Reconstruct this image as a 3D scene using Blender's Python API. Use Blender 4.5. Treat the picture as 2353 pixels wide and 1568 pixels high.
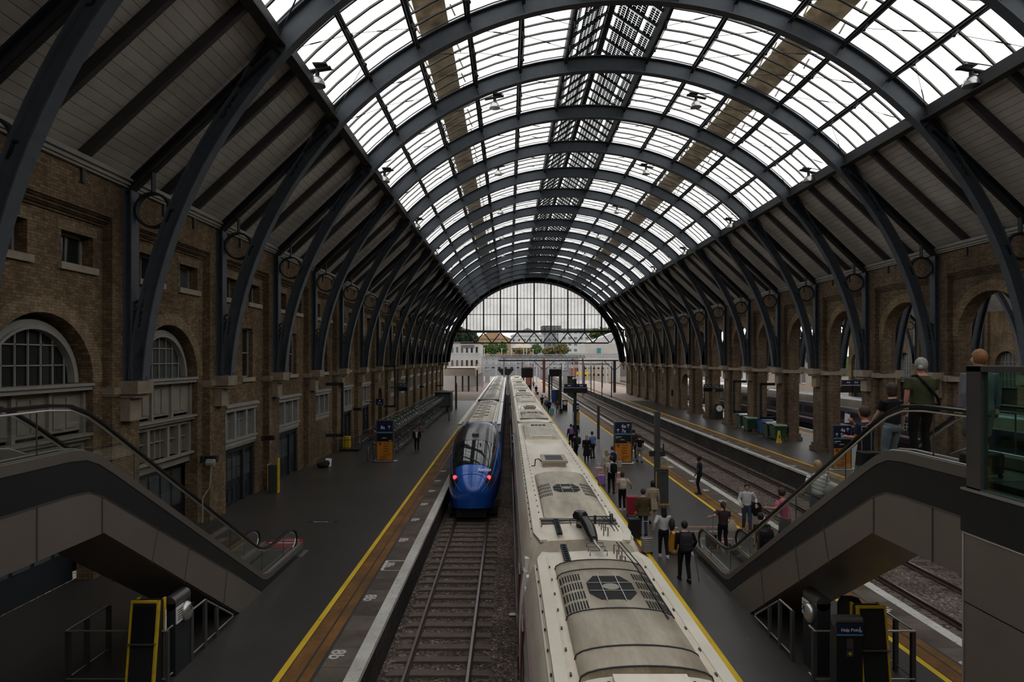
import bpy, bmesh, math, random
from mathutils import Vector, Matrix
from math import sin, cos, pi, sqrt, radians, atan2
for o in list(bpy.data.objects): bpy.data.objects.remove(o, do_unlink=True)
SC = bpy.context.scene
COL = SC.collection
random.seed(7)
# ---------------------------------------------------------------- camera, sky, exposure
CH = 6.6            # eye height above the platforms (platform = z 0, metres)
FPX = 1400.0
cd = bpy.data.cameras.new('camera'); cam = bpy.data.objects.new('camera', cd); COL.objects.link(cam)
cam.location = (0, 0, CH); cam.rotation_euler = (pi/2, 0, 0)
cd.sensor_width = 36; cd.lens = FPX/2353*36
cd.shift_x = (2353/2-1168)/2353; cd.shift_y = (825-784)/2353
cd.clip_start = 0.05; cd.clip_end = 2000
SC.camera = cam
W = bpy.data.worlds.new('overcast_sky'); SC.world = W; W.use_nodes = True
nt = W.node_tree; nt.nodes.clear()
_o = nt.nodes.new('ShaderNodeOutputWorld'); _b = nt.nodes.new('ShaderNodeBackground')
_tc = nt.nodes.new('ShaderNodeTexCoord'); _nz = nt.nodes.new('ShaderNodeTexNoise'); _cr = nt.nodes.new('ShaderNodeValToRGB')
_nz.inputs['Scale'].default_value = 1.3; _nz.inputs['Detail'].default_value = 3
_cr.color_ramp.elements[0].color = (0.86, 0.88, 0.9, 1); _cr.color_ramp.elements[1].color = (1, 1, 0.99, 1)
_cr.color_ramp.elements[0].position = .3; _cr.color_ramp.elements[1].position = .65
nt.links.new(_tc.outputs['Generated'], _nz.inputs['Vector']); nt.links.new(_nz.outputs['Fac'], _cr.inputs['Fac'])
nt.links.new(_cr.outputs['Color'], _b.inputs['Color']); nt.links.new(_b.outputs[0], _o.inputs[0])
_b.inputs['Strength'].default_value = .95
VS = SC.view_settings
VS.view_transform = 'Standard'; VS.look = 'None'; VS.gamma = 1; VS.use_curve_mapping = False
VS.exposure = 0.85
CY = SC.cycles
CY.max_bounces = 7; CY.diffuse_bounces = 4; CY.glossy_bounces = 3; CY.transmission_bounces = 4
CY.transparent_max_bounces = 24; CY.caustics_reflective = False; CY.caustics_refractive = False
CY.sample_clamp_indirect = 4

# ---------------------------------------------------------------- helpers
def at(px, py, Y): return ((px-1168)*Y/FPX, Y, CH-(py-825)*Y/FPX)      # a pixel at depth Y -> world point
def gr(px, py, z=0.0):                                                # a pixel on the plane z -> world x, y
    Y = (CH-z)*FPX/(py-825); return ((px-1168)*Y/FPX, Y)

class NT:
    def __init__(s, name):
        s.m = bpy.data.materials.new(name); s.m.use_nodes = True; s.t = s.m.node_tree
        s.t.nodes.clear(); s.out = s.n('OutputMaterial'); s.c = s.n('TexCoord')
    def n(s, k, **kw):
        x = s.t.nodes.new('ShaderNode'+k)
        for a, b in kw.items(): setattr(x, a, b)
        return x
    def l(s, a, b): s.t.links.new(a, b)
    def noise(s, scale, detail=4, rough=.6, vec=None, out='Fac'):
        x = s.n('TexNoise'); x.inputs['Scale'].default_value = scale; x.inputs['Detail'].default_value = detail
        x.inputs['Roughness'].default_value = rough
        s.l(vec or s.c.outputs['Object'], x.inputs['Vector']); return x.outputs[out]
    def ramp(s, fac, *stops):
        x = s.n('ValToRGB'); e = x.color_ramp.elements
        while len(e) < len(stops): e.new(.5)
        for i, (p, c) in enumerate(stops):
            e[i].position = p; e[i].color = (c, c, c, 1) if isinstance(c, (int, float)) else (*c[:3], 1)
        s.l(fac, x.inputs['Fac']); return x.outputs['Color']
    def mix(s, fac, a, b, mode='MIX'):
        x = s.n('MixRGB', blend_type=mode)
        for i, v in ((0, fac), (1, a), (2, b)):
            if isinstance(v, (int, float)): x.inputs[i].default_value = v
            elif isinstance(v, tuple): x.inputs[i].default_value = (*v[:3], 1)
            else: s.l(v, x.inputs[i])
        return x.outputs[0]
    def math(s, op, a, b=0.0, c=0.0):
        x = s.n('Math', operation=op)
        for i, v in enumerate((a, b, c)):
            if isinstance(v, (int, float)): x.inputs[i].default_value = v
            else: s.l(v, x.inputs[i])
        return x.outputs[0]
    def map(s, scale=(1, 1, 1), rot=(0, 0, 0), loc=(0, 0, 0)):
        x = s.n('Mapping'); x.inputs['Scale'].default_value = scale; x.inputs['Rotation'].default_value = rot
        x.inputs['Location'].default_value = loc; s.l(s.c.outputs['Object'], x.inputs['Vector']); return x.outputs[0]
    def sep(s):
        x = s.n('SeparateXYZ'); s.l(s.c.outputs['Object'], x.inputs[0]); return x.outputs
    def comb(s, a, b, c=0.0):
        x = s.n('CombineXYZ')
        for i, v in enumerate((a, b, c)):
            if isinstance(v, (int, float)): x.inputs[i].default_value = v
            else: s.l(v, x.inputs[i])
        return x.outputs[0]
    def bump(s, h, strength=.3, dist=.02):
        x = s.n('Bump'); x.inputs['Strength'].default_value = strength; x.inputs['Distance'].default_value = dist
        s.l(h, x.inputs['Height']); return x.outputs[0]
    def bsdf(s, col, rough=.6, metal=0.0, normal=None, spec=.4, alpha=None, emis=None, es=1.0, coat=0):
        b = s.n('BsdfPrincipled')
        for k, v in (('Base Color', col), ('Roughness', rough), ('Metallic', metal)):
            if isinstance(v, tuple): b.inputs[k].default_value = (*v[:3], 1)
            elif isinstance(v, (int, float)): b.inputs[k].default_value = v
            else: s.l(v, b.inputs[k])
        b.inputs['Specular IOR Level'].default_value = spec
        if coat: b.inputs['Coat Weight'].default_value = coat; b.inputs['Coat Roughness'].default_value = .08
        if normal is not None: s.l(normal, b.inputs['Normal'])
        if emis is not None:
            b.inputs['Emission Color'].default_value = (*emis, 1); b.inputs['Emission Strength'].default_value = es
        s.l(b.outputs[0], s.out.inputs[0]); return b

M = {}
def mat(name, c, rough=.6, metal=0.0, var=.25, scale=3.0, bump=0.0, spec=.4, coat=0, emis=None, es=1.0):
    """plain surface with a little mottling of its own colour"""
    t = NT(name); c2 = tuple(x*(1-var) for x in c)
    f = t.noise(scale, 5)
    col = t.ramp(f, (.3, c2), (.7, c))
    nm = t.bump(t.noise(scale*12, 3), bump, .01) if bump else None
    t.bsdf(col, rough, metal, nm, spec, coat=coat, emis=emis, es=es); M[name] = t.m; return t.m
def glass(name, tint=(.9, .95, .93), refl=.08, rough=.02, dirt=0.0, dirtc=(.25, .2, .14), dscale=.6):
    t = NT(name)
    tr = t.n('BsdfTransparent'); gl = t.n('BsdfGlossy'); mx = t.n('MixShader')
    gl.inputs['Roughness'].default_value = rough
    tr.inputs['Color'].default_value = (*tint, 1)
    lw = t.n('LayerWeight'); lw.inputs['Blend'].default_value = .5
    f = t.math('ADD', t.math('MULTIPLY', t.math('POWER', lw.outputs['Facing'], 5), .6), refl); f = t.math('MINIMUM', f, .85)
    t.l(f, mx.inputs[0]); t.l(tr.outputs[0], mx.inputs[1]); t.l(gl.outputs[0], mx.inputs[2])
    last = mx.outputs[0]
    if dirt:
        df = t.n('BsdfTranslucent'); df.inputs['Color'].default_value = (*dirtc, 1)
        m2 = t.n('MixShader'); nf = t.ramp(t.noise(dscale, 6, .7), (.42, 0.0), (.75, dirt))
        t.l(nf, m2.inputs[0]); t.l(last, m2.inputs[1]); t.l(df.outputs[0], m2.inputs[2]); last = m2.outputs[0]
    t.l(last, t.out.inputs[0]); M[name] = t.m; return t.m

class MB:
    """collects simple solids into ONE mesh"""
    def __init__(s): s.v = []; s.f = []; s.mi = []; s.cur = 0
    def add(s, vs, fs):
        b = len(s.v); s.v.extend(tuple(p) for p in vs)
        for q in fs: s.f.append(tuple(i+b for i in q)); s.mi.append(s.cur)
    def quad(s, a, b, c, d): s.add([a, b, c, d], [(0, 1, 2, 3)])
    def box(s, x0, x1, y0, y1, z0, z1):
        s.add([(x0,y0,z0),(x1,y0,z0),(x1,y1,z0),(x0,y1,z0),(x0,y0,z1),(x1,y0,z1),(x1,y1,z1),(x0,y1,z1)],
              [(0,3,2,1),(4,5,6,7),(0,1,5,4),(1,2,6,5),(2,3,7,6),(3,0,4,7)]); return s
    def bar(s, p, q, w, h=None, up=(0, 0, 1)):
        """rectangular bar from p to q: w across, h along up"""
        h = w if h is None else h
        p = Vector(p); q = Vector(q); d = (q-p)
        if d.length < 1e-6: return s
        d.normalize(); u = Vector(up); r = d.cross(u)
        if r.length < 1e-4: r = d.cross(Vector((1, 0, 0)) if abs(d.x) < .9 else Vector((0, 1, 0)))
        r.normalize(); u = r.cross(d).normalized()
        vs = []
        for c in (p, q):
            for a, b in ((-1,-1),(1,-1),(1,1),(-1,1)): vs.append(c + r*(a*w/2) + u*(b*h/2))
        s.add(vs, [(0,3,2,1),(4,5,6,7),(0,1,5,4),(1,2,6,5),(2,3,7,6),(3,0,4,7)]); return s
    def tube(s, pts, r, n=8, closed=False, caps=True):
        """round tube along pts; r a number or one per point"""
        P = [Vector(p) for p in pts]; m = len(P); rr = r if isinstance(r, (list, tuple)) else [r]*m
        vs = []; prev = None
        for i, p in enumerate(P):
            a = P[i-1] if (i > 0 or closed) else P[i]; b = P[(i+1) % m] if (i < m-1 or closed) else P[i]
            d = (b-a)
            if d.length < 1e-7: d = Vector((0, 0, 1))
            d.normalize()
            if prev is None: prev = d.orthogonal().normalized()
            prev = (prev - d*prev.dot(d))
            if prev.length < 1e-5: prev = d.orthogonal()
            prev.normalize(); w = d.cross(prev)
            for k in range(n):
                t = 2*pi*k/n; vs.append(p + (prev*cos(t) + w*sin(t))*rr[i])
        fs = []
        for i in range(m if closed else m-1):
            j = (i+1) % m
            for k in range(n): fs.append((i*n+k, i*n+(k+1)%n, j*n+(k+1)%n, j*n+k))
        if not closed and caps: fs.append(tuple(range(n))[::-1]); fs.append(tuple((m-1)*n+k for k in range(n)))
        s.add(vs, fs); return s
    def prism(s, poly, fn, a, b):
        """poly (u,v) outline pushed from a to b; fn(u,v,t) -> world"""
        n = len(poly); vs = [fn(u, v, a) for u, v in poly] + [fn(u, v, b) for u, v in poly]
        s.add(vs, [tuple(range(n))[::-1], tuple(range(n, 2*n))] + [(i, (i+1)%n, n+(i+1)%n, n+i) for i in range(n)]); return s
    def loft(s, secs, closed=True, caps=True):
        n = len(secs[0]); vs = [p for c in secs for p in c]; fs = []
        for i in range(len(secs)-1):
            for k in range(n if closed else n-1):
                fs.append((i*n+k, i*n+(k+1)%n, (i+1)*n+(k+1)%n, (i+1)*n+k))
        if caps and closed: fs.append(tuple(range(n))[::-1]); fs.append(tuple((len(secs)-1)*n+k for k in range(n)))
        s.add(vs, fs); return s
    def lathe(s, prof, c=(0, 0, 0), n=16, axis='z'):
        secs = []
        for r, h in prof:
            ring = []
            for k in range(n):
                t = 2*pi*k/n; a, b = max(r, 1e-4)*cos(t), max(r, 1e-4)*sin(t)
                p = {'z': (a, b, h), 'y': (a, h, b), 'x': (h, a, b)}[axis]; ring.append((c[0]+p[0], c[1]+p[1], c[2]+p[2]))
            secs.append(ring)
        s.loft(secs); return s
    def ball(s, c, r, n=10, sc=(1, 1, 1)):
        secs = []
        for i in range(n//2+1):
            t = pi*i/(n//2); rr = max(sin(t), .02)*r
            secs.append([(c[0]+rr*cos(2*pi*k/n)*sc[0], c[1]+rr*sin(2*pi*k/n)*sc[1], c[2]-cos(t)*r*sc[2]) for k in range(n)])
        s.loft(secs); return s
    def build(s, name, m, parent=None, smooth=False, kind=None, bevel=0, loc=None):
        me = bpy.data.meshes.new(name); me.from_pydata(s.v, [], s.f)
        ms = m if isinstance(m, (list, tuple)) else [m]
        for x in ms: me.materials.append(M[x] if isinstance(x, str) else x)
        if len(ms) > 1: me.polygons.foreach_set('material_index', s.mi)
        bm = bmesh.new(); bm.from_mesh(me); bmesh.ops.recalc_face_normals(bm, faces=bm.faces); bm.to_mesh(me); bm.free()
        if smooth:
            me.shade_smooth()
            try: me.set_sharp_from_angle(angle=radians(40))
            except Exception: pass
        me.update()
        o = bpy.data.objects.new(name, me); COL.objects.link(o)
        if parent is not None: o.parent = parent
        if kind: o['kind'] = kind
        if loc: o.location = loc
        if bevel:
            b = o.modifiers.new('b', 'BEVEL'); b.width = bevel; b.segments = 2; b.limit_method = 'ANGLE'
        return o

def tag(o, label=None, cat=None, group=None, kind=None):
    for k, v in (('label', label), ('category', cat), ('group', group), ('kind', kind)):
        if v: o[k] = v
    return o
def thing(name, label, cat, loc=(0, 0, 0), rz=0, group=None, kind=None):
    o = bpy.data.objects.new(name, None); COL.objects.link(o); o.location = loc; o.rotation_euler = (0, 0, rz)
    o.empty_display_size = .2
    return tag(o, label, cat, group, kind)
def dup(o, parent=None, loc=None, rz=None, label=None, group=None):
    """copy a thing with its parts and their sub-parts (mesh data shared)"""
    c = o.copy(); COL.objects.link(c)
    if parent is not None: c.parent = parent
    if loc is not None: c.location = loc
    if rz is not None: c.rotation_euler = (0, 0, rz)
    if label: c['label'] = label
    if group: c['group'] = group
    for ch in list(o.children): dup(ch, c)
    return c
ORD = ['zeroth', 'first', 'second', 'third', 'fourth', 'fifth', 'sixth', 'seventh', 'eighth', 'ninth', 'tenth', 'eleventh', 'twelfth',
       'thirteenth', 'fourteenth', 'fifteenth', 'sixteenth', 'seventeenth', 'eighteenth', 'nineteenth', 'twentieth',
       'twenty-first', 'twenty-second', 'twenty-third', 'twenty-fourth', 'twenty-fifth', 'twenty-sixth', 'twenty-seventh', 'twenty-eighth', 'twenty-ninth', 'thirtieth']
def ordn(i):
    return ORD[i] if i < len(ORD) else str(i)+('th' if i % 100 in (11, 12, 13) else {1: 'st', 2: 'nd', 3: 'rd'}.get(i % 10, 'th'))
FONT = {}
def text_mesh(name, s, size, m, parent=None, ext=.002, align='LEFT', bold=0.0):
    """lettering as a mesh in its own xy plane"""
    cu = bpy.data.curves.new(name, 'FONT'); cu.body = s; cu.size = size; cu.extrude = ext; cu.align_x = align; cu.offset = bold; cu.resolution_u = 3
    o = bpy.data.objects.new(name+'_curve', cu); COL.objects.link(o)
    dg = bpy.context.evaluated_depsgraph_get(); me = bpy.data.meshes.new_from_object(o.evaluated_get(dg))
    bpy.data.objects.remove(o, do_unlink=True); bpy.data.curves.remove(cu)
    me.materials.clear(); me.materials.append(M[m]); me.name = name
    t = bpy.data.objects.new(name, me); COL.objects.link(t)
    if parent is not None: t.parent = parent
    return t
# ---------------------------------------------------------------- materials
def brick_mat(name, a, b, mortar, grime=.5, gscale=.35):
    t = NT(name); x, y, z = t.sep()
    vec = t.comb(t.math('ADD', x, y), z, 0.0)
    br = t.n('TexBrick'); t.l(vec, br.inputs['Vector'])
    br.inputs['Scale'].default_value = 1.0; br.inputs['Brick Width'].default_value = .235; br.inputs['Row Height'].default_value = .085
    br.inputs['Mortar Size'].default_value = .009; br.inputs['Mortar Smooth'].default_value = .3; br.inputs['Bias'].default_value = -.1
    br.inputs['Color1'].default_value = (*a, 1); br.inputs['Color2'].default_value = (*b, 1); br.inputs['Mortar'].default_value = (*mortar, 1)
    f = t.ramp(t.noise(gscale, 8, .65), (.35, 1-grime), (.62, 1.0))
    col = t.mix(1.0, br.outputs['Color'], f, 'MULTIPLY')
    f2 = t.ramp(t.noise(9, 3, .8), (.45, .75), (.7, 1.25)); col = t.mix(1.0, col, f2, 'MULTIPLY')
    # rain streaks run down the wall
    st = t.ramp(t.noise(1, 4, .7, vec=t.comb(t.math('MULTIPLY', t.math('ADD', x, y), 2.5), t.math('MULTIPLY', z, .15), 0.0)), (.4, .72), (.6, 1.0))
    col = t.mix(.8, col, t.mix(1.0, col, st, 'MULTIPLY'))
    h = t.math('SUBTRACT', 1.0, br.outputs['Fac'])
    t.bsdf(col, .9, 0, t.bump(h, .5, .012), .2); M[name] = t.m
brick_mat('stock_brick', (.345, .235, .128), (.185, .122, .067), (.165, .128, .094))
brick_mat('pier_brick', (.3, .208, .13), (.165, .11, .07), (.19, .15, .11), .45)
brick_mat('dark_brick', (.10, .062, .04), (.055, .036, .026), (.05, .04, .035), .4)  # darker brick for the corbel courses and the arched window reveals
brick_mat('arch_brick', (.43, .31, .18), (.28, .195, .115), (.22, .18, .13), .35)
def asphalt():
    t = NT('asphalt'); n1 = t.noise(.25, 6, .65); n2 = t.noise(60, 3)
    col = t.ramp(n1, (.3, (.04, .034, .0305)), (.55, (.053, .046, .041)), (.75, (.074, .065, .058)))
    col = t.mix(.35, col, t.ramp(n2, (.35, (.016, .015, .014)), (.75, (.07, .064, .06))))
    sp = t.ramp(t.noise(7, 2, .3), (.72, 0.0), (.78, .5)); col = t.mix(sp, col, (.13, .12, .11))
    t.bsdf(col, .42, 0, t.bump(n2, .15, .003), .5); M['asphalt'] = t.m
asphalt()
def ballast():
    t = NT('ballast'); v = t.n('TexVoronoi'); v.inputs['Scale'].default_value = 16; t.l(t.c.outputs['Object'], v.inputs['Vector'])
    g = t.n('SeparateColor'); t.l(v.outputs['Color'], g.inputs[0])
    col = t.ramp(g.outputs[0], (0, (.12, .088, .074)), (.5, (.26, .195, .165)), (.93, (.45, .35, .3)), (1, (.75, .68, .62)))
    e = t.ramp(v.outputs['Distance'], (.0, 1.0), (.6, .5)); col = t.mix(1.0, col, e, 'MULTIPLY')
    y = t.sep(); big = t.ramp(t.noise(.5, 5), (.35, .6), (.65, 1.1)); col = t.mix(1.0, col, big, 'MULTIPLY')
    t.bsdf(col, .9, 0, t.bump(v.outputs['Distance'], 1.0, .05), .2); M['ballast'] = t.m
ballast()
def boards():
    """painted boarding, boards 0.2 m wide running along the shed"""
    t = NT('deck_boards'); x, y, z = t.sep()
    s = t.math('MULTIPLY', z, 1/.3*1.47); fr = t.math('FRACT', s)
    line = t.ramp(fr, (.0, 0.0), (.05, 1.0), (.95, 1.0), (1.0, 0.0))
    n = t.noise(1, 3, .5, vec=t.comb(t.math('MULTIPLY', y, .4), t.math('FLOOR', s), 0.0))
    col = t.mix(1.0, t.ramp(n, (.3, (.53, .49, .45)), (.7, (.65, .61, .56))), t.ramp(fr, (0, .4), (.06, 1.0), (.94, 1.0), (1, .4)), 'MULTIPLY')
    col = t.mix(1.0, col, t.ramp(t.noise(.5, 5), (.35, .75), (.6, 1.0)), 'MULTIPLY')
    t.bsdf(col, .7, 0, t.bump(line, .6, .015), .3); M['deck_boards'] = t.m
boards()
mat('iron_blue', (.086, .101, .122), .5, 0.0, .25, 2.5, .05, .5)
mat('iron_dark', (.022, .025, .028), .55, 0, .2, 3)
mat('iron_grey', (.06, .06, .06), .5, 0, .2, 3)
mat('glazing_bar', (.22, .21, .19), .5, .2, .2, 2)
mat('white_paint', (.33, .31, .275), .55, 0, .2, 2, .03)
mat('cream_paint', (.3, .265, .22), .6, 0, .25, 1.5, .03)
mat('stone', (.34, .275, .205), .85, 0, .35, 2, .2, .2)
mat('stone_light', (.42, .35, .275), .85, 0, .3, 2, .2, .2)
mat('dark_pane', (.018, .022, .024), .12, 0, .3, 1, 0, .6)
mat('grey_pane', (.09, .1, .1), .2, 0, .4, .8, 0, .6)
mat('pale_pane', (.22, .24, .24), .3, 0, .3, .8, 0, .5)
mat('door_paint', (.022, .028, .034), .4, 0, .2, 2, .03, .5)
mat('black_gloss', (.012, .012, .013), .3, 0, .2, 2, 0, .5)
mat('black_matt', (.012, .012, .012), .8, 0, .2, 2)
mat('yellow_paint', (.72, .46, .02), .55, 0, .3, 6, .05)
mat('white_line', (.62, .59, .54), .7, 0, .35, 5, .1)
mat('tactile_orange', (.22, .1, .028), .8, 0, .55, 1.2, .3)
mat('paving_slab', (.12, .094, .074), .85, 0, .45, 1.5, .15)
mat('concrete', (.24, .215, .19), .85, 0, .35, 1.2, .15)
mat('sleeper_concrete', (.17, .132, .105), .9, 0, .35, 3, .2)
mat('rail_top', (.26, .23, .21), .28, .9, .2, 2)
mat('rail_rust', (.075, .045, .035), .8, .1, .4, 6, .1)
mat('roof_gantry', (.4, .32, .22), .8, 0, .5, 1.2)
t_ = NT('walkway_grating'); _a = t_.n('BsdfTransparent'); _a.inputs['Color'].default_value = (.75, .66, .52, 1); _b2 = t_.n('BsdfDiffuse'); _b2.inputs['Color'].default_value = (.3, .24, .16, 1); _m = t_.n('MixShader')
t_.l(t_.ramp(t_.noise(1.2, 6, .7), (.3, .62), (.7, .92)), _m.inputs[0]); t_.l(_a.outputs[0], _m.inputs[1]); t_.l(_b2.outputs[0], _m.inputs[2]); t_.l(_m.outputs[0], t_.out.inputs[0]); M['walkway_grating'] = t_.m
mat('steel', (.68, .67, .65), .3, .9, .15, 2)
mat('steel_dark', (.16, .15, .145), .4, .7, .2, 2)
mat('clad_brown', (.25, .212, .185), .42, .5, .18, .6, 0)
mat('clad_grey', (.022, .023, .025), .5, .2, .15, .6)
mat('clad_top', (.2, .175, .155), .4, .5, .15, .8)
mat('rubber', (.008, .008, .008), .35, 0, .1, 4, 0, .6)
mat('blue_sign', (.012, .018, .06), .35, 0, .1, 3)
mat('orange_sign', (.62, .22, .018), .5, 0, .12, 2)
mat('light_blue', (.1, .3, .5), .4, 0, .1, 3)
mat('sign_white', (.75, .75, .76), .5, 0, .05, 3)
mat('red_paint', (.3, .03, .03), .5, 0, .2, 3)
glass('roof_glass', (.97, .975, .97), .012, .1, .1, (.6, .54, .44), .35)
glass('screen_glass', (.66, .655, .645), .012, .1, .25, (.5, .46, .4), .25)
glass('clear_glass', (.93, .955, .935), .03, .02)
glass('green_glass', (.58, .78, .69), .07, .02)
def pv():
    """glass-laminated solar cells: dark squares with clear gaps"""
    t = NT('solar_glass'); x, y, z = t.sep()
    def cell(v, p, g):
        f = t.math('FRACT', t.math('DIVIDE', v, p)); return t.math('MULTIPLY', t.math('GREATER_THAN', f, g), t.math('LESS_THAN', f, 1-g))
    c = t.math('MULTIPLY', cell(y, .174, .055), cell(z, .13, .06))
    pan = t.math('MULTIPLY', cell(y, 1.22, .045), cell(z, .85, .06)); c = t.math('MULTIPLY', c, pan)
    tr = t.n('BsdfTransparent'); tr.inputs['Color'].default_value = (.8, .82, .82, 1)
    d = t.n('BsdfPrincipled'); d.inputs['Base Color'].default_value = (.02, .02, .024, 1); d.inputs['Roughness'].default_value = .3
    mx = t.n('MixShader'); t.l(c, mx.inputs[0]); t.l(tr.outputs[0], mx.inputs[1]); t.l(d.outputs[0], mx.inputs[2]); t.l(mx.outputs[0], t.out.inputs[0]); M['solar_glass'] = t.m
pv()
# ---------------------------------------------------------------- the shed: measures
XC, ZC, RI, RO = 5.05, 4.9, 16.6, 17.3
XL, XR = -12.1, 22.2                  # pilaster faces
Y0, BAY = 13.2, 6.1
def YK(k): return Y0+BAY*k
YEND = YK(17)
def pol(R, deg): a = radians(deg); return (XC+R*sin(a), ZC+R*cos(a))

# holed wall in a plane x = const (front xf, back xb); holes (ya, yb, za, zb, arched)
def holed(mb, y0, y1, z0, z1, holes, xf, xb, reveal=None, back=True):
    ys = {y0, y1}
    for ya, yb, za, zb, ar in holes:
        ys |= {ya, yb}
        if ar:
            for i in range(1, 20): ys.add((ya+yb)/2-(yb-ya)/2*cos(pi*i/20))
    ys = sorted(y for y in ys if y0-1e-6 <= y <= y1+1e-6)
    def top(h, y):
        ya, yb, za, zb, ar = h
        if not ar: return zb
        r = (yb-ya)/2; return zb + (ar if ar is not True else 1)*sqrt(max(r*r-(y-(ya+yb)/2)**2, 0))
    for a, b in zip(ys, ys[1:]):
        if b-a < 1e-6: continue
        m = (a+b)/2; z = (z0, z0)
        hs = sorted([h for h in holes if h[0] < m < h[1]], key=lambda h: h[2])
        segs = []
        for h in hs: segs.append((z, (h[2], h[2]))); z = (top(h, a), top(h, b))
        segs.append((z, (z1, z1)))
        for (la, lb), (ua, ub) in segs:
            if ua-la < 1e-5 and ub-lb < 1e-5: continue
            mb.quad((xf, a, la), (xf, b, lb), (xf, b, ub), (xf, a, ua))
            if back: mb.quad((xb, a, la), (xb, b, lb), (xb, b, ub), (xb, a, ua))
    xr = xb if reveal is None else reveal
    for h in holes:
        ya, yb, za, zb, ar = h
        pts = [(ya, za), (ya, zb)]
        if ar: pts += [((ya+yb)/2-(yb-ya)/2*cos(pi*i/20), top(h, (ya+yb)/2-(yb-ya)/2*cos(pi*i/20))) for i in range(1, 20)]
        pts += [(yb, zb), (yb, za)]
        for (a, c), (b, d) in zip(pts, pts[1:]): mb.quad((xf, a, c), (xf, b, d), (xr, b, d), (xr, a, c))
        if za > z0+.01: mb.quad((xf, ya, za), (xf, yb, za), (xr, yb, za), (xr, ya, za))
    mb.quad((xf, y0, z1), (xf, y1, z1), (xb, y1, z1), (xb, y0, z1))
def arch_ring(mb, yc, zs, r, w, x0, x1, n=24, a0=0, a1=180):
    """ring of voussoirs standing out of the wall between x0 and x1"""
    secs = []
    for i in range(n+1):
        t = radians(a0+(a1-a0)*i/n); c, s = cos(t), sin(t)
        secs.append([(x0, yc-r*c, zs+r*s), (x0, yc-(r+w)*c, zs+(r+w)*s), (x1, yc-(r+w)*c, zs+(r+w)*s), (x1, yc-r*c, zs+r*s)])
    mb.loft(secs)

# ---------------------------------------------------------------- steel ribs
def arc_beam(mb, ri, ro, a0, a1, n, fw=.36, ft=.045, web=.04, stiff=()):
    def ring(r0, r1, w):
        secs = []
        for i in range(n+1):
            a = a0+(a1-a0)*i/n
            q = [pol(r0(a) if callable(r0) else r0, a), pol(r1(a) if callable(r1) else r1, a)]
            secs.append([(q[0][0], -w/2, q[0][1]), (q[0][0], w/2, q[0][1]), (q[1][0], w/2, q[1][1]), (q[1][0], -w/2, q[1][1])])
        mb.loft(secs)
    f = (lambda a: ro(a)) if callable(ro) else (lambda a: ro)
    ring(ri, f, web); ring(ri-ft, ri, fw); ring(f, lambda a: f(a)+ft, fw)
    for a in stiff:
        (xa, za), (xb, zb) = pol(ri, a), pol(f(a), a); mb.bar((xa, 0, za), (xb, 0, zb), .05, fw*.8, up=(0, 1, 0))
PURL = [-47, -39, -31, -23, -15, -7, 7, 15, 23, 31, 39, 47]
def ring_torus(mb, x, z, r, w, d, n=28):
    secs = []
    for i in range(n+1):
        t = 2*pi*i/n; c, s = cos(t), sin(t)
        secs.append([(x+r*c, -d/2, z+r*s), (x+(r+w)*c, -d/2, z+(r+w)*s), (x+(r+w)*c, d/2, z+(r+w)*s), (x+r*c, d/2, z+r*s)])
    mb.loft(secs, caps=False)
def make_rib():
    root = thing('roof_rib', '', 'roof rib', (0, 0, 0), group='arched steel ribs of the roof')
    dep = lambda a: RI + (.7 if abs(a) < 47 else .7-.32*min(1, (abs(a)-47)/6))
    mb = MB(); arc_beam(mb, RI, dep, -86.5, 86.5, 72, stiff=PURL); mb.build('arch', 'iron_blue', root)
    for s in (-1, 1):
        X = lambda x: XC+s*(XC-x)*-1 if s > 0 else x    # mirror about the crown
        def mx(x): return x if s < 0 else 2*XC-x
        b = MB()
        for q, (w, h) in (((0, 0), (.04, .3)), ((0, .16), (.36, .04)), ((0, -.16), (.36, .04))):
            b.bar((mx(-12.0)-s*0, 0, 12.0+q[1]), (mx(-7.55), 0, 16.25+q[1]), w, h, up=(0, 0, 1))
        b.build('rafter', 'iron_dark', root)
        b = MB(); b.box(mx(-12.1), mx(-12.06), -.19, .19, 5.9, 12.15); b.box(mx(-12.06), mx(-11.86), -.02, .02, 5.9, 12.0); b.box(mx(-11.86), mx(-11.82), -.19, .19, 5.9, 11.9)
        b.build('wall_post', 'iron_blue', root)
        b = MB(); ring_torus(b, mx(-11.24), 11.3, .5, .07, .2)
        b.bar((mx(-11.24), 0, 11.86), (mx(-11.24), 0, 12.5), .04, .2, up=(0, 1, 0)); b.bar((mx(-11.8), 0, 11.3), (mx(-11.95), 0, 11.3), .2, .05, up=(0, 0, 1)); b.bar((mx(-10.68), 0, 11.3), (mx(-10.58), 0, 11.3), .2, .05)
        b.build('roundel', 'iron_dark', root)
        b = MB()                                         # pierced plates in the narrow corners
        for i, (x, z, r) in enumerate(((-9.08, 14.4, .12), (-8.9, 14.65, .085), (-8.76, 14.84, .06), (-8.65, 14.97, .045))): ring_torus(b, mx(x), z, r, .05, .1, 14)
        b.prism([(mx(-8.62), 15.05), (mx(-7.6), 16.2), (mx(-7.3), 16.1), (mx(-8.45), 15.0)], lambda u, v, t: (u, t, v), -.02, .02)
        b.build('pierced_plate', 'iron_dark', root); b = MB()
        for i, (x, z, r) in enumerate(((-11.69, 8.32, .1), (-11.7, 8.07, .085), (-11.715, 7.86, .07), (-11.73, 7.69, .055))): ring_torus(b, mx(x), z, r, .045, .1, 14)
        b.prism([(mx(-11.85), 7.5), (mx(-11.62), 7.5), (mx(-11.45), 5.95), (mx(-11.85), 5.95)], lambda u, v, t: (u, t, v), -.02, .02)
        b.build('pierced_plate', 'iron_dark', root)
    return root
rib0 = make_rib(); ribs = []
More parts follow.
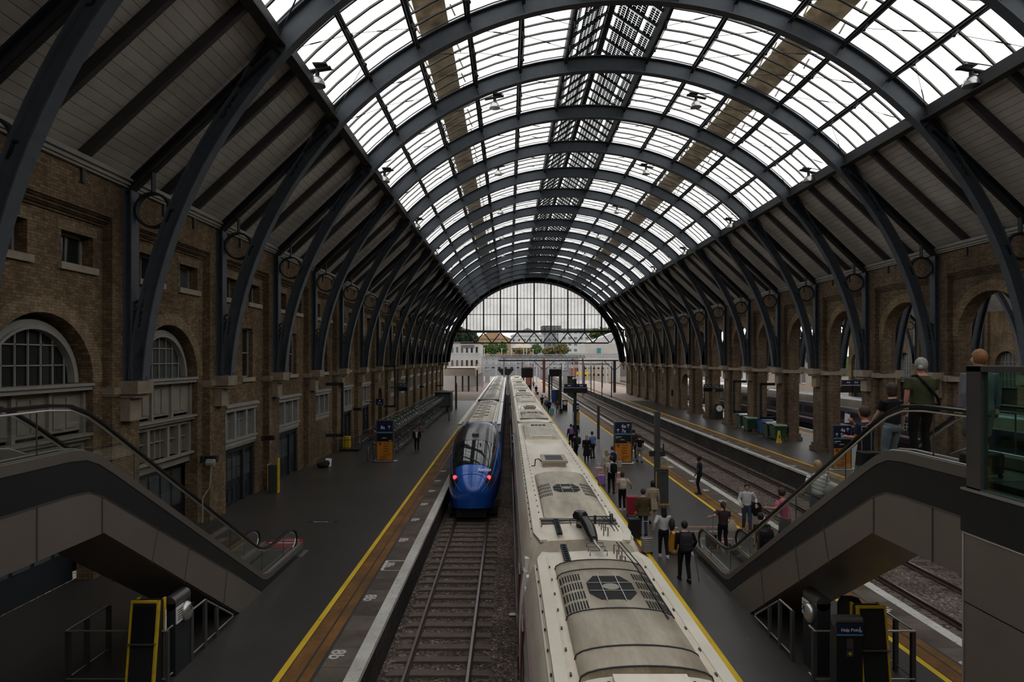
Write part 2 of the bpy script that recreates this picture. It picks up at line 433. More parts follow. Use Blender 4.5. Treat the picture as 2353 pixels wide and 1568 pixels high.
for k in range(-1, 18):
    r = rib0 if k == -1 else dup(rib0)
    r.location = (0, YK(k), 0)
    r['label'] = f'blue-grey arched steel roof rib, {ordn(k+2)} along the hall from the footbridge' if k < 17 else 'blue-grey arched steel roof rib framing the glazed end screen'
    ribs.append(r)
# the twin shed beyond the arcade
EX = 35.6
for k in range(0, 18):
    r = dup(rib0, group='arched steel ribs of the neighbouring hall'); r.location = (EX, YK(k), 0)
    r['label'] = f'dark arched rib in the hall behind the arcade, {ordn(k+1)} from the near end'

# ---------------------------------------------------------------- roof: boarded slopes, rafters, edge girders
DZ = (16.95-12.35)/4.95
def slope(x): return 12.35+(x+12.3)*DZ
for off, nm in ((0, 'main'), (EX, 'east')):
    for s in (-1, 1):
        def mx(x): return off+(x if s < 0 else 2*XC-x)
        ya, yb = (YK(-2) if off == 0 else YK(-1)), YEND
        b = MB(); b.prism([(mx(-12.5), slope(-12.5)), (mx(-7.45), slope(-7.45)), (mx(-7.45), slope(-7.45)+.12), (mx(-12.5), slope(-12.5)+.12)], lambda u, v, t: (u, t, v), ya, yb)
        b.build('ceiling', 'deck_boards', kind='structure')
        b = MB(); X0, X1 = sorted((mx(-7.42), mx(-7.22)))
        b.box(X0, X1, ya, yb, 16.55, 17.1); b.box(min(mx(-7.42), mx(-7.05)), max(mx(-7.42), mx(-7.05)), ya, yb, 16.5, 16.56)
        g = b.build('edge_girder', 'iron_grey')
        tag(g, ('long grey girder at the foot of the roof glass, ' + ('on the bicycle side' if s < 0 else 'over the brick arcade side')) if off == 0 else ('grey girder in the neighbouring hall roof, ' + ('nearest the arcade' if s < 0 else 'furthest from the arcade')), 'girder')
        if off == 0:
            b = MB(); zb = 12.02
            for w, z0, z1 in ((.10, 12.0, 12.08), (.16, 12.08, 12.2), (.24, 12.2, 12.34)):
                a, c = sorted((mx(-12.1), mx(-12.1+w))); b.box(a, c, ya, yb, z0, z1)
            b.build('trim_1', 'white_paint', kind='structure')
raf = MB(); raf.bar((-12.25, 0, slope(-12.25)-.2), (-7.45, 0, slope(-7.45)-.2), .17, .3)
raf.box(-12.1, -12.02, -.06, .06, 11.6, 12.2)
rafter0 = raf.build('roof_rafter', 'iron_grey')
tag(rafter0, '', 'rafter', 'intermediate rafters under the boarded slopes'); first = True
for k in range(-2, 17):
    for j in (1, 2):
        for s in (-1, 1):
            if s > 0 and k < 0: continue
            r = rafter0 if first else rafter0.copy()
            if not first: COL.objects.link(r)
            first = False
            r.location = (0 if s < 0 else 2*XC, YK(k)+BAY*j/3, 0); r.rotation_euler = (0, 0, 0); r.scale = (1 if s < 0 else -1, 1, 1)
            r['label'] = f"straight dark rafter on the {'bicycle' if s < 0 else 'arcade'} side slope, {ordn((k+2)*2+j)} from the footbridge"

# ---------------------------------------------------------------- roof glass over the middle
RG = 17.5
for n, a in enumerate(PURL[1:-1]):
    side = 'bicycle platform' if a < 0 else 'arcade'; idx = (6-n) if a < 0 else n-4
    x, z = pol(RI+.48, a); x2, z2 = pol(RI+.75, a)
    b = MB(); up = (x2-x, 0, z2-z)
    xm, zm = pol(RI+.6, a)
    b.bar((xm, YK(-2), zm), (xm, YEND, zm), .05, .26, up=up); xt, zt = pol(RI+.75, a); b.bar((xt, YK(-2), zt), (xt, YEND, zt), .18, .04, up=up)
    xt, zt = pol(RI+.46, a); b.bar((xt, YK(-2), zt), (xt, YEND, zt), .14, .03, up=up)
    p = b.build('roof_purlin', 'iron_dark'); tag(p, f'long dark purlin under the roof glass, {ordn(idx)} from the crown, {side} side', 'purlin', 'purlins of the glazed vault')
    b = MB()
    for k in range(-2, 17):
        xa, za = pol(RI+.42, a); xb, zb = pol(RI+.14, a)
        b.tube([(xa, YK(k)+.15, za), (xb, YK(k)+2, zb), (xb, YK(k)+4.1, zb), (xa, YK(k)+5.95, za)], .022, 5)
        for q in (2, 4.1): b.tube([(xb, YK(k)+q, zb), (xa, YK(k)+q, za)], .04, 5); b.ball((xb, YK(k)+q, zb), .07, 6)
    b.build('truss_rod', 'iron_dark', p)
# glazing, bay by bay: bars and panes, diagonal rods
def vault(mb, k, a0, a1, r, n=10):
    secs = []
    for i in range(n+1):
        x, z = pol(r, a0+(a1-a0)*i/n); secs.append([(x, YK(k), z), (x, YK(k+1), z)])
    mb.loft(secs, closed=False)
for k in range(-2, 17):
    w = thing(f'window_{k+3}', f'curved roof glazing of bay {k+3} from the footbridge', 'window', kind='structure')
    g = MB(); vault(g, k, -47, -6.8, RG+.06, 14); vault(g, k, 6.8, 47, RG+.06, 14); g.build('glass', 'roof_glass', w)
    b = MB()
    for j in range(7):
        y = YK(k)+BAY*j/7+.0
        for a0, a1 in ((-47, -7), (7, 47)):
            for i in range(10):
                (xa, za), (xb, zb) = pol(RG, a0+(a1-a0)*i/10), pol(RG, a0+(a1-a0)*(i+1)/10)
                b.bar((xa, y, za), (xb, y, zb), .075, .025, up=(xa-XC, 0, za-ZC))
                if j:
                    b.bar((xa, y-.035, za), (xb, y-.035, zb), .015, .065, up=(xa-XC, 0, za-ZC)); b.bar((xa, y+.035, za), (xb, y+.035, zb), .015, .065, up=(xa-XC, 0, za-ZC))
    b.build('glazing_bars', 'glazing_bar', w)
    b = MB()
    for i, a in enumerate(PURL[:-1]):
        if a == -7: continue
        c = PURL[i+1]; out = a if abs(a) > abs(c) else c; inn = c if out == a else a
        for q0, q1 in ((2.0, .2), (4.1, 5.9)) if abs(out) > 40 else ((2.0, .2), (4.1, 2.1)):
            x, z = pol(RI+.2, inn); x2, z2 = pol(RI+.3, out); P, Q = Vector((x, YK(k)+q0, z)), Vector((x2, YK(k)+q1, z2))
            b.tube([P, P.lerp(Q, .42), P.lerp(Q, .45), P.lerp(Q, .58), P.lerp(Q, .61), Q], [.011, .011, .026, .026, .011, .011], 4)
    b.build('tie_rods', 'iron_dark', w)
    # raised ridge light with solar glass
    HR = 24.0
    g = MB()
    for s in (-1, 1):
        xa, za = pol(RG, 6.9*s); g.quad((xa+.02*s, YK(k), za+.25), (xa+.02*s, YK(k+1), za+.25), (XC, YK(k+1), HR), (XC, YK(k), HR))
    g.build('solar_panels', 'solar_glass', w)
    b = MB()
    for s in (-1, 1):
        xa, za = pol(RG, 6.9*s)
        for j in range(6):
            y = YK(k)+BAY*j/5
            if j < 5: b.bar((xa, y+.0, za+.18), (XC, y, HR-.07), .07 if j else .12, .12)
        for f in (.33, .66): b.bar((xa+(XC-xa)*f, YK(k), za+.2+(HR-za-.27)*f), (xa+(XC-xa)*f, YK(k+1), za+.2+(HR-za-.27)*f), .06, .06)
        b.box(min(xa-.08, xa+.08), max(xa-.08, xa+.08), YK(k), YK(k+1), za-.35, za+.3)
        b.tube([(xa+.3*-s, YK(k)+.25, za-.1), (xa+.75*-s, YK(k)+.25, za+.35), (xa+.3*-s, YK(k)+.25, za+.6)], .03, 5)
    b.box(XC-.13, XC+.13, YK(k), YK(k+1), HR-.3, HR+.03)
    b.build('ridge_frame', 'iron_dark', w)
for s in (-1, 1):
    b = MB(); vv = []
    for a0, a1 in ((25, 29.2),):
        (xa, za), (xb, zb) = pol(18.15, s*a0), pol(18.15, s*a1); (xc, zc), (xd, zd) = pol(18.25, s*a1), pol(18.25, s*a0)
        b.prism([(xa, za), (xb, zb), (xc, zc), (xd, zd)], lambda u, v, t: (u, t, v), YK(-2), YEND)
    gx = b.build('roof_walkway', 'walkway_grating'); tag(gx, f"brown maintenance walkway lying on top of the roof glass, {'bicycle platform' if s < 0 else 'arcade'} side", 'walkway')
    b = MB()
    for k in range(-2, 17):
        for j in range(4):
            y = YK(k)+BAY*j/4
            for a in (24.4, 29.8): x, z = pol(18.1, s*a); x2, z2 = pol(17.6, s*a); b.bar((x, y, z), (x2, y, z2), .06, .06)
    b.build('supports', 'roof_gantry', gx)
# ---------------------------------------------------------------- wall_left: stock brick, pilasters, blind panels
XP = -12.4                                   # panel face
wl = MB()
wins = []
for k in range(-2, 17):
    a, b_ = YK(k), YK(k+1); c = (a+b_)/2
    y0, y1 = a+.68, b_-.68
    holes = [(c-1.85, c-.55, 9.3, 10.2, False), (c+.65, c+1.95, 9.3, 10.2, False)]
    if k <= 1: holes += [(c-1.95, c+1.95, .0, 5.9, True)]
    else:
        holes += [(c-.05, c+1.1, 5.72, 8.05, False)]
        if k not in (7,): holes += [(c-1.85, c+1.35, 2.6, 4.45, False)]
        if k in (2, 3, 5, 6): holes += [(c-1.85, c+1.35, .0, 2.55, False)]
        if k == 7: holes += [(c-.9, c+.9, .0, 2.9, True)]
    holed(wl, y0, y1, 0, 10.62, holes, XP, XP-.5)
    # pilaster returns and faces
    wl.box(-13.0, XL, a-.68, a+.68, 0, 12.35)
    wl.box(-13.0, XL, y0, y1, 10.9, 12.35)
    for i in range(4): wl.box(-13.0, XP+.06*(i+1), y0, y1, 10.62+.07*i, 10.69+.07*i)
wl_o = wl.build('wall_left', 'stock_brick', kind='structure')
b = MB()
for k in range(-2, 17):
    a, b_ = YK(k)+.68, YK(k+1)-.68
    for i in (1, 3): b.box(XP-.1, XP+.075+.06*i, a, b_, 10.63+.07*i, 10.655+.07*i)
b.build('corbel_courses', 'dark_brick', wl_o)
b = MB()
for k in range(-1, 18):
    y = YK(k)
    b.box(XL-.02, XL+.62, y-.42, y+.42, 5.5, 5.9); b.box(XL-.02, XL+.5, y-.34, y+.34, 5.38, 5.5); b.box(XL-.02, XL+.3, y-.3, y+.3, 4.65, 5.38)
    b.box(XL-.3, XL+.1, y-.74, y+.74, 5.5, 5.72); b.box(XL-.3, XL+.06, y-.72, y+.72, 5.44, 5.5)
b.build('stone_corbels', 'stone', wl_o)
b = MB()
for k in range(-2, 17):
    c = YK(k)+BAY/2
    if k <= 1: arch_ring(b, c, 5.9, 1.95, .42, XP-.02, XP+.015)
    else: b.box(XP-.02, XP+.02, YK(k)+.68, c-.1, 5.44, 5.56)
    b.box(XP-.02, XP+.012, c-2.0, c-.4, 10.2, 10.5); b.box(XP-.02, XP+.012, c+.5, c+2.1, 10.2, 10.5)
b.build('brick_arches', 'arch_brick', wl_o)
wn = 20
def sash(y0, y1, z0, z1, xr, cols, rows, mpane, mframe='white_paint', sill=True, fr=.07, bars=.03, nm='window'):
    global wn
    w = thing(f'window_{wn}', f'window in the brick wall {wn}', 'window', kind='structure'); wn += 1
    b = MB(); b.box(xr-.04, xr+.04, y0, y0+fr, z0, z1); b.box(xr-.04, xr+.04, y1-fr, y1, z0, z1)
    b.box(xr-.04, xr+.04, y0, y1, z0, z0+fr); b.box(xr-.04, xr+.04, y0, y1, z1-fr, z1)
    for i in range(1, cols): y = y0+(y1-y0)*i/cols; b.box(xr-.02, xr+.03, y-bars/2, y+bars/2, z0, z1)
    for i in range(1, rows): z = z0+(z1-z0)*i/rows; b.box(xr-.02, xr+.035, y0, y1, z-bars/2, z+bars/2)
    b.build('window_frame', mframe, w)
    g = MB(); g.box(xr-.03, xr-.01, y0+.02, y1-.02, z0+.02, z1-.02); g.build('pane', mpane, w)
    if sill:
        s = MB(); s.box(XP-.3, XP+.1, y0-.12, y1+.12, z0-.2, z0); s.build('window_sill', 'stone_light', w)
    return w
def tripartite(k, c):
    global wn
    w = thing(f'window_{wn}', f'white triple window over the ground floor opening, bay {k+3}', 'window', kind='structure'); wn += 1
    y0, y1, z0, z1 = c-1.85, c+1.35, 2.6, 4.45
    b = MB()
    b.box(XP-.2, XP+.02, y0, y1, z0, z0+.1); b.box(XP-.1, XP+.12, y0-.1, y1+.1, z0+.3, z0+.38); b.box(XP-.2, XP+.06, y0, y1, z0+.1, z0+.3)
    b.box(XP-.1, XP+.1, y0-.05, y1+.05, z1-.22, z1-.02); b.box(XP-.1, XP+.2, y0-.15, y1+.15, z1-.02, z1+.06); b.box(XP-.1, XP+.14, y0-.1, y1+.1, z1+.06, z1+.12)
    for y in (y0+.07, y0+1.0, y0+2.2, y1-.07): b.box(XP-.22, XP+.04, y-.07, y+.07, z0+.3, z1-.2)
    for y in (y0+.5, y0+1.4, y0+1.8, y0+2.65): b.box(XP-.22, XP-.16, y-.02, y+.02, z0+.3, z1-.2)
    b.box(XP-.22, XP-.15, y0, y1, 3.75, 3.79)
    b.build('window_frame', 'white_paint', w)
    g = MB(); g.box(XP-.24, XP-.2, y0, y1, z0+.3, z1-.2); g.build('pane', 'pale_pane', w)
dn = 1
def doors(c, name_lab):
    global dn
    y0, y1 = c-1.85, c+1.35
    d = thing(f'door_{dn}', name_lab, 'door', kind='structure'); dn += 1
    b = MB(); b.box(XP-.3, XP-.1, y0, y1, 2.35, 2.55); 
    for y in (y0+.06, y0+2.1, y1-.06): b.box(XP-.3, XP-.08, y-.07, y+.07, 0, 2.4)
    b.build('door_frame', 'door_paint', d)
    for i, (a, e) in enumerate(((y0+.13, y0+1.08), (y0+1.1, y0+2.03), (y0+2.17, y1-.13))):
        l = MB(); l.box(XP-.28, XP-.2, a, e, .03, 2.34)
        for q in (0, .5): l.box(XP-.2, XP-.17, a+.08+q*(e-a), a+(.42+q)*(e-a), .15, .75)
        lf = l.build('door_leaf', 'door_paint', d)
        g = MB()
        for q in (0, .5):
            for z in (1.1, 1.62): g.box(XP-.21, XP-.19, a+.1+q*(e-a)*.95, a+.08+(.40+q)*(e-a), z, z+.48)
        g.build('door_glazing', 'grey_pane', lf)
for k in range(-2, 17):
    c = YK(k)+BAY/2
    pm = ['dark_pane', 'grey_pane'][k % 2]
    sash(c-1.85, c-.55, 9.3, 10.2, XP-.38, 2, 1, 'dark_pane'); sash(c+.65, c+1.95, 9.3, 10.2, XP-.38, 2, 1, pm)
    if k <= 1:
        w = thing(f'window_{wn}', f'arched window with white glazing bars, bay {k+3}', 'window', kind='structure'); wn += 1
        b = MB(); xr = XP-.42
        arch_ring(b, c, 5.9, 1.56, .2, xr-.05, xr+.12); arch_ring(b, c, 5.9, 1.5, .07, xr-.02, xr+.2); e_ = MB(); arch_ring(e_, c, 5.9, 1.74, .26, xr-.12, xr-.05); e_.build('brick_reveal', 'dark_brick', w)
        b.box(xr-.1, xr+.4, c-1.95, c+1.95, 5.68, 5.84); b.box(xr-.1, xr+.46, c-1.98, c+1.98, 5.8, 5.88)
        for i in range(-3, 4):
            y = i*.44; h = sqrt(1.58**2-y*y); b.box(xr-.02, xr+.02, c+y-.018, c+y+.018, 5.85, 5.9+h)
        for z in (6.42, 6.98): h = sqrt(1.58**2-(z-5.9)**2); b.box(xr-.02, xr+.02, c-h, c+h, z-.018, z+.018)
        b.build('window_frame', 'white_paint', w)
        g = MB(); n = 20
        g.prism([(c+1.6*cos(pi*i/n), 5.9+1.6*sin(pi*i/n)) for i in range(n+1)]+[(c-1.6, 5.82), (c+1.6, 5.82)], lambda u, v, t: (t, u, v), xr-.06, xr-.04)
        g.build('pane', 'dark_pane' if k == 0 else 'grey_pane', w)
        # timber front below the arch
        b = MB(); b.box(xr-.1, xr+.1, c-1.95, c+1.95, 4.5, 5.7); b.box(xr, xr+.42, c-1.95, c+1.95, 4.32, 4.4); b.box(xr, xr+.34, c-1.95, c+1.95, 4.22, 4.32)
        for y in (-1.9, -.72, .55, 1.9): b.box(xr+.05, xr+.2, c+y-.06, c+y+.06, 4.4, 5.7)
        for j, y in enumerate((-1.7, -1.2, -.5, -.05, .75, 1.25)):
            b.box(xr+.08, xr+.13, c+y, c+y+.36, 4.6, 5.5); b.box(xr+.12, xr+.14, c+y+.08, c+y+.28, 4.62, 4.66)
        b.box(xr-.1, xr+.12, c-1.95, c+1.95, 2.55, 2.95); b.box(xr-.1, xr+.3, c-1.95, c+1.95, 2.86, 2.95)
        b.box(xr-.1, xr+.15, c-1.95, c+1.95, 4.05, 4.24)
        for y in (-1.88, -.9, .35, 1.1, 1.88): b.box(xr-.1, xr+.16, c+y-.07, c+y+.07, 2.9, 4.1)
        for y in (-1.4, -.3, .05, 1.5): b.box(xr-.1, xr+.02, c+y-.02, c+y+.02, 2.9, 4.1)
        b.box(xr-.1, xr+.02, c-1.9, c+1.9, 3.55, 3.6)
        b.build('timber_front', 'cream_paint', w)
        g = MB(); g.box(xr-.14, xr-.1, c-1.9, c+1.9, 2.9, 4.1); g.build('pane', 'pale_pane', w)
        g = MB(); g.box(xr-.3, xr-.2, c-1.95, c+1.95, 0, 2.6); g.build('shop_front', 'door_paint', w)
        g = MB()
        for i in range(5): g.box(xr-.2, xr-.17, c-1.8+.75*i, c-1.2+.75*i, .9, 2.3)
        g.build('shop_glass', 'grey_pane', w)
    else:
        sash(c-.05, c+1.1, 5.72, 8.05, XP-.25, 1, 2, 'dark_pane', bars=.05)
        if k != 7: tripartite(k, c)
        if k in (2, 3, 5, 6): doors(c, f'blue-black double doors, bay {k+3}')
        if k == 7:
            b = MB(); b.box(XP-.5, XP-.45, c-1, c+1, 0, 4); b.build(f'door_{dn}', 'black_matt', kind='structure'); dn += 1  # black sheet standing in for the shade inside the arched niche, no door leaf
b = MB()   # blocked ground-floor panels
for k in range(4, 17):
    c = YK(k)+BAY/2
    if k in (5, 6, 7): continue
b.box(-13.6, -13.5, YK(-2), YEND, 0, 12.3); b.build('wall_back', 'black_matt', kind='structure')

# ---------------------------------------------------------------- wall_right: open arcade between the two halls
wr = MB(); XB = XR+1.25
XW = XR+.3
for k in range(-2, 17):
    a, b_ = YK(k), YK(k+1); c = (a+b_)/2
    if k <= 9: holes = [(c-2.05, c+2.05, 0, 7.75, True)]
    elif k == 10: holes = [(c-2.0, c+2.0, 0, 2.7, True), (c-.55, c+.55, 6.0, 8.2, True)]
    else: holes = [(c-1.5, c-.1, 1.9 if k > 11 else 6.0, 5.0 if k > 11 else 8.0, False), (c+.5, c+1.7, 1.9 if k > 11 else 6.2, 5.0 if k > 11 else 8.0, False)]
    holed(wr, a+.68, b_-.68, 0, 10.62, holes, XW, XB-.3)
    wr.box(XR, XB, a-.68, a+.68, 0, 12.35); wr.box(XR, XB, a+.68, b_-.68, 10.9, 12.35)
    for i in range(4): wr.box(XW-.06*(i+1), XB-.3, a+.68, b_-.68, 10.62+.07*i, 10.69+.07*i)
    wr.box(XR-.1, XB+.1, a-.78, a+.78, 0, .55); wr.box(XR-.2, XB+.2, a-.86, a+.86, 0, .3)
wr_o = wr.build('wall_right', 'pier_brick', kind='structure')
b = MB()
for k in range(-2, 17):
    c = YK(k)+BAY/2
    if k <= 9: arch_ring(b, c, 7.75, 2.05, .5, XW-.03, XW+.05); arch_ring(b, c, 7.75, 2.05, .5, XB-.32, XB-.27)
    elif k == 10: arch_ring(b, c, 2.7, 2.0, .35, XW-.03, XW+.05)
b.build('brick_arches', 'arch_brick', wr_o)
b = MB()
for k in range(-1, 18):
    y = YK(k)
    for s, xf in ((-1, XR), (1, XB)):
        def bx(d0, d1, ya, yb, za, zb): p, q = sorted((xf+s*d0, xf+s*d1)); b.box(p, q, y+ya, y+yb, za, zb)
        bx(-.02, .62, -.5, .5, 5.5, 5.9); bx(-.02, .5, -.4, .4, 5.36, 5.5); bx(-.02, .28, -.32, .32, 4.6, 5.36); bx(-.3, .08, -.76, .76, 5.45, 5.75)
    b.box(XR-.04, XB+.04, y-1.04, y-.66, 5.45, 5.7); b.box(XR-.04, XB+.04, y+.66, y+1.04, 5.45, 5.7)
    if k >= 10: b.box(XW-.1, XW, y, y+BAY, 5.5, 5.72)
b.build('stone_corbels', 'stone_light', wr_o)
# outer wall of the far hall
XO = XR+EX
wo = MB()
for k in range(-2, 15):
    a, b_ = YK(k), YK(k+1); c = (a+b_)/2
    holes = [(c-1.6, c+1.6, 0, 5.9, True)]
    holed(wo, a+.68, b_-.68, 0, 12.3, holes, XO+.3, XO+.9); wo.box(XO, XO+1, a-.68, a+.68, 0, 12.3)
wo_o = wo.build('wall_outer', 'stock_brick', kind='structure')
b = MB(); b.box(XO+1.0, XO+1.1, YK(-2), YK(15), 0, 12); b.build('wall_outer_back', 'black_matt', kind='structure')
for k in range(1, 15):
    c = YK(k)+BAY/2; w = thing(f'window_{wn}', f'arched window in the far wall of the neighbouring hall, {ordn(k)} one', 'window', kind='structure'); wn += 1
    b = MB()
    for i in range(-2, 3): b.box(XO+.7, XO+.75, c+i*.55-.02, c+i*.55+.02, 3.2, 5.9+sqrt(1.6**2-(i*.55)**2))
    for z in (3.2, 4.2, 5.2, 6.2): b.box(XO+.7, XO+.75, c-1.55, c+1.55, z, z+.04)
    b.build('window_frame', 'white_paint', w); g = MB(); g.box(XO+.78, XO+.8, c-1.55, c+1.55, 3.2, 7.4); g.build('pane', 'grey_pane', w)
# glazed middle of the far hall roof (simplified bars over the same vault)
g = MB()
for i in range(16):
    (xa, za), (xb, zb) = pol(RG, -47+94*i/16), pol(RG, -47+94*(i+1)/16)
    g.quad((EX+xa, YK(-1), za), (EX+xa, YEND, za), (EX+xb, YEND, zb), (EX+xb, YK(-1), zb))
w = thing('window_90', 'roof glazing of the neighbouring hall', 'window', kind='structure'); g.build('glass', 'roof_glass', w)
b = MB()
for k in range(-1, 17):
    for j in range(1, 4):
        for i in range(16):
            (xa, za), (xb, zb) = pol(RG-.05, -47+94*i/16), pol(RG-.05, -47+94*(i+1)/16); b.bar((EX+xa, YK(k)+j*1.5, za), (EX+xb, YK(k)+j*1.5, zb), .1, .1)
b.build('glazing_bars', 'glazing_bar', w)

# ---------------------------------------------------------------- glazed end screen
es = thing('window_91', 'half-round glazed screen closing the far end of the vault', 'window', kind='structure')
b = MB(); ZB = 11.95; Y = YEND
for i in range(-5, 6):
    x = 5.05-.1+i*3.23; h = RI**2-(x-XC)**2
    if h <= 0: continue
    zt = ZC+sqrt(h)
    if zt > ZB: b.box(x-.13, x+.13, Y-.15, Y+.1, ZB, zt)
    for j in range(1, 5):
        xx = x+j*.646; hh = RI**2-(xx-XC)**2
        if hh > 0 and ZC+sqrt(hh) > ZB: b.box(xx-.035, xx+.035, Y-.05, Y+.02, ZB, ZC+sqrt(hh))
for z in (15.1, 18.2):
    h = sqrt(RI**2-(z-ZC)**2); b.box(XC-h, XC+h, Y-.1, Y+.05, z-.06, z+.06)
hh = sqrt(RI**2-(ZB-ZC)**2)
b.box(XC-hh-1, XC+hh+1, Y-.3, Y+.2, ZB-.35, ZB+.1)
b.box(XC-14.2, XC+14.2, Y-.12, Y+.05, 9.5, 9.76)
for i in range(-4, 5):
    x = 4.95+i*3.23; b.bar((x, Y, ZB-.3), (x+1.55, Y, 9.7), .2, .1, up=(0, 1, 0)); b.bar((x+3.23, Y, ZB-.3), (x+1.68, Y, 9.7), .2, .1, up=(0, 1, 0))
b.bar((XC-16, Y, 11), (XC-14.2, Y, 9.65), .12, .1)
b.build('screen_frame', 'iron_dark', es)
b = MB(); arc_beam(b, RI-.25, RI+.75, -86, 86, 60, fw=.6, ft=.08); ar = b.build('end_arch', 'iron_dark', es); ar.location = (0, YEND, 0)
g = MB(); n = 30; a0 = math.degrees(math.acos((ZB-ZC)/RI))
g.prism([pol(RI, -a0+2*a0*i/n) for i in range(n+1)], lambda u, v, t: (u, Y+t, v), .03, .05); g.build('glass', 'screen_glass', es)

# the rest of the hall, behind the viewpoint
for x0, x1 in ((-13.6, XL), (XR, XB), (XO+.3, XO+1)):
    flat_ = MB(); flat_.box(x0, x1, -75, YK(-2), 0 if x0 != XR else 7.5, 12.35)
    if x0 == XR:
        for k in range(13): flat_.box(x0, x1, -75+6.1*k, -73.6+6.1*k, 0, 7.5)
    flat_.build('wall_behind', 'stock_brick', kind='structure')
for off in (0, EX):
    for s in (-1, 1):
        def mx(x): return off+(x if s < 0 else 2*XC-x)
        b = MB(); b.prism([(mx(-12.5), slope(-12.5)), (mx(-7.45), slope(-7.45)), (mx(-7.45), slope(-7.45)+.12), (mx(-12.5), slope(-12.5)+.12)], lambda u, v, t: (u, t, v), -75, YK(-2)-.01 if off == 0 else YK(-1)-.01); b.build('ceiling', 'deck_boards', kind='structure')
    b = MB()
    for k in range(13):
        for i in range(16):
            (xa, za), (xb, zb) = pol(RG-.3, -47+94*i/16), pol(RG-.3, -47+94*(i+1)/16); b.bar((off+xa, -75+6.1*k, za), (off+xb, -75+6.1*k, zb), .4, .7)
    for a in PURL: x, z = pol(RG, a); b.box(off+x-.12, off+x+.12, -75, YK(-2), z-.25, z)
    for i in range(70):
        for q in range(8): (xa, za), (xb, zb) = pol(RG, -47+94*q/8), pol(RG, -47+94*(q+1)/8); b.bar((off+xa, -75+1.08*i, za), (off+xb, -75+1.08*i, zb), .12, .05)
    b.build('trim_9', 'iron_dark', kind='structure')
b = MB(); b.box(-14, 60, -75.5, -75, -1, 24); b.build('wall_south', 'stock_brick', kind='structure')
# ---------------------------------------------------------------- ground, platforms, track
ZR = -0.915                                     # rail head
def flat(name, x0, x1, y0, y1, z0, z1, m): b = MB(); b.box(x0, x1, y0, y1, z0, z1); return b.build(name, m, kind='structure')
flat('ground', -160, 220, -76, 700, -1.7, -1.13, 'ballast')
YF = 175
brick_mat('edge_brick', (.085, .07, .06), (.05, .042, .038), (.07, .06, .05), .5)
mat('slab_brown', (.135, .108, .085), .85, 0, .5, .9, .15)
def line_mat():
    t = NT('worn_white'); n = t.ramp(t.noise(9, 6, .8), (.36, 0.0), (.43, 1.0)); n2 = t.noise(1.1, 3)
    col = t.mix(n, (.12, .1, .085), t.ramp(n2, (.3, (.46, .44, .4)), (.7, (.66, .63, .58))))
    x, y, z = t.sep(); st = t.math('FRACT', t.math('MULTIPLY', y, 14)); sm = t.ramp(t.noise(.22, 2), (.5, 0.0), (.52, .45))
    col = t.mix(t.math('MULTIPLY', t.math('GREATER_THAN', st, .65), sm), col, (.14, .12, .1))
    t.bsdf(col, .8, 0, None, .3); M['worn_white'] = t.m
    t = NT('worn_yellow'); n = t.ramp(t.noise(7, 6, .85), (.33, 0.0), (.38, 1.0))
    t.bsdf(t.mix(n, (.1, .08, .05), t.ramp(t.noise(.8, 3), (.3, (.62, .38, .015)), (.7, (.8, .54, .03)))), .7, 0, None, .3); M['worn_yellow'] = t.m
    t = NT('tactile_orange'); x, y, z = t.sep()
    c = t.ramp(t.noise(.9, 6, .75), (.3, (.075, .05, .033)), (.5, (.18, .085, .028)), (.68, (.27, .125, .035)))
    t.bsdf(c, .85, 0, t.bump(t.noise(25, 2), .5, .01), .2); M['tactile_orange'] = t.m
    t = NT('slab_mottled'); x, y, z = t.sep()
    fl = t.math('FLOOR', t.math('MULTIPLY', y, 1.15)); nn = t.n('TexWhiteNoise', noise_dimensions='1D'); t.l(fl, nn.inputs['W'])
    c = t.mix(1.0, t.ramp(t.noise(1.5, 6, .7), (.3, (.075, .06, .05)), (.7, (.15, .12, .098))), t.ramp(nn.outputs['Value'], (0, .75), (1, 1.2)), 'MULTIPLY')
    jf = t.math('FRACT', t.math('MULTIPLY', y, 1.15)); c = t.mix(1.0, c, t.ramp(jf, (0, .55), (.02, 1.0), (.98, 1.0), (1, .55)), 'MULTIPLY')
    t.bsdf(c, .85, 0, t.bump(t.noise(30, 3), .3, .006), .2); M['slab_mottled'] = t.m
line_mat()
mat('paving_pink', (.3, .225, .19), .8, 0, .25, .5)
def platform(x0, x1, left_edge, right_edge, ya=-75, yb=YF, yel=True):
    """slab with its edge courses; an edge flag builds white nosing, slabs, tactile strip and yellow line"""
    a = x0+(1.75 if left_edge else 0); b_ = x1-(1.75 if right_edge else 0)
    flat('floor', a, b_, ya, 96, -1.4, 0, 'asphalt'); flat('floor', a, b_, 96, yb, -1.4, 0, 'paving_pink')
    for on, xe, s in ((left_edge, x0, 1), (right_edge, x1, -1)):
        if not on: continue
        def st(d0, d1, m, z=0.0, nm='floor', zb=-1.4): p, q = sorted((xe+s*d0, xe+s*d1)); flat(nm, p, q, ya, yb, zb, z, m)
        st(.08, .25, 'edge_brick', -.12); st(.0, .30, 'worn_white', .003, 'trim_2', -.12)
        st(.25, .92, 'slab_mottled', 0); st(.92, 1.0, 'asphalt', 0); st(1.0, 1.22, 'tactile_orange', 0, zb=-1.4); st(1.22, 1.27, 'asphalt', -.006); st(1.27, 1.58, 'tactile_orange', .0)
        st(1.58, 1.61, 'asphalt', -.004)
        st(1.61, 1.75, 'worn_yellow', .002, 'trim_3', -1.4)
platform(-13.0, -3.08, False, True)
platform(3.05, 10.68, True, True)
platform(17.04, 28.3, True, True, yb=165)
platform(40.6, 58.5, True, False)
def track(cx, ya, yb, near=60):
    """two rails and a row of sleepers; returns nothing, everything is its own object"""
    return cx
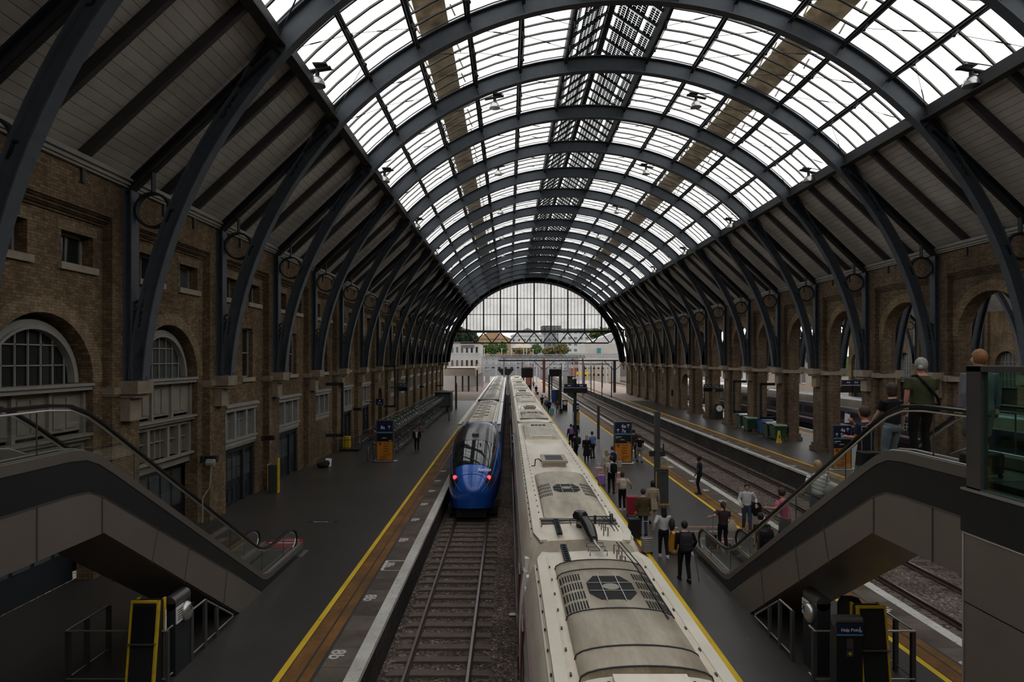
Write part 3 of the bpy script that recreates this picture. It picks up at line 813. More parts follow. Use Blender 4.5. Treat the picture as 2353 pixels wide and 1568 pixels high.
rail_b = MB(); prof = [(-.07, -.15), (.07, -.15), (.07, -.135), (.012, -.11), (.012, -.045), (.036, -.035), (.036, 0), (-.036, 0), (-.036, -.035), (-.012, -.045), (-.012, -.11), (-.07, -.135)]
def make_rail(x, ya, yb, label):
    b = MB(); b.prism(prof, lambda u, v, t: (u, t, v), 0, yb-ya); o = b.build('rail', 'rail_rust'); o.location = (x, ya, ZR)
    t = MB(); t.box(-.034, .034, 0, yb-ya, 0, .003); t.build('running_surface', 'rail_top', o)
    return tag(o, label, 'rail', 'rails in the station')
tracks = [(-1.72, 'the blue train'), (1.6, 'the white-roofed train'), (12.12, 'the middle platform'), (15.57, 'the arcade platform'),
          (29.7, 'the arcade in the neighbouring hall'), (33.3, 'the maroon train'), (39.2, 'the outer platform of the neighbouring hall')]
for cx, who in tracks:
    ya = -8 if cx < 0 else 4
    for s in (-1, 1):
        make_rail(cx+s*.7535, ya, 420 if cx in (12.12, 15.57) else 300, f"{'left' if s < 0 else 'right'} steel rail of the track {'under' if 'train' in who else 'beside'} {who}")
sb = MB()
sb.prism([(-1.25, -.18), (1.25, -.18), (1.25, -.0), (1.1, .02), (-1.1, .02), (-1.25, -.0)], lambda u, v, t: (u, t, v), -.13, .13)
sl0 = sb.build('sleeper', 'sleeper_concrete'); fs = MB()
for s in (-1, 1):
    for q in (-1, 1): fs.box(s*.7535+q*.1-.03, s*.7535+q*.1+.03, -.06, .06, .02, .05)
sl0['category'] = 'sleeper'; used = False
for cx, who, ya, yb in ((-1.72, 'in front of the blue train', 4, 34), (12.12, 'along the middle platform', 9, 70), (15.57, 'along the arcade platform', 9, 70)):
    n = int((yb-ya)/.68)
    for i in range(n):
        o = sl0 if not used else sl0.copy()
        if used:
            COL.objects.link(o)
            for ch in sl0.children: c = ch.copy(); COL.objects.link(c); c.parent = o
        used = True
        o.location = (cx+random.uniform(-.02, .02), ya+i*.68, ZR-(.17 if cx < 0 else .222)); o['group'] = 'sleepers '+who
        o['label'] = f'dusty concrete sleeper {who}, {ordn(i+1)} from the footbridge'
b = MB()
for cx in (12.12, 15.57):
    y = 70
    while y < 200: b.box(cx-1.25, cx+1.25, y-.13, y+.13, ZR-.34, ZR-.2); y += .68
tag(b.build('far_sleepers', 'sleeper_concrete'), 'distant rows of sleepers fading towards the open end', 'sleepers', kind='stuff')
# litter on the ballast and platforms
def scrap(n, xs, ys, z, lab, m, big=.09):
    for i, y in enumerate(sorted(random.uniform(*ys) for _ in range(n))):
        x = random.uniform(*xs); r = big*random.uniform(.4, 1)
        b = MB(); k = 6; b.add([(r*cos(2*pi*j/k)*random.uniform(.5, 1), r*sin(2*pi*j/k)*random.uniform(.4, 1), random.uniform(.0, .03)) for j in range(k)]+[(0, 0, .05)], [(j, (j+1) % k, k) for j in range(k)]+[tuple(range(k))])
        o = b.build('litter_scrap', m); o.location = (x, y, z); tag(o, f'{lab}, {ordn(i+1)} nearest', 'litter', lab+', scattered')
scrap(26, (10.8, 16.9), (12, 60), -1.13, 'small pale litter scrap on the ballast between the platforms', 'sign_white', .08)
scrap(8, (-2.9, -2.55), (8, 22), -1.13, 'crumpled pale scrap under the nosing of the bicycle platform', 'sign_white', .05)
b = MB(); b.lathe([(.0, -.09), (.028, -.09), (.03, .03), (.012, .07), (.012, .1), (0, .1)], n=10, axis='x'); bt = b.build('plastic_bottle', 'white_paint')
x, y = gr(908, 1522, -1.1); bt.location = (x, y, -1.1); tag(bt, 'small flattened bottle lying on the ballast left of the near rail', 'bottle')
b = MB(); b.ball((0, 0, .02), .09, 8, (1.5, 1, .4)); pb = b.build('paper_scrap', 'sign_white'); x, y = gr(1178, 1414, -1.1); pb.location = (x, y, -1.1)
tag(pb, 'white scrap of paper on the ballast beside the white-roofed train', 'litter')
# painted letters along the platform edges: read from the camera's left
def edge_letters(s, x, ys, far):
    for i, y in enumerate(ys):
        t = text_mesh('edge_number', s, .44, 'white_line', bold=.012, ext=.001); t.rotation_euler = (0, 0, -pi/2); t.location = (x, y, .004)
        tag(t, f"painted white {s} on the paving, {ordn(i+1)} along the {far} from the footbridge", 'platform marking', f'painted {s} marks on the {far}')
ys = []
for py in (1495, 1368, 1294, 1238, 1192, 1157, 1127, 1104, 1082): ys.append(gr(780, py)[1]+.02)
edge_letters('8b', -3.96, ys, 'bicycle platform edge')
edge_letters('6b', 9.78, [gr(1800, p)[1] for p in (1520, 1392, 1315, 1262, 1216, 1180, 1150, 1125, 1104, 1072)], 'middle platform edge')
edge_letters('5a', 17.45, [gr(1800, p)[1] for p in (1118, 1094, 1070, 1048, 1030, 1014, 1000)], 'arcade platform edge')
# painted box round the sixth-last mark
b = MB(); x0, x1, y0, y1 = -4.0, -3.38, ys[2]-.75, ys[2]+.15
for a in ((x0, x1, y1, y1+.06), (x0, x0+.1, y0, y1), (x0, x1, y0, y0+.03)): b.box(a[0], a[1], a[2], a[3], 0, .003)
tag(b.build('painted_box', 'worn_white'), 'worn white box painted round a platform mark by the nosing', 'platform marking')
# blue floor strip with white words, pink direction boxes by the escalators
x, y = gr(742, 1200); b = MB(); b.box(-.62, .62, -.06, .06, 0, .004); f = b.build('floor_sign', 'blue_sign'); f.location = (x, y, 0)
tag(f, 'thin blue strip with white lettering stuck on the floor of the bicycle platform', 'floor sign')
t = text_mesh('lettering', 'Platform 8 8a  →', .11, 'sign_white', f, align='CENTER'); t.location = (0, -.035, .006)
mat('pink_mark', (.42, .18, .12), .7, 0, .3, 4)
x, y = gr(1622, 1217); b = MB(); b.box(-.75, .75, .3, .42, 0, .004); b.box(-.75, .75, -.35, -.23, 0, .004)
f = b.build('floor_sign', 'pink_mark'); f.location = (x, y, 0); tag(f, 'orange-pink arrow bars on the floor ahead of the escalator on the middle platform', 'floor sign')
b = MB(); b.box(-.6, .6, -1.3, -1.15, 0, .004); b.prism([(-.35, -1.7), (.35, -1.7), (0, -1.35)], lambda u, v, t: (u, v, t), 0, .004); b.build('arrow', 'pink_mark', f)
x, y = gr(655, 1248); b = MB(); b.lathe([(0, 0), (.62, 0), (.62, .004), (0, .004)], n=28); f = b.build('floor_sign', 'red_paint'); f.location = (x, y, 0); f.scale = (1, 1, 1)
tag(f, 'dark red floor disc with white bands at the foot of the bicycle side escalator', 'floor sign'); b = MB(); b.box(-.55, .55, -.05, .03, .004, .007); b.box(-.4, .4, .3, .34, .004, .007); b.build('band', 'sign_white', f)
# ---------------------------------------------------------------- trains
mat('coach_cream', (.76, .7, .58), .38, .0, .22, .8, .0, .5)
mat('coach_cream_dirty', (.42, .36, .28), .5, 0, .4, 1.2, 0, .4)
mat('coach_white', (.8, .77, .73), .25, 0, .12, .8, 0, .6, coat=.3)
mat('coach_maroon', (.13, .02, .028), .25, 0, .2, 1, 0, .6)
mat('train_blue', (.012, .1, .5), .22, .15, .15, .6, 0, .6, coat=.6)
mat('train_navy', (.012, .03, .1), .3, .1, .2, .6, 0, .6, coat=.3)
mat('cab_glass', (.01, .012, .014), .04, 0, .1, 1, 0, .9)
mat('fairing', (.028, .026, .026), .2, 0, .2, 1, 0, .7)
mat('tail_lamp', (.8, .05, .05), .4, emis=(1.0, .04, .06), es=1.6)
mat('pod_grey', (.4, .35, .28), .32, .3, .35, .9, 0, .5)
def streak():
    t = NT('pod_metal'); n = t.noise(1, 5, .7, vec=t.map((3, .7, 2)))
    c = t.ramp(n, (.3, (.3, .25, .18)), (.5, (.42, .36, .27)), (.72, (.6, .53, .42)))
    t.bsdf(c, .34, .3, None, .5); M['pod_metal'] = t.m
    t = NT('cream_streaked'); n = t.noise(1, 6, .75, vec=t.map((1.2, .35, 1)))
    c = t.ramp(n, (.3, (.6, .51, .39)), (.48, (.78, .69, .56)), (.7, (.87, .8, .68)))
    t.bsdf(c, .4, 0, None, .5, coat=.2); M['cream_streaked'] = t.m
streak()
SEC = [(1.33, -.25), (1.37, .2), (1.38, 1.0), (1.34, 1.7), (1.28, 2.15), (1.2, 2.5), (1.06, 2.75), (.84, 2.86), (0, 2.9)]
def sect(pts, y, cx=0, sx=1.0, dz=0.0):
    r = [(cx+w*sx, y, z+dz) for w, z in pts]; l = [(cx-w*sx, y, z+dz) for w, z in pts if w > .001][::-1]
    return r+l
def window_band(mb, pts, y0, y1, zlo, zhi, off=.012):
    pass
def pod(mb, y0, y1, w=.78, z0=2.84, z1=3.04, n=12, sl0=0, sl1=0):
    """round-backed roof cowl"""
    def sec(y, f=1.0):
        c = [(-w, y, z0-.04)]
        for i in range(n+1): t = pi*i/n; c.append((-w*cos(t)*1.0, y, z0+(z1-z0)*f*sin(t)**.7))
        c.append((w, y, z0-.04)); return c
    ss = ([sec(y0-sl0, .15)] if sl0 else [])+[sec(y0), sec(y1)]+([sec(y1+sl1, .15)] if sl1 else [])
    mb.loft(ss)
def make_coach(near_detail=False):
    L = 23.0; r = thing('railway_coach', '', 'railway coach', (0, 0, 0), group='coaches of the white-roofed train')
    inset = [(w*.8 if i > 3 else w*.96, z-.12 if i > 4 else z) for i, (w, z) in enumerate(SEC)]
    top = SEC[4:]                                       # roof and shoulders
    b = MB()
    def rs(y, k=1.0, dz=0.0):
        rr = [(w*k, y, z+dz) for w, z in top]; ll = [(-w*k, y, z+dz) for w, z in top if w > .001][::-1]; return rr+ll
    b.loft([rs(0, .93, -.06), rs(.35), rs(L-.35), rs(L, .93, -.06)], closed=True)
    b.build('roof', 'cream_streaked', r, smooth=True)
    b = MB()
    for s in (-1, 1):
        side = [(s*w, z) for w, z in SEC[:5]]
        b.loft([[(x, y, z) for x, z in side]+[(s*.9, y, 2.1), (s*.9, y, -.25)] for y in (.05, L-.05)])
    b.box(-1.25, 1.25, .1, .25, -.25, 2.4); b.box(-1.25, 1.25, L-.25, L-.1, -.25, 2.4)
    b.build('body_side', 'coach_white', r, smooth=True)
    for s in (-1, 1):                                   # windows and door lights, then the maroon cant line
        for a, c in ((1.4, 2.2), (3.0, 5.4), (5.9, 8.3), (8.8, 11.2), (11.8, 14.2), (14.8, 17.2), (17.7, 20.1), (20.8, 21.6)):
            b = MB(); b.add([(s*1.385, a, .95), (s*1.385, c, .95), (s*1.355, c, 1.65), (s*1.355, a, 1.65)], [(0, 1, 2, 3)]); b.build('side_window', 'dark_pane', r)
    b = MB()
    for s in (-1, 1):
        b.bar((s*1.292, .1, 2.12), (s*1.292, L-.1, 2.12), .02, .045); b.bar((s*1.39, .1, .1), (s*1.39, L-.1, .1), .02, .5)
        for q in (.95, 21.9): b.bar((s*1.385, q, .2), (s*1.35, q, 1.9), .03, .7, up=(0, 1, 0))
    b.build('maroon_stripe', 'coach_maroon', r)
    b = MB(); b.box(-1.1, 1.1, .5, L-.5, -.82, -.25)
    for q in (2.6, 4.9, L-4.9, L-2.6):
        for s in (-1, 1): b.lathe([(.0, s*.62), (.44, s*.62), (.44, s*.7), (0, s*.7)], (0, q, -.45), 16, 'x')
    b.build('underframe', 'black_matt', r)
    b = MB()
    for s in (-1, 1):                                   # raised gutter strips
        b.bar((s*.98, .5, 2.82), (s*.98, L-.5, 2.82), .16, .05); b.bar((s*1.1, .5, 2.71), (s*1.1, L-.5, 2.71), .03, .04)
        b.bar((s*.98, .5, 2.82), (s*.86, .0, 2.8), .16, .05); b.bar((s*.98, L-.5, 2.82), (s*.86, L-.05, 2.8), .16, .05)
    b.build('roof_gutter', 'coach_cream', r)
    b = MB()
    for s in (-1, 1):
        y = .9
        while y < L-.8: b.box(s*.86-.012, s*.86+.012, y-.03, y+.03, 2.85, 2.875); b.box(s*1.08-.012, s*1.08+.012, y+.2, y+.225, 2.73, 2.765); y += .62
    b.build('roof_clips', 'iron_grey', r)  # rows of small bracket clips along both roof edges
    g = MB(); g.box(-.5, .5, -.36, .1, .0, 2.1); g.box(-.62, .62, -.3, -.2, -.2, 2.3); g.build('gangway', 'rubber', r)
    g = MB(); g.box(-.5, .5, L-.1, L+.36, .0, 2.1); g.build('gangway', 'rubber', r)
    if near_detail: return r
    b = MB(); pod(b, 2.2, 6.6, sl0=.75); b.build('air_conditioning_cowl', 'pod_metal', r, smooth=True)
    vent_slots(r, 3.3, 4.9, .78)
    b = MB(); pod(b, 15.6, 21.4, .82, sl0=.12); c = b.build('air_conditioning_cowl', 'pod_metal', r, smooth=True)
    b = MB(); b.add([(-.42, 15.35, 2.88), (.42, 15.35, 2.88), (.42, 15.55, 3.05), (-.42, 15.55, 3.05)], [(0, 1, 2, 3)]); b.box(-.42, .42, 15.4, 15.75, 2.85, 3.05); b.build('cowl_end', 'coach_cream', r)
    b = MB()
    for i in range(4): b.box(-.38+.2*i, -.22+.2*i, 19.8, 20.25, 3.0, 3.05)
    b.build('fan_grille', 'black_matt', r)
    b = MB(); b.box(-.38, .38, 8.2, 9.6, 2.86, 3.08); b.box(-.44, .44, 8.15, 9.65, 3.02, 3.1); bx = b.build('roof_vent_box', 'pod_grey', r)
    b = MB(); b.box(-.3, .3, 8.4, 9.4, 3.1, 3.105); b.build('mesh_cover', 'iron_dark', bx)
    b = MB(); b.tube([(-.4, 8.6, 2.98), (-.55, 8.5, 3.12), (-.66, 8.5, 3.1), (-.68, 8.5, 2.88), (-.8, 8.5, 2.87)], .02, 6); b.build('cable', 'black_matt', r)
    b = MB(); b.box(-.86, .86, 1.2, 1.35, 2.84, 2.93); b.box(-.86, .86, 1.02, 1.1, 2.86, 2.9); b.build('cross_rail', 'steel_dark', r)
    return r
def vent_slots(r, y0, y1, w, z0=2.84, z1=3.04, rows=4):
    """rows of dark slots on both shoulders of a cowl and an octagonal fan opening in its middle"""
    def S(u): c = u/w; t = math.acos(max(-1, min(1, -c))); return z0+(z1-z0)*sin(t)**.7
    for s in (-1, 1):
        b = MB()
        for j in range(rows):
            ya = y0+(y1-y0)*j/rows; yb = ya+(y1-y0)/rows*.72
            for i in range(8):
                u0 = s*(w*.97-.043*i); u1 = u0-s*.024
                b.add([(u0, ya, S(u0)+.006), (u1, ya, S(u1)+.006), (u1, yb, S(u1)+.006), (u0, yb, S(u0)+.006)], [(0, 1, 2, 3)])
        b.build('vent_grille', 'black_matt', r)
    ym = (y0+y1)/2; b = MB(); ry = (y1-y0)*.36
    pts = [(.36*cx, ym+ry*cy) for cx, cy in ((-1, .4), (-.6, .9), (.6, .9), (1, .4), (1, -.4), (.6, -.9), (-.6, -.9), (-1, -.4))]
    b.add([(x, y, S(x)+.006) for x, y in pts]+[(0, ym, z1+.006)], [(i, (i+1) % 8, 8) for i in range(8)]); f = b.build('fan_opening', 'black_matt', r)
    b = MB(); b.lathe([(.02, 0), (.13, 0), (.13, .006), (.02, .006)], (0, ym, z1+.006), 16); b.build('fan_hub', 'pod_grey', f)
    b = MB()
    for x in (-.14, .14): b.bar((x, ym-ry, z1+.012), (x, ym+ry, z1+.012), .012, .01)
    for q in (-.3, .3): b.bar((-.35, ym+ry*q, z1+.008), (.35, ym+ry*q, z1+.01), .012, .01)
    b.build('guard_bars', 'steel', f)
TX = 1.6
c0 = make_coach(True); c0.location = (TX, 11.95-23, 0); c0['label'] = 'nearest white-roofed coach, with a large grey air-conditioning cowl with slotted vents'
b = MB(); pod(b, 23-4.9, 23-1.15, .78, sl1=.25); b.build('air_conditioning_cowl', 'pod_metal', c0, smooth=True)
for q in (1.62, 3.25, 4.38, 1.15, 4.9):
    prev = None; b = MB()
    for i in range(13):
        t = pi*i/12; p = (-.785*cos(t), 23-q, 2.84+.205*sin(t)**.7)
        if prev: b.bar(prev, p, .025, .012)
        prev = p
    b.build('cowl_seam', 'iron_dark', c0)
vent_slots(c0, 23-3.2, 23-1.7, .78)
b = MB(); pod(b, 23-7.4, 23-5.0, .8, z1=2.99); b.build('roof_hatch', 'coach_cream', c0, smooth=True)
b = MB(); b.box(-.42, .42, 23-7.4, 23-5.05, 2.95, 3.03); h = b.build('hatch_plate', 'cream_streaked', c0)
b = MB()
for s in (-1, 1):
    for i in range(5):
        for j in range(6): b.box(s*(.48+.05*i)-.015, s*(.48+.05*i)+.015, 23-5.25-.14*j, 23-5.15-.14*j, 2.985-.02*i, 3.0-.016*i)
b.build('hatch_grille', 'black_matt', c0)
def roof_gear(r, y, lab='', bl=3.5):
    """cable tray, insulator and bus bars running across the coach end"""
    b = MB()
    for s in (-.045, .045): b.bar((-.52+s, y-1.1, 2.93), (-.52+s, y, 2.93), .02, .05)
    for i in range(9): b.box(-.58, -.46, y-1.05+.13*i, y-1.02+.13*i, 2.9, 2.96)
    b.build('cable_ladder', 'iron_dark', r)
    b = MB()
    for s in (.62, .7): b.tube([(s, y-bl, 3.0), (s, y-bl*.4, 3.0), (s-.1, y, 3.0)], .012, 5)
    b.build('bus_bar', 'black_gloss', r)
    b = MB()
    for q in (.3, .62, .95): b.tube([(.42, y-q, 2.86), (.42, y-q, 3.04), (.5, y-q-.06, 3.04), (.5, y-q-.06, 2.86)], .012, 5)
    b.build('hand_loops', 'steel_dark', r)
roof_gear(c0, 23.0)
coach = make_coach(); NC = 5
for i in range(NC):
    o = coach if i == 0 else dup(coach)
    o.location = (TX, 12.7+i*23.75, 0); o['label'] = f'white-roofed coach with grey roof cowls, {ordn(i+2)} along the train from the footbridge'
    if i == 0: pass
roof_gear(coach, 1.15, bl=1.1)
# high-tension jumper between the two nearest coaches
j = thing('roof_insulator', 'black insulator and thick cable linking the roofs of the two nearest white-roofed coaches', 'insulator', (TX, 12.3, 2.9))
b = MB(); b.lathe([(.0, 0), (.09, 0), (.09, .1), (.05, .12), (.16, .2), (.17, .27), (.12, .35), (0, .37)], (-.02, 1.1, 0), 14); b.build('insulator_head', 'black_gloss', j, smooth=True)
b = MB(); b.tube([(-.02, 1.05, .15), (.05, .8, .2), (.09, .4, .16), (.1, .05, .1), (.1, -.2, .1)], [.1, .12, .13, .11, .08], 12); b.build('rubber_boot', 'rubber', j, smooth=True)
b = MB(); b.tube([(.1, -.2, .1), (.11, -.5, .09), (.15, -.9, .1)], .035, 8); b.build('terminal', 'steel', j, smooth=True)
b = MB()
for y in (-.35, -.6, -.85, 1.25, 1.45):
    x = .1 if y < 0 else -.05; b.tube([(x-.16, y, 0), (x-.16, y, .09), (x+.16, y, .09), (x+.16, y, 0)], .012, 5)
b.build('brackets', 'steel_dark', j)
b = MB(); b.tube([(-.1, 1.5, .12), (.75, 1.45, .14)], .018, 6); b.tube([(.35, 1.4, 0), (.35, 1.4, .18)], .03, 6); b.tube([(.72, 1.35, 0), (.72, 1.45, .2)], .04, 6); b.build('contact_rod', 'black_gloss', j)

# blue train
BX = -1.72
NS = [(28.25, .02, .35, -.35), (28.3, .55, .62, -.35), (28.55, .82, .95, -.4), (28.9, .98, 1.22, -.45), (29.3, 1.08, 1.5, -.5), (29.8, 1.16, 1.76, -.55), (30.5, 1.24, 2.06, -.6), (31.3, 1.3, 2.38, -.62), (32.2, 1.34, 2.62, -.62), (33.3, 1.36, 2.8, -.62), (34.8, 1.37, 2.9, -.62), (36.0, 1.37, 2.92, -.62)]
def nose(y):
    for a, b_ in zip(NS, NS[1:]):
        if y <= b_[0]:
            t = (y-a[0])/(b_[0]-a[0]); t = max(0, min(1, t)); return [a[i]+(b_[i]-a[i])*t for i in (1, 2, 3)]
    return list(NS[-1][1:])
def ns(y, u, off=0.0):
    """u in -1..1 from the right lower edge over the top to the left lower edge"""
    w, zt, zb = nose(y); hb = max(.1, (zt-zb)); t = (1-abs(u))*pi/2*1.0      # t: pi/2 at top, 0 at waist
    s = 1 if u > 0 else -1
    if abs(u) > .72: f = (abs(u)-.72)/.28; x = w*(1-.06*f*f); z = zb+(zt-zb)*.42*(1-f)
    else:
        a = (1-abs(u)/.72)*pi/2; x = w*(cos(a)**.62); z = zb+(zt-zb)*(.42+.58*sin(a)**.72)
    return Vector((BX+s*x*(1+off*.8), y-off*.5, z+off))
def patch(mb, y0, y1, u0, u1, off, ny=10, nu=12, uf=None):
    secs = []
    for i in range(ny+1):
        y = y0+(y1-y0)*i/ny; a, b_ = (u0, u1) if uf is None else uf(i/ny)
        secs.append([ns(y, a+(b_-a)*k/nu, off) for k in range(nu+1)])
    mb.loft(secs, closed=False)
bt = thing('driving_coach', 'blue streamlined cab of the train standing at the bicycle platform, red tail lamps lit', 'train cab')
b = MB(); secs = []
yy = [28.25, 28.3, 28.42, 28.55, 28.72, 28.9, 29.1, 29.3, 29.55, 29.8, 30.15, 30.5, 30.9, 31.3, 31.75, 32.2, 32.75, 33.3, 34, 34.8, 36]
for y in yy: secs.append([ns(y, -1+2*k/48) for k in range(49)])
b.loft(secs); b.build('cab_shell', 'train_blue', bt, smooth=True)
b = MB(); patch(b, 29.34, 31.35, -.4, .4, .02, uf=lambda t: (-.42+.03*t, .42-.03*t)); b.build('windscreen', 'cab_glass', bt, smooth=True)
b = MB(); patch(b, 31.4, 34.8, -.42, .42, .018); fg = b.build('roof_fairing', 'fairing', bt, smooth=True)
b = MB(); b.box(BX-.18, BX+.18, 31.95, 32.4, 2.58, 2.68); b.build('camera_pod', 'steel_dark', bt)
for s in (-1, 1):
    b = MB(); patch(b, 28.58, 29.35, s*.31, s*.6, .015, 8, 6); b.build('lamp_panel', 'fairing', bt, smooth=True)
    p = ns(28.86, s*.37, .03); b = MB(); b.lathe([(0, -.03), (.095, -.03), (.095, .0), (.06, .02), (0, .03)], tuple(p+Vector((0, -.02, .0))), 16, 'y'); b.build('tail_lamp', 'tail_lamp', bt)
    b = MB(); pts = [ns(y, s*.44, .012) for y in yy[1:17]]; b.tube(pts, .012, 4); b.build('seam_strip', 'light_blue', bt)
b = MB(); b.tube([ns(28.42+.38*sin(pi*(k/20)), -.5+k/20*1.0, .006) for k in range(21)], .012, 4); b.tube([ns(y, 0.0, .004) for y in (28.3, 28.5, 28.7, 28.95)], .008, 4); b.build('coupler_hatch_seam', 'black_matt', bt)
b = MB(); p, q = ns(29.36, .08, .05), ns(29.95, -.12, .06); b.tube([p, q], .018, 5); b.tube([q+Vector((-.02, .1, .0)), ns(30.3, -.3, .05)], .01, 4); b.tube([p, ns(29.8, -.02, .05)], .012, 4); b.build('wiper', 'black_gloss', bt)
t = text_mesh('lettering', 'lumo', .3, 'sign_white', bt, bold=.01); P = ns(29.17, .07, .02); nrm = math.atan2(.42, .4)
t.location = (P.x-.04, 28.9, 1.275); t.rotation_euler = (radians(38), 0, 0)
b = MB(); b.box(BX-1.2, BX+1.2, 29.3, 54, -.85, -.5); b.box(BX-.7, BX+.7, 28.5, 29.5, -.82, -.3); b.build('underframe', 'black_matt', bt)
bs = [(1.3, -.55), (1.36, .0), (1.37, 1.0), (1.34, 1.8), (1.25, 2.3)]; br = [(1.25, 2.3), (1.1, 2.65), (.85, 2.84), (0, 2.92)]
def make_blue(L, first=False):
    r = bt if first else thing('passenger_coach', '', 'railway coach', group='coaches behind the blue cab')
    ox, oy = (BX, 36.0) if first else (0, 0)
    b = MB()
    for s in (-1, 1): b.loft([[(ox+s*w, y, z) for w, z in bs]+[(ox+s*.9, y, 2.3), (ox+s*.9, y, -.55)] for y in (oy, oy+L)])
    b.box(ox-1.2, ox+1.2, oy+.1, oy+.2, -.5, 2.3); b.box(ox-1.2, ox+1.2, oy+L-.2, oy+L-.1, -.5, 2.3)
    b.build('body_side', 'train_navy', r, smooth=True)
    b = MB(); b.loft([[(ox+w, y, z) for w, z in br]+[(ox-w, y, z) for w, z in br[:-1]][::-1] for y in (oy, oy+L)]); b.build('roof', 'coach_cream_dirty' if not first else 'coach_cream', r, smooth=True)
    b = MB()
    for s in (-1, 1):
        b.bar((ox+s*1.16, oy, 2.72), (ox+s*1.16, oy+L, 2.72), .22, .08); b.bar((ox+s*.98, oy, 2.84), (ox+s*.98, oy+L, 2.84), .06, .1)
    b.build('roof_duct', 'steel', r)
    for s in (-1, 1):
        y = oy+1.8
        while y < oy+L-3: b = MB(); b.add([(ox+s*1.375, y, 1.0), (ox+s*1.375, y+1.6, 1.0), (ox+s*1.352, y+1.6, 1.7), (ox+s*1.352, y, 1.7)], [(0, 1, 2, 3)]); b.build('side_window', 'dark_pane', r); y += 2.0
    if not first:
        b = MB(); b.box(-1.15, 1.15, .5, L-.5, -.85, -.5); b.build('underframe', 'black_matt', r)
        b = MB(); b.box(-.5, .5, -.5, .2, -.1, 2.1); b.build('gangway', 'rubber', r)
    for y0, y1, m in ((oy+.3, oy+L*.62, 'pod_metal' if first else 'pod_grey'), (oy+L*.7, oy+L-1.6, 'pod_grey')):
        b = MB(); pod(b, y0, y1, .78, 2.86, 3.06, sl0=.3, sl1=.3)
        for v in range(len(b.v)): x, y, z = b.v[v]; b.v[v] = (x+ox, y, z)
        p = b.build('roof_cowl', m, r, smooth=True); b = MB(); y = y0+.7; k = 0
        while y < y1-.5: b.box(ox-.42+(k % 2)*.3, ox+.2+(k % 2)*.25, y, y+.16, 3.04, 3.075); y += 1.15; k += 1
        b.build('cowl_slots', 'iron_dark', p)
    return r
make_blue(18.0, True)
bc = make_blue(25.4)
for i in range(3):
    o = bc if i == 0 else dup(bc); o.location = (BX, 54.6+26*i, 0); o['label'] = f'coach with dark humped roof cowls behind the blue cab, {ordn(i+1)} after it'
b = MB(); b.tube([(BX-1.0, 54.3, 2.9), (BX-.3, 54.2, 3.0), (BX+.8, 54.3, 2.95)], .05, 6); b.box(BX-.9, BX+.9, 53.4, 54.0, 2.88, 3.02)
b.build('pantograph_well', 'iron_dark', bt)
# train in the neighbouring hall
def far_train(x, y0, n):
    r0 = None
    for i in range(n):
        if r0 is None:
            r = thing('maroon_coach', '', 'railway coach', group='coaches in the neighbouring hall'); r0 = r
            b = MB(); b.loft([sect(SEC, 0), sect(SEC, 22.6)]); b.build('body', 'train_navy', r, smooth=True)
            b = MB(); b.loft([sect([(1.3, 2.05), (1.2, 2.5), (1.06, 2.75), (0, 2.9)], .0, 0, 1.01, .01), sect([(1.3, 2.05), (1.2, 2.5), (1.06, 2.75), (0, 2.9)], 22.6, 0, 1.01, .01)]); b.build('roof', 'pod_grey', r, smooth=True)
            b = MB()
            for s in (-1, 1): b.bar((s*1.385, .1, .35), (s*1.385, 22.5, .35), .02, .16); b.bar((s*1.31, .1, 2.02), (s*1.31, 22.5, 2.02), .02, .1)
            b.build('white_stripe', 'sign_white', r); b = MB()
            for s in (-1, 1): b.bar((s*1.39, .1, .2), (s*1.39, 22.5, .2), .02, .1)
            b.build('red_stripe', 'red_paint', r); b = MB()
            for s in (-1, 1):
                for q in range(7): b = MB(); b.add([(s*1.392, 2+q*2.8, .9), (s*1.392, 4.2+q*2.8, .9), (s*1.362, 4.2+q*2.8, 1.6), (s*1.362, 2+q*2.8, 1.6)], [(0, 1, 2, 3)]); b.build('side_window', 'dark_pane', r)
            b = MB(); b.box(-1.1, 1.1, .3, 22.3, -.84, -.25); b.build('underframe', 'black_matt', r)
            b = MB(); b.box(-.7, .7, -.25, .05, -.1, 2.2); b.box(-1.15, -.8, -.02, .03, .9, 1.9); b.box(.8, 1.15, -.02, .03, .9, 1.9); b.build('coach_end', 'black_gloss', r)
        else: r = dup(r0)
        r.location = (x, y0+i*23.1, 0); r['label'] = f'dark coach with a white stripe in the neighbouring hall, {ordn(i+1)} of its train'
    return r0
ft = far_train(33.3, 30, 4)
t = text_mesh('lettering', 'LNER', .9, 'sign_white', ft); t.rotation_euler = (pi/2, 0, -pi/2); t.location = (-1.41, 20.5, .85)
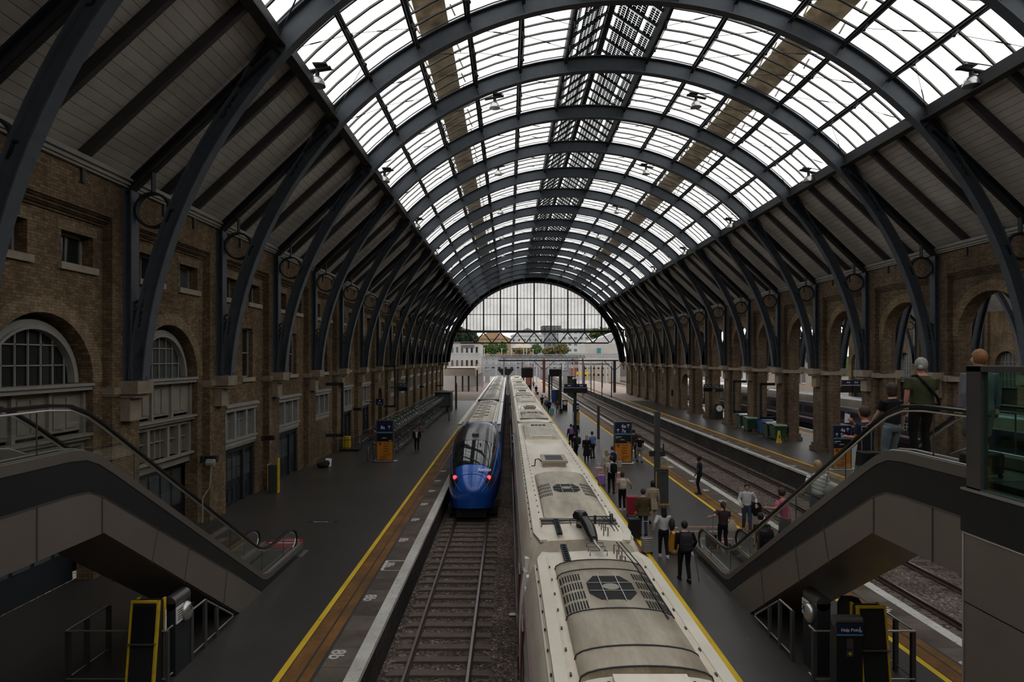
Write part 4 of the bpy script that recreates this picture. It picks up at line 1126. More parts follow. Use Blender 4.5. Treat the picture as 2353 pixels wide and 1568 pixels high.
# ---------------------------------------------------------------- escalators and the footbridge ends
HR0 = [(4.5, 5.86), (9.4, 5.86), (9.9, 5.82), (10.3, 5.68), (10.7, 5.45), (11.2, 5.13), (17.0, 1.42), (17.4, 1.2), (17.8, 1.05), (18.2, 1.0), (19.8, 1.0), (20.15, .95), (20.4, .8), (20.48, .6), (20.42, .4), (20.25, .28)]
TP0 = [(4.5, 5.12), (9.7, 5.12), (10.1, 5.08), (10.4, 4.96), (10.8, 4.72), (17.3, .5), (17.6, .38), (17.9, .34), (20.75, .34)]
def offp(pts, dz, cut=0.0):                                     # lower copy of the sloping outline
    r = [(y-.07*min(1, max(0, (y-9.5))), z-dz) for y, z in pts]; return [(y, max(z, cut)) for y, z in r]
STEP = lambda y: 4.93 if y < 10.4 else max(.03, 4.93-.65*(y-10.4))
def make_escalator(xa, xb, label, ys0=4.5):
    s = 1 if xb > xa else -1
    HR_ = [(ys0, 5.86)]+HR0[1:]; TP = [(ys0, 5.12)]+TP0[1:]
    r = thing('escalator', label, 'escalator')
    def side(x, off=.0):
        return x
    # outer faces of the truss, both sides: top strip, dark band, brown panels
    for nm, x, sg in (('near', xa, -s), ('far', xb, s)):
        b = MB(); top = TP; lo = [(y, max(z-.16, 0)) for y, z in TP]
        b.loft([[(x, y, z), (x, y2, z2), (x-sg*.3, y2, z2), (x-sg*.3, y, z)] for (y, z), (y2, z2) in zip(top, lo)])
        b.build('skirt_cap', 'clad_top', r)
        b = MB(); a = lo; c = [(y, max(z-.72, 0)) for y, z in TP]
        b.loft([[(x+sg*-.01, y, z), (x+sg*-.01, y2, z2), (x-sg*.2, y2, z2), (x-sg*.2, y, z)] for (y, z), (y2, z2) in zip(a, c)]); b.build('dark_band', 'clad_grey', r)
        b = MB()
        P = [(ys0, 4.4, 3.6), (9.75, 4.4, 3.6), (10.15, 4.36, 3.6), (10.5, 4.2, 3.6), (15.8, .92, 0.0), (17.2, 0.02, 0.0)]
        b.loft([[(x+sg*.012, y, z), (x+sg*.012, y, z2), (x-sg*.2, y, z2), (x-sg*.2, y, z)] for y, z, z2 in P]); pn = b.build('side_panels', 'clad_brown', r)
        for y, z0, z1 in ((6.6, 3.6, 4.4), (9.0, 3.6, 4.4), (10.45, 3.6, 4.22), (12.0, 2.6, 3.27), (13.2, 1.79, 2.55), (15.0, .55, 1.42)):
            if y > ys0: b = MB(); b.bar((x+sg*.02, y-.1*(y > 11), z0), (x+sg*.02, y+.12*(y > 11), z1), .012, .014, up=(0, 1, 0)); b.build('panel_seam', 'steel_dark', pn)
        b = MB(); b.loft([[(x+sg*.02, y, z+.0), (x+sg*.02, y, z+.02), (x-sg*.05, y, z+.02), (x-sg*.05, y, z)] for y, z in [(p[0], p[1]) for p in P[:-1]]]); b.build('edge_trim', 'steel_dark', pn)
        # glass, handrail
        g = MB(); gx = x-sg*.14
        n = 36; tops = []; 
        def hz(y):
            for (y0, z0), (y1, z1) in zip(HR_[:11], HR_[1:12]):
                if y0 <= y <= y1: return z0+(z1-z0)*(y-y0)/(y1-y0)
            return .95
        def tz(y):
            for (y0, z0), (y1, z1) in zip(TP, TP[1:]):
                if y0 <= y <= y1: return z0+(z1-z0)*(y-y0)/(y1-y0)
            return .34
        ys = [ys0+(20.3-ys0)*i/60 for i in range(61)]
        g.loft([[(gx-.006, y, tz(y)-.05), (gx-.006, y, hz(y)-.03), (gx+.006, y, hz(y)-.03), (gx+.006, y, tz(y)-.05)] for y in ys]); g.build('glass_balustrade', 'clear_glass', r)
        b = MB()
        for y in (6.5, 9.2, 11.6, 13.6, 15.6, 17.6, 19.3):
            if y > ys0: b.box(gx-.009, gx+.009, y-.006, y+.006, tz(y), hz(y)-.04)
        b.build('glazing_joints', 'steel_dark', r)
        b = MB(); b.loft([[(gx-.05, y, z-.015), (gx-.05, y, z+.025), (gx-.02, y, z+.04), (gx+.02, y, z+.04), (gx+.05, y, z+.025), (gx+.05, y, z-.015)] for y, z in HR_[:11]]); 
        b.tube([(gx, y, z) for y, z in HR_[10:]], .045, 8); b.build('handrail', 'rubber', r, smooth=True)
        b = MB(); b.tube([(gx, y, z-.06) for y, z in HR_[:11]]+[(gx, 20.05, .9), (gx, 20.28, .76), (gx, 20.36, .6), (gx, 20.3, .44), (gx, 20.1, .36)], .022, 6); b.build('handrail_guide', 'steel', r, smooth=True)
        b = MB()
        b.tube([(gx+s*.0-sg*.07, y, z+.03) for y, z in TP], .014, 6); b.tube([(gx+sg*.06, y, z+.012) for y, z in TP], .01, 5); b.build('skirt_rail', 'steel', r)
    # underside, deck and steps
    w0, w1 = sorted((xa+s*.2, xb-s*.2))
    b = MB(); b.loft([[(w0-.15, y, z), (w1+.15, y, z), (w1+.15, y, z+.08), (w0-.15, y, z+.08)] for y, z in ((ys0, 3.6), (10.5, 3.6), (15.75, 0.01))]); b.build('underside', 'clad_brown', r)
    b = MB(); st = []
    y = 10.4; z = 4.93
    n = 24; dy = (18.0-10.4)/n; dz = (4.93-.04)/n
    b.box(w0, w1, ys0, 10.4, z-.1, z)
    for i in range(n): b.box(w0, w1, y+i*dy, y+(i+1)*dy, z-(i+1)*dz-.25 if z-(i+1)*dz > .3 else .0, z-(i+1)*dz)
    b.box(w0, w1, 18.0, 20.9, 0.0, .03); b.build('steps', 'steel_dark', r)
    b = MB()
    for i in range(n):
        zz = z-(i+1)*dz; yb = y+(i+1)*dy; b.box(w0+.02, w1-.02, yb-.035, yb+.004, zz-.01, zz+.006)
    b.box(w0, w1, 18.15, 18.3, .03, .036); b.build('yellow_edges', 'yellow_paint', r)
    b = MB(); b.box(w0-.3, w1+.3, 20.3, 21.0, 0, .012); b.build('comb_plate', 'steel', r)
    b = MB()
    for x in (w0+.02, w1-.02): b.loft([[(x-.03, y, z-.02), (x+.03, y, z-.02), (x+.03, y, z-.28), (x-.03, y, z-.28)] for y, z in TP]); 
    b.build('inner_skirt', 'steel_dark', r)
    return r
eL = make_escalator(-6.98, -8.5, 'escalator with glass sides and bronze panels going down to the bicycle platform')
eR = make_escalator(6.28, 7.8, 'escalator with glass sides, crowded with people, going up from the middle platform', 8.32)
# landing deck behind the escalator heads (the footbridge the picture is taken from)
fb = thing('footbridge', 'dark panelled footbridge crossing the hall at the head of both escalators', 'footbridge')
b = MB(); b.box(-12.0, 22.0, -2.6, 1.6, 4.3, 4.9); b.box(-11.8, -6.9, 1.6, 4.45, 4.4, 4.93); b.box(6.55, 9.5, 1.6, 8.28, 4.4, 4.93)
b.build('deck', 'clad_grey', fb)
# glazed screen and panelled side at the head of the right escalator
sc = thing('glass_screen', 'tall green-tinted glass screen in a grey frame above dark panels at the bridge head', 'glass screen')
XS = 6.2
b = MB(); b.box(XS, XS+.1, 8.0, 8.25, 4.86, 6.5); b.box(XS, XS+.1, 2.0, 8.25, 6.43, 6.5); b.box(XS, XS+.1, 2.0, 8.25, 4.82, 4.88); b.box(XS+.02, XS+.08, 4.9, 5.0, 4.86, 6.5)
b.build('screen_frame', 'steel_dark', sc)
b = MB(); b.box(XS+.04, XS+.06, 2.0, 8.05, 4.86, 6.45); b.build('pane', 'green_glass', sc)
b = MB(); b.box(XS, XS+.1, 5.4, 8.25, 6.5, 6.512); b.build('top_capping', 'steel', sc)
b = MB(); b.box(XS-.04, XS+.3, 1.6, 8.3, 4.27, 4.85); b.build('dark_band', 'clad_grey', sc)
b = MB(); b.box(XS-.02, XS+.3, 1.6, 8.27, 3.32, 4.25); b.box(XS-.02, XS+.3, 1.6, 8.27, 0.0, 3.3); pn = b.build('side_panels', 'clad_brown', sc)
b = MB(); b.box(XS-.05, XS+.1, 1.6, 8.29, 4.83, 4.86); b.box(XS-.03, XS+.1, 1.6, 8.28, 4.24, 4.26); b.box(XS-.03, XS+.1, 8.26, 8.285, 0.0, 4.25); b.build('edge_trim', 'steel', sc)
# guard railings below the escalators
def guard(x, s, side):
    r = thing('guard_railing', f'low steel guard railing under the {side} escalator', 'railing')
    b = MB(); b.tube([(x, 13.3, 1.1), (x, 13.9, 1.1), (x, 15.3, .18)], .022, 8); b.build('top_rail', 'steel', r)
    b = MB(); b.tube([(x, 13.3, .13), (x, 15.3, .13)], .018, 8); b.build('bottom_rail', 'steel', r)
    for y, z in ((13.3, 1.1), (13.9, 1.1), (14.45, .72)): p = MB(); p.box(x-.03, x+.03, y-.05, y+.05, 0, z); p.build('post', 'iron_grey', r)
    r2 = thing('guard_railing', f'steel guard rail wrapping round the kiosks under the {side} escalator', 'railing')
    b = MB(); b.tube([(x, 12.55, 1.1), (x, 12.3, 1.1), (x+s*2.0, 12.3, 1.1), (x+s*2.0, 13.6, 1.1)], .022, 8); b.build('top_rail', 'steel', r2)
    b = MB(); b.tube([(x, 12.55, .13), (x, 12.3, .13), (x+s*2.0, 12.3, .13), (x+s*2.0, 13.6, .13)], .018, 8); b.build('bottom_rail', 'steel', r2)
    for xx, y in ((0, 12.35), (.35, 12.3), (2.0, 12.35), (2.0, 13.6), (2.0, 12.9)): p = MB(); p.box(x+s*xx-.04, x+s*xx+.04, y-.04, y+.04, 0, 1.08); p.build('post', 'iron_grey', r2)
guard(6.2, 1, 'right'); guard(-6.92, -1, 'left')
def totem(x, y, label, rz=0):
    """dark enquiry post with a rounded head, a white hooded intercom and a notice plate"""
    r = thing('intercom_post', label, 'intercom', (x, y, 0), rz)
    b = MB(); b.box(-.14, .14, -.3, .3, 0, 1.5); b.build('body', 'iron_dark', r)
    b = MB(); b.lathe([(.0, -.3), (.15, -.3), (.15, .3), (0, .3)], (0, 0, 1.5), 16, 'y'); b.build('rounded_head', 'steel_dark', r, smooth=True)
    b = MB(); b.ball((-.17, -.06, 1.22), .17, 14, (.75, 1, 1.25)); h = b.build('intercom_hood', 'steel', r, smooth=True)
    b = MB(); b.bar((-.305, -.12, 1.28), (-.305, .0, 1.4), .012, .012); b.bar((-.305, .0, 1.28), (-.305, -.12, 1.4), .012, .012); b.build('cross_mark', 'black_matt', h)
    b = MB(); b.box(-.16, -.14, -.3, -.02, 1.1, 1.4) if False else b.box(-.165, -.145, .02, .3, 1.08, 1.42); pl = b.build('notice_plate', 'sign_white', r)
    b = MB()
    for q in range(5): b.box(-.168, -.164, .06, .26, 1.14+.05*q, 1.16+.05*q)
    b.build('print_lines', 'iron_grey', pl)
    return r
totem(6.55, 12.95, 'dark post with a grey hooded intercom under the escalator of the middle platform')
totem(-7.05, 12.95, 'dark post with a grey hooded intercom under the escalator of the bicycle platform', pi)
# help point
h = thing('help_point', 'black help point column with a blue and white header beside the yellow-edged cabinet', 'help point', (6.5, 11.7, 0))
b = MB(); b.box(-.25, .25, -.1, .12, 0, 1.58); b.build('body', 'black_gloss', h)
b = MB(); b.lathe([(0, -.26), (.1, -.26), (.1, .26), (0, .26)], (0, .0, 1.58), 16, 'x'); b.build('rounded_head', 'steel_dark', h, smooth=True)
b = MB(); b.box(-.25, .25, -.108, -.1, 1.34, 1.55); hd = b.build('header', 'blue_sign', h); b = MB(); b.box(-.25, .25, -.112, -.106, 1.33, 1.355); b.build('stripe', 'light_blue', h)
t = text_mesh('lettering', 'Help Point', .085, 'sign_white', h, bold=.001); t.rotation_euler = (pi/2, 0, 0); t.location = (-.17, -.112, 1.41)
b = MB(); b.tube([(.19, -.112, 1.47), (.19, -.112, 1.43), (.215, -.112, 1.43), (.225, -.112, 1.405)], .005, 4); b.ball((.19, -.112, 1.485), .009, 6); ring_torus(b, .197, 1.415, .018, .006, .004, 14)
for v in range(len(b.v)-56*1, len(b.v)): pass
b.v = [(x, (y-.112 if abs(y) < .01 else y), z) for x, y, z in b.v]
b.build('wheelchair_symbol', 'sign_white', h)
b = MB(); b.box(-.06, .06, -.115, -.1, 1.08, 1.27); b.build('speaker_grille', 'iron_grey', h)
b = MB(); b.box(-.065, .065, -.115, -.1, .93, 1.05); bp = b.build('button_plate', 'iron_grey', h); b = MB(); b.lathe([(0, -.118), (.03, -.118), (.03, -.11), (0, -.11)], (0, 0, .99), 14, 'y'); b.build('call_button', 'yellow_paint', bp)
# leaning cabinets with yellow edges
def cabinet(x, y, label, rz=0):
    r = thing('ticket_cabinet', label, 'cabinet', (x, y, 0), rz)
    b = MB(); b.prism([(-.2, 0), (.25, 0), (.25, 1.72), (.02, 1.72)], lambda u, v, t: (t, u, v), -.26, .26); b.build('body', 'black_matt', r)
    for s in (-1, 1):
        b = MB(); b.prism([(-.22, 0), (-.14, 0), (.08, 1.75), (0, 1.78)], lambda u, v, t: (t, u, v), s*.26-.018, s*.26+.018); b.prism([(.2, 0), (.27, 0), (.27, 1.75), (.2, 1.75)], lambda u, v, t: (t, u, v), s*.26-.018, s*.26+.018)
        b.build('yellow_edge', 'yellow_paint', r)
    b = MB(); b.box(-.26, .26, .0, .06, 1.72, 1.76); b.build('yellow_top', 'yellow_paint', r)
    b = MB(); b.prism([(-.105, .98), (-.09, .98), (.02, 1.66), (0.0, 1.66)], lambda u, v, t: (t, u, v), -.22, .22); b.build('screen', 'black_gloss', r)
    b = MB(); b.box(-.28, .28, -.16, -.08, .95, .965); b.build('shelf', 'steel_dark', r)
    return r
cabinet(7.1, 11.9, 'black ticket cabinet with yellow edges beside the help point column')
cl_ = cabinet(-7.25, 12.15, 'black ticket cabinet with bright yellow edges and white stickers under the bicycle side escalator')
b = MB(); b.box(.27, .285, .22, .27, 1.1, 1.35); b.box(.295, .3, .2, .24, 1.0, 1.5); b.build('stickers', 'sign_white', cl_)
b = MB(); b.prism([(-.3, 0), (.3, 0), (.3, 1.25), (.15, 1.45), (-.1, 1.5), (-.3, 1.4)], lambda u, v, t: (t, u, v), -.12, .12); k = b.build('kiosk_housing', 'black_gloss'); k.location = (7.35, 13.1, 0)
tag(k, 'black rounded housing standing behind the help point and ticket cabinet', 'kiosk')
# mirror-lens posts beside the escalators (round cameras on stalks)
def cctv(x, y, z0, label):
    r = thing('camera_stalk', label, 'camera stalk', (x, y, z0)); b = MB(); b.tube([(0, 0, 0), (0, 0, .55), (.16, 0, .8), (.2, 0, 1.3)], .018, 6); b.build('stalk', 'steel', r)
    b = MB(); b.lathe([(0, -.1), (.08, -.1), (.08, .06), (0, .08)], (.2, 0, 1.36), 12, 'x'); b.build('camera', 'steel', r); return r
x, y, z = at(463, 1195, 13.7); cctv(-6.9, 13.75, 2.9, 'small steel camera on a bent stalk beside the bicycle side escalator')
# ---------------------------------------------------------------- platform furniture
def lettered(s, size, m, parent, x, y, z, bold=.004, name='lettering'):
    t = text_mesh(name, s, size, m, parent, bold=bold, ext=.001); t.rotation_euler = (pi/2, 0, 0); t.location = (x, y, z); return t
def arrow(mb, x, z, y, s):
    mb.bar((x, y, z-s), (x, y, z+s*.8), s*.28, .004, up=(0, 1, 0))
    for q in (-1, 1): mb.bar((x, y, z+s), (x+q*s*.75, y, z+s*.2), s*.3, .004, up=(0, 1, 0))
def platform_sign(x, y, lines, label, screens=False):
    """tall double-sided platform totem: blue head, screen, orange notice, on a steel loop base"""
    r = thing('platform_totem', label, 'platform sign', (x, y, 0))
    W2, H = .5, 2.62
    b = MB(); b.box(-W2-.06, -W2, -.12, .12, .05, H); b.box(W2, W2+.06, -.12, .12, .05, H); b.box(-W2, W2, -.1, .1, .05, H); b.box(-W2-.06, W2+.06, -.12, .12, H, H+.03); b.build('casing', 'steel_dark', r)
    b = MB(); b.box(-W2, W2, -.115, -.1, 1.92, H-.02); b.build('blue_header', 'blue_sign', r)
    b = MB(); b.box(-W2, W2, -.118, -.1, 1.84, 1.92); b.build('light_blue_stripe', 'light_blue', r)
    b = MB(); b.box(-W2, W2, -.116, -.1, 1.3, 1.83); sc = b.build('screen', 'black_gloss', r)
    b = MB(); b.box(-W2, W2, -.117, -.1, .12, 1.29); b.build('orange_notice', 'orange_sign', r)
    for s, tx, tz, ax in lines:
        lettered(s, .3, 'sign_white', r, tx, -.12, tz, .006)
        a = MB(); arrow(a, ax, tz+.11, -.122, .11); a.build('arrow', 'sign_white', r)
    for i, s in enumerate(('Front', 'train', 'from', 'here')): lettered(s, .17, 'black_matt', r, -.08, -.12, 1.13-.165*i, .002)
    a = MB(); a.box(-.38, -.22, -.121, -.117, 1.08, 1.24); ic = a.build('train_symbol', 'black_matt', r); a = MB(); a.box(-.34, -.26, -.123, -.12, 1.12, 1.19); a.build('train_icon', 'orange_sign', ic)
    a = MB(); a.box(-.48, .48, -.12, -.117, .535, .545)
    for i in range(9):
        w = [.5, .46, .3, .4, .5, .42, .36, .48, .3][i]; x0 = -.08 if i < 3 else -.3; a.box(x0, x0+w, -.12, -.117, .47-.042*i, .484-.042*i)
    a.build('notice_lines', 'black_matt', r)
    a = MB(); a.box(-.2, .12, -.12, -.116, 1.5, 1.52); a.box(-.14, .05, -.12, -.116, 1.54, 1.555); a.box(.25, .44, -.12, -.116, 1.35, 1.38)
    if screens: a.box(-.46, -.1, -.12, -.116, 1.68, 1.72); a.box(-.46, -.3, -.12, -.116, 1.6, 1.62)
    a.build('screen_text', 'sign_white', sc)
    b = MB(); b.tube([(-.62, -.22, .05), (.62, -.22, .05), (.76, -.1, .05), (.76, .1, .05), (.62, .22, .05), (-.62, .22, .05), (-.76, .1, .05), (-.76, -.1, .05)], .035, 8, closed=True); b.box(-.6, .6, -.15, .15, 0, .06); b.build('loop_base', 'steel', r)
    return r
x, y = gr(885, 1061); platform_sign(x, y, [('8a', -.27, 2.1, .28)], 'tall platform totem reading 8a, blue above and orange below, beside the bicycle racks')
x, y = gr(1431, 1066); platform_sign(x, y, [('6a', -.1, 2.28, .32), ('7a', -.1, 1.98, -.32)], 'tall blue, black and orange platform totem reading 6a and 7a on the middle platform', True)
x, y = gr(1933, 1080); platform_sign(x, y, [('4a', -.1, 2.28, .32), ('5a', -.1, 1.98, -.32)], 'tall blue, black and orange platform totem reading 4a and 5a, seen beyond the escalator', True)
def post(x, y, h, w, label, m='iron_grey'):
    r = thing('platform_post', label, 'post', (x, y, 0)); b = MB(); b.box(-w/2, w/2, -w/2, w/2, .35, h); b.build('shaft', m, r)
    b = MB(); b.box(-w/2+.02, -w/2+.05, -.02, .02, 0, .36); b.box(w/2-.05, w/2-.02, -.02, .02, 0, .36); b.build('foot_plates', 'iron_grey', r); return r
x, y = gr(1375, 1020); post(x, y, 2.95, .19, 'square dark post standing alone ahead of the 6a and 7a totem')
x, y = gr(1510, 1150); p = post(x, y, 4.15, .24, 'tall square dark post behind the waste station on the middle platform')
b = MB(); b.box(-.36, .36, -.06, .1, 2.05, 2.3); b.tube([(.3, 0, 2.3), (.3, 0, 2.62), (.24, 0, 2.62)], .03, 6); b.build('loudspeaker_bracket', 'iron_dark', p)
x, y = gr(1518, 1156)
w = thing('equipment_cabinet', 'narrow dark cabinet with yellow edges standing in front of the tall square post', 'cabinet', (x, y-.25, 0))
b = MB(); b.box(-.3, .26, -.14, .14, 0, 1.55); b.build('body', 'iron_grey', w)
b = MB(); b.box(-.3, .26, -.15, -.14, 0, .05); b.box(-.31, -.28, -.15, -.14, 0, 1.5); b.build('yellow_edging', 'yellow_paint', w)
b = MB(); b.box(.27, .31, .1, .14, 0, 1.95); b.box(.26, .29, -.15, .14, 0, .04); b.build('yellow_rod', 'yellow_paint', w)
b = MB(); b.box(-.3, .26, -.14, .14, 1.55, 1.6); b.box(-.12, .14, -.16, -.14, 1.42, 1.46); b.build('lid', 'iron_dark', w)
# hanging departure signs
def board(x, y, z, w, h, label, both=True, pole=0.0):
    r = thing('departure_board', label, 'departure board', (x, y, z)); b = MB(); b.box(-w/2, w/2, -.12, .12, -h/2, h/2*.1); b.build('body', 'black_gloss', r)
    b = MB()
    for q in (-1, 1): b.box(q*w/4-w*.22, q*w/4+w*.22, -.13, .0, h*.12, h/2)
    b.build('blue_header', 'blue_sign', r)
    b = MB(); b.box(-w/2, w/2, -.135, -.12, -.02+h*.08, h*.12); b.build('stripe', 'steel', r)
    b = MB()
    for q in (-1, 1): b.box(q*w/4-.12, q*w/4-.02, -.134, -.13, h*.26, h*.36); b.box(q*w/4+.02, q*w/4+.1, -.134, -.13, h*.26, h*.36)
    b.build('header_lettering', 'sign_white', r)
    return r
Y = 42.0; x = (1322-1168)*Y/FPX; z = CH-(893-825)*Y/FPX
board(x, Y, z, 1.65, .62, 'pair of dark departure boards on one pole over the middle platform'); b = MB(); b.tube([(x, Y+.15, 0), (x, Y+.15, z+.7)], .11, 10); p = b.build('board_pole', 'iron_dark'); tag(p, 'dark round pole carrying the pair of departure boards', 'pole')
b = MB(); b.tube([(0, -.2, .82), (.15, -.2, .7)], .06, 6); b.ball((-.1, 0, .78), .1, 8); b.ball((.12, 0, .82), .08, 8); o = b.build('camera_cluster', 'sign_white'); o.location = (x, Y+.15, z-.1); tag(o, 'white cameras clustered on top of the departure board pole', 'camera')
for px, py, Yd, lab in ((1626, 892, 64.5, 'small departure board fixed to an arcade pier above the boxed clock'), (1652, 893, 66, 'departure board half hidden behind the arcade pier with the clock'), (927, 890, 60.0, 'small dark departure board sticking out from the brick wall over the bicycles')):
    Y = Yd; x = (px-1168)*Y/FPX; z = CH-(py-825)*Y/FPX; r = board(x, Y, z, .9, .75, lab)
    b = MB(); b.box(0, (1.0 if px > 1168 else -1.3), .0, .08, -.1, .0); b.build('bracket', 'iron_dark', r)
for px in (1938, 1975):
    Y = 42.5+1.2; x = (px-1168)*Y/FPX; z = CH-(888-825)*Y/FPX; board(x, Y, z, 1.2, .9, 'departure board over the platform of the neighbouring hall, ' + ('left one of the pair' if px == 1938 else 'right one of the pair'))
# clocks on stands
def clock(px, py, z0, label, w=.62, h=1.3):
    x, y = gr(px, py); r = thing('platform_clock', label, 'clock', (x, y, 0)); b = MB(); b.box(-w/2, w/2, -.12, .12, 0, h); b.box(-w/2-.03, w/2+.03, -.14, .14, h, h+.04); b.build('case', 'black_matt', r)
    b = MB(); b.lathe([(0, -.14), (w*.42, -.14), (w*.42, -.12), (0, -.12)], (0, 0, h-w*.52), 24, 'y'); d = b.build('dial', 'sign_white', r)
    b = MB(); b.bar((0, -.145, h-w*.52), (.08, -.145, h-w*.62), .03, .006, up=(0, 1, 0)); b.bar((0, -.145, h-w*.52), (-.12, -.145, h-w*.45), .02, .006, up=(0, 1, 0)); b.build('hands', 'black_matt', d); return r
clock(1298, 944, 0, 'black boxed clock with a white dial on the middle platform'); clock(1652, 964, 0, 'black boxed clock with a white dial in front of an arcade pier', .8, 1.62)
x = (1849-1168)*49/FPX; c = clock(1849, 944, 0, 'black boxed clock with a white dial in the neighbouring hall, seen between two piers', .8, 1.6)
# information lecterns on legs
def info(px, py, label, yellow=False, w=.62, h=2.0):
    x, y = gr(px, py); r = thing('information_board', label, 'information board', (x, y, 0)); b = MB(); b.box(-w/2, w/2, -.05, .05, h-.85, h); p = b.build('panel', 'blue_sign', r)
    b = MB(); b.box(-w/2-.03, w/2+.03, -.06, .06, h-.88, h-.85); b.box(-w/2-.03, w/2+.03, -.06, .06, h, h+.03); b.build('frame_rails', 'steel', r)
    b = MB()
    for q in (.28, .5): b.box(.05, w/2-.05, -.055, -.05, h-q-.06, h-q+.06)
    b.build('white_labels', 'sign_white', p)
    for s in (-1, 1): l = MB(); l.box(s*w/2-.03, s*w/2+.03, -.04, .04, 0, h-.85); l.build('leg', 'steel', r)
    b = MB(); b.box(-w/2, w/2, -.02, .02, .35, .39); b.build('stretcher', 'steel', r)
    if yellow: b = MB(); b.box(w/2-.2, w/2+.1, .1, .14, 0, h-.9); b.build('yellow_board', 'yellow_paint', r)
    return r
info(1323, 972, 'blue information board on legs with a yellow board leaning behind it', True); info(1549, 936, 'blue information board on legs by the low brick archway', False, .8, 2.4); info(1968, 985, 'blue information board on legs in the neighbouring hall, beyond the escalator', False, .8, 2.4)
# bins and cone by the arcade
mat('bin_green', (.025, .07, .03), .45, 0, .2, 2, 0, .5); mat('bin_blue', (.02, .07, .28), .45, 0, .2, 2, 0, .5); mat('bin_lid', (.3, .38, .32), .35, 0, .2, 2, 0, .5)
def bin_(x, y, m, label, group=None):
    r = thing('wheeled_bin', label, 'bin', (x, y, 0), group=group); b = MB()
    b.loft([[(-.5*k, -.55*k, z), (.5*k, -.55*k, z), (.5*k, .55*k, z), (-.5*k, .55*k, z)] for k, z in ((.82, .18), (1, 1.2))]); b.build('body', m, r)
    b = MB(); b.loft([[(-.53, y_, z), (.53, y_, z), (.53, y_, z-.05), (-.53, y_, z-.05)] for y_, z in ((-.6, 1.24), (-.3, 1.33), (.3, 1.33), (.6, 1.24))]); b.build('lid', 'bin_lid' if m == 'bin_green' else m, r)
    for sx in (-1, 1):
        for sy in (-1, 1): w = MB(); w.lathe([(0, -.03), (.09, -.03), (.09, .03), (0, .03)], (sx*.36, sy*.4, .09), 10, 'x'); w.build('wheel', 'black_matt', r)
    b = MB(); b.bar((-.5, -.62, 1.05), (.5, -.62, 1.05), .04, .04); b.build('handle', 'iron_dark', r)
    return r
for px, py, m, lab in ((1712, 984, 'bin_green', 'green wheeled bin with a pale lid beside an arcade pier, left of the pair'), (1729, 993, 'bin_green', 'green wheeled bin with a pale lid, right of the pair by the arcade pier'),
                       (1763, 999, 'bin_blue', 'blue wheeled bin behind the two green bins near the yellow cone'), (1776, 1008, 'bin_green', 'green wheeled bin beside the blue bin'), (1794, 1014, 'bin_green', 'green wheeled bin right behind the yellow cone')):
    x, y = gr(px, py); bin_(x, y+.5, m, lab, 'wheeled bins by the arcade')
for px, py in ((1775, 938), (1790, 938)): x, y = gr(px, py); bin_(x, y, 'bin_green', f"dark green wheeled bin on the neighbouring hall platform, {'left' if px < 1780 else 'right'} one")
x, y = gr(1790, 1018); r = thing('warning_cone', 'tall yellow wet-floor cone standing in front of the green bins', 'cone', (x, y, 0))
b = MB(); b.loft([[(-w, -w, z), (w, -w, z), (w, w, z), (-w, w, z)] for w, z in ((.17, 0), (.16, .05), (.12, .3), (.06, .9), (.045, .95))]); b.build('cone_body', 'yellow_paint', r)
b = MB(); b.box(-.03, .03, -.125, -.1, .35, .6); b.build('print', 'black_matt', r)
# wall lamps and brackets on the left wall, gantry frames
for px, py, lab in ((470, 1055, 'first'), (607, 1007, 'second'), (815, 941, 'third'), (965, 889, 'fourth')):
    Y = 12.0*FPX/(1168-px); x = -12.05; z = CH-(py-825)*Y/FPX
    r = thing('wall_speaker', f'black box loudspeaker bracketed to a brick pilaster, {lab} along the bicycle platform wall', 'loudspeaker', (x, Y, z), group='loudspeakers on the brick pilasters')
    b = MB(); b.box(0, .1, -.25, .25, -.12, .14); b.box(.1, .45, -.12, .12, -.1, .12); b.build('housing', 'black_matt', r); b = MB(); b.lathe([(.0, 0), (.1, 0), (.14, .1), (0, .1)], (.45, 0, 0), 10, 'x'); b.build('horn', 'black_matt', r)
for px, py, hh, lab in ((750, 942, 3.4, 'nearest'), (883, 888, 3.9, 'middle'), (1003, 862, 3.6, 'furthest')):
    Y = 12.0*FPX/(1168-px)+.2; z = CH-(py-825)*Y/FPX; r = thing('sign_bracket', f'square dark steel bracket frame on the bicycle platform wall, {lab} of three', 'bracket frame', (-12.1, Y, z))
    b = MB(); b.bar((0, 0, hh/2), (1.1, 0, hh/2), .16, .2); b.bar((0, 0, -hh/2), (1.1, 0, -hh/2), .16, .2); b.bar((1.1, 0, -hh/2-.1), (1.1, 0, hh/2+.1), .16, .16, up=(0, 1, 0)); b.build('bracket_frame', 'iron_dark', r)
for px, Yb, lab in ((1718, 56.0, 'beside the wheeled bins'), (1790, 50.0, 'above the green bins')):
    r = thing('sign_bracket', f'square dark steel bracket frame on an arcade pier {lab}', 'bracket frame', (22.1, Yb+.5, 3.1)); b = MB(); b.bar((0, 0, 1.4), (-1.2, 0, 1.4), .18, .22); b.bar((0, 0, -1.4), (-1.2, 0, -1.4), .18, .22); b.bar((-1.2, 0, -1.5), (-1.2, 0, 1.5), .18, .18, up=(0, 1, 0)); b.build('bracket_frame', 'iron_dark', r)
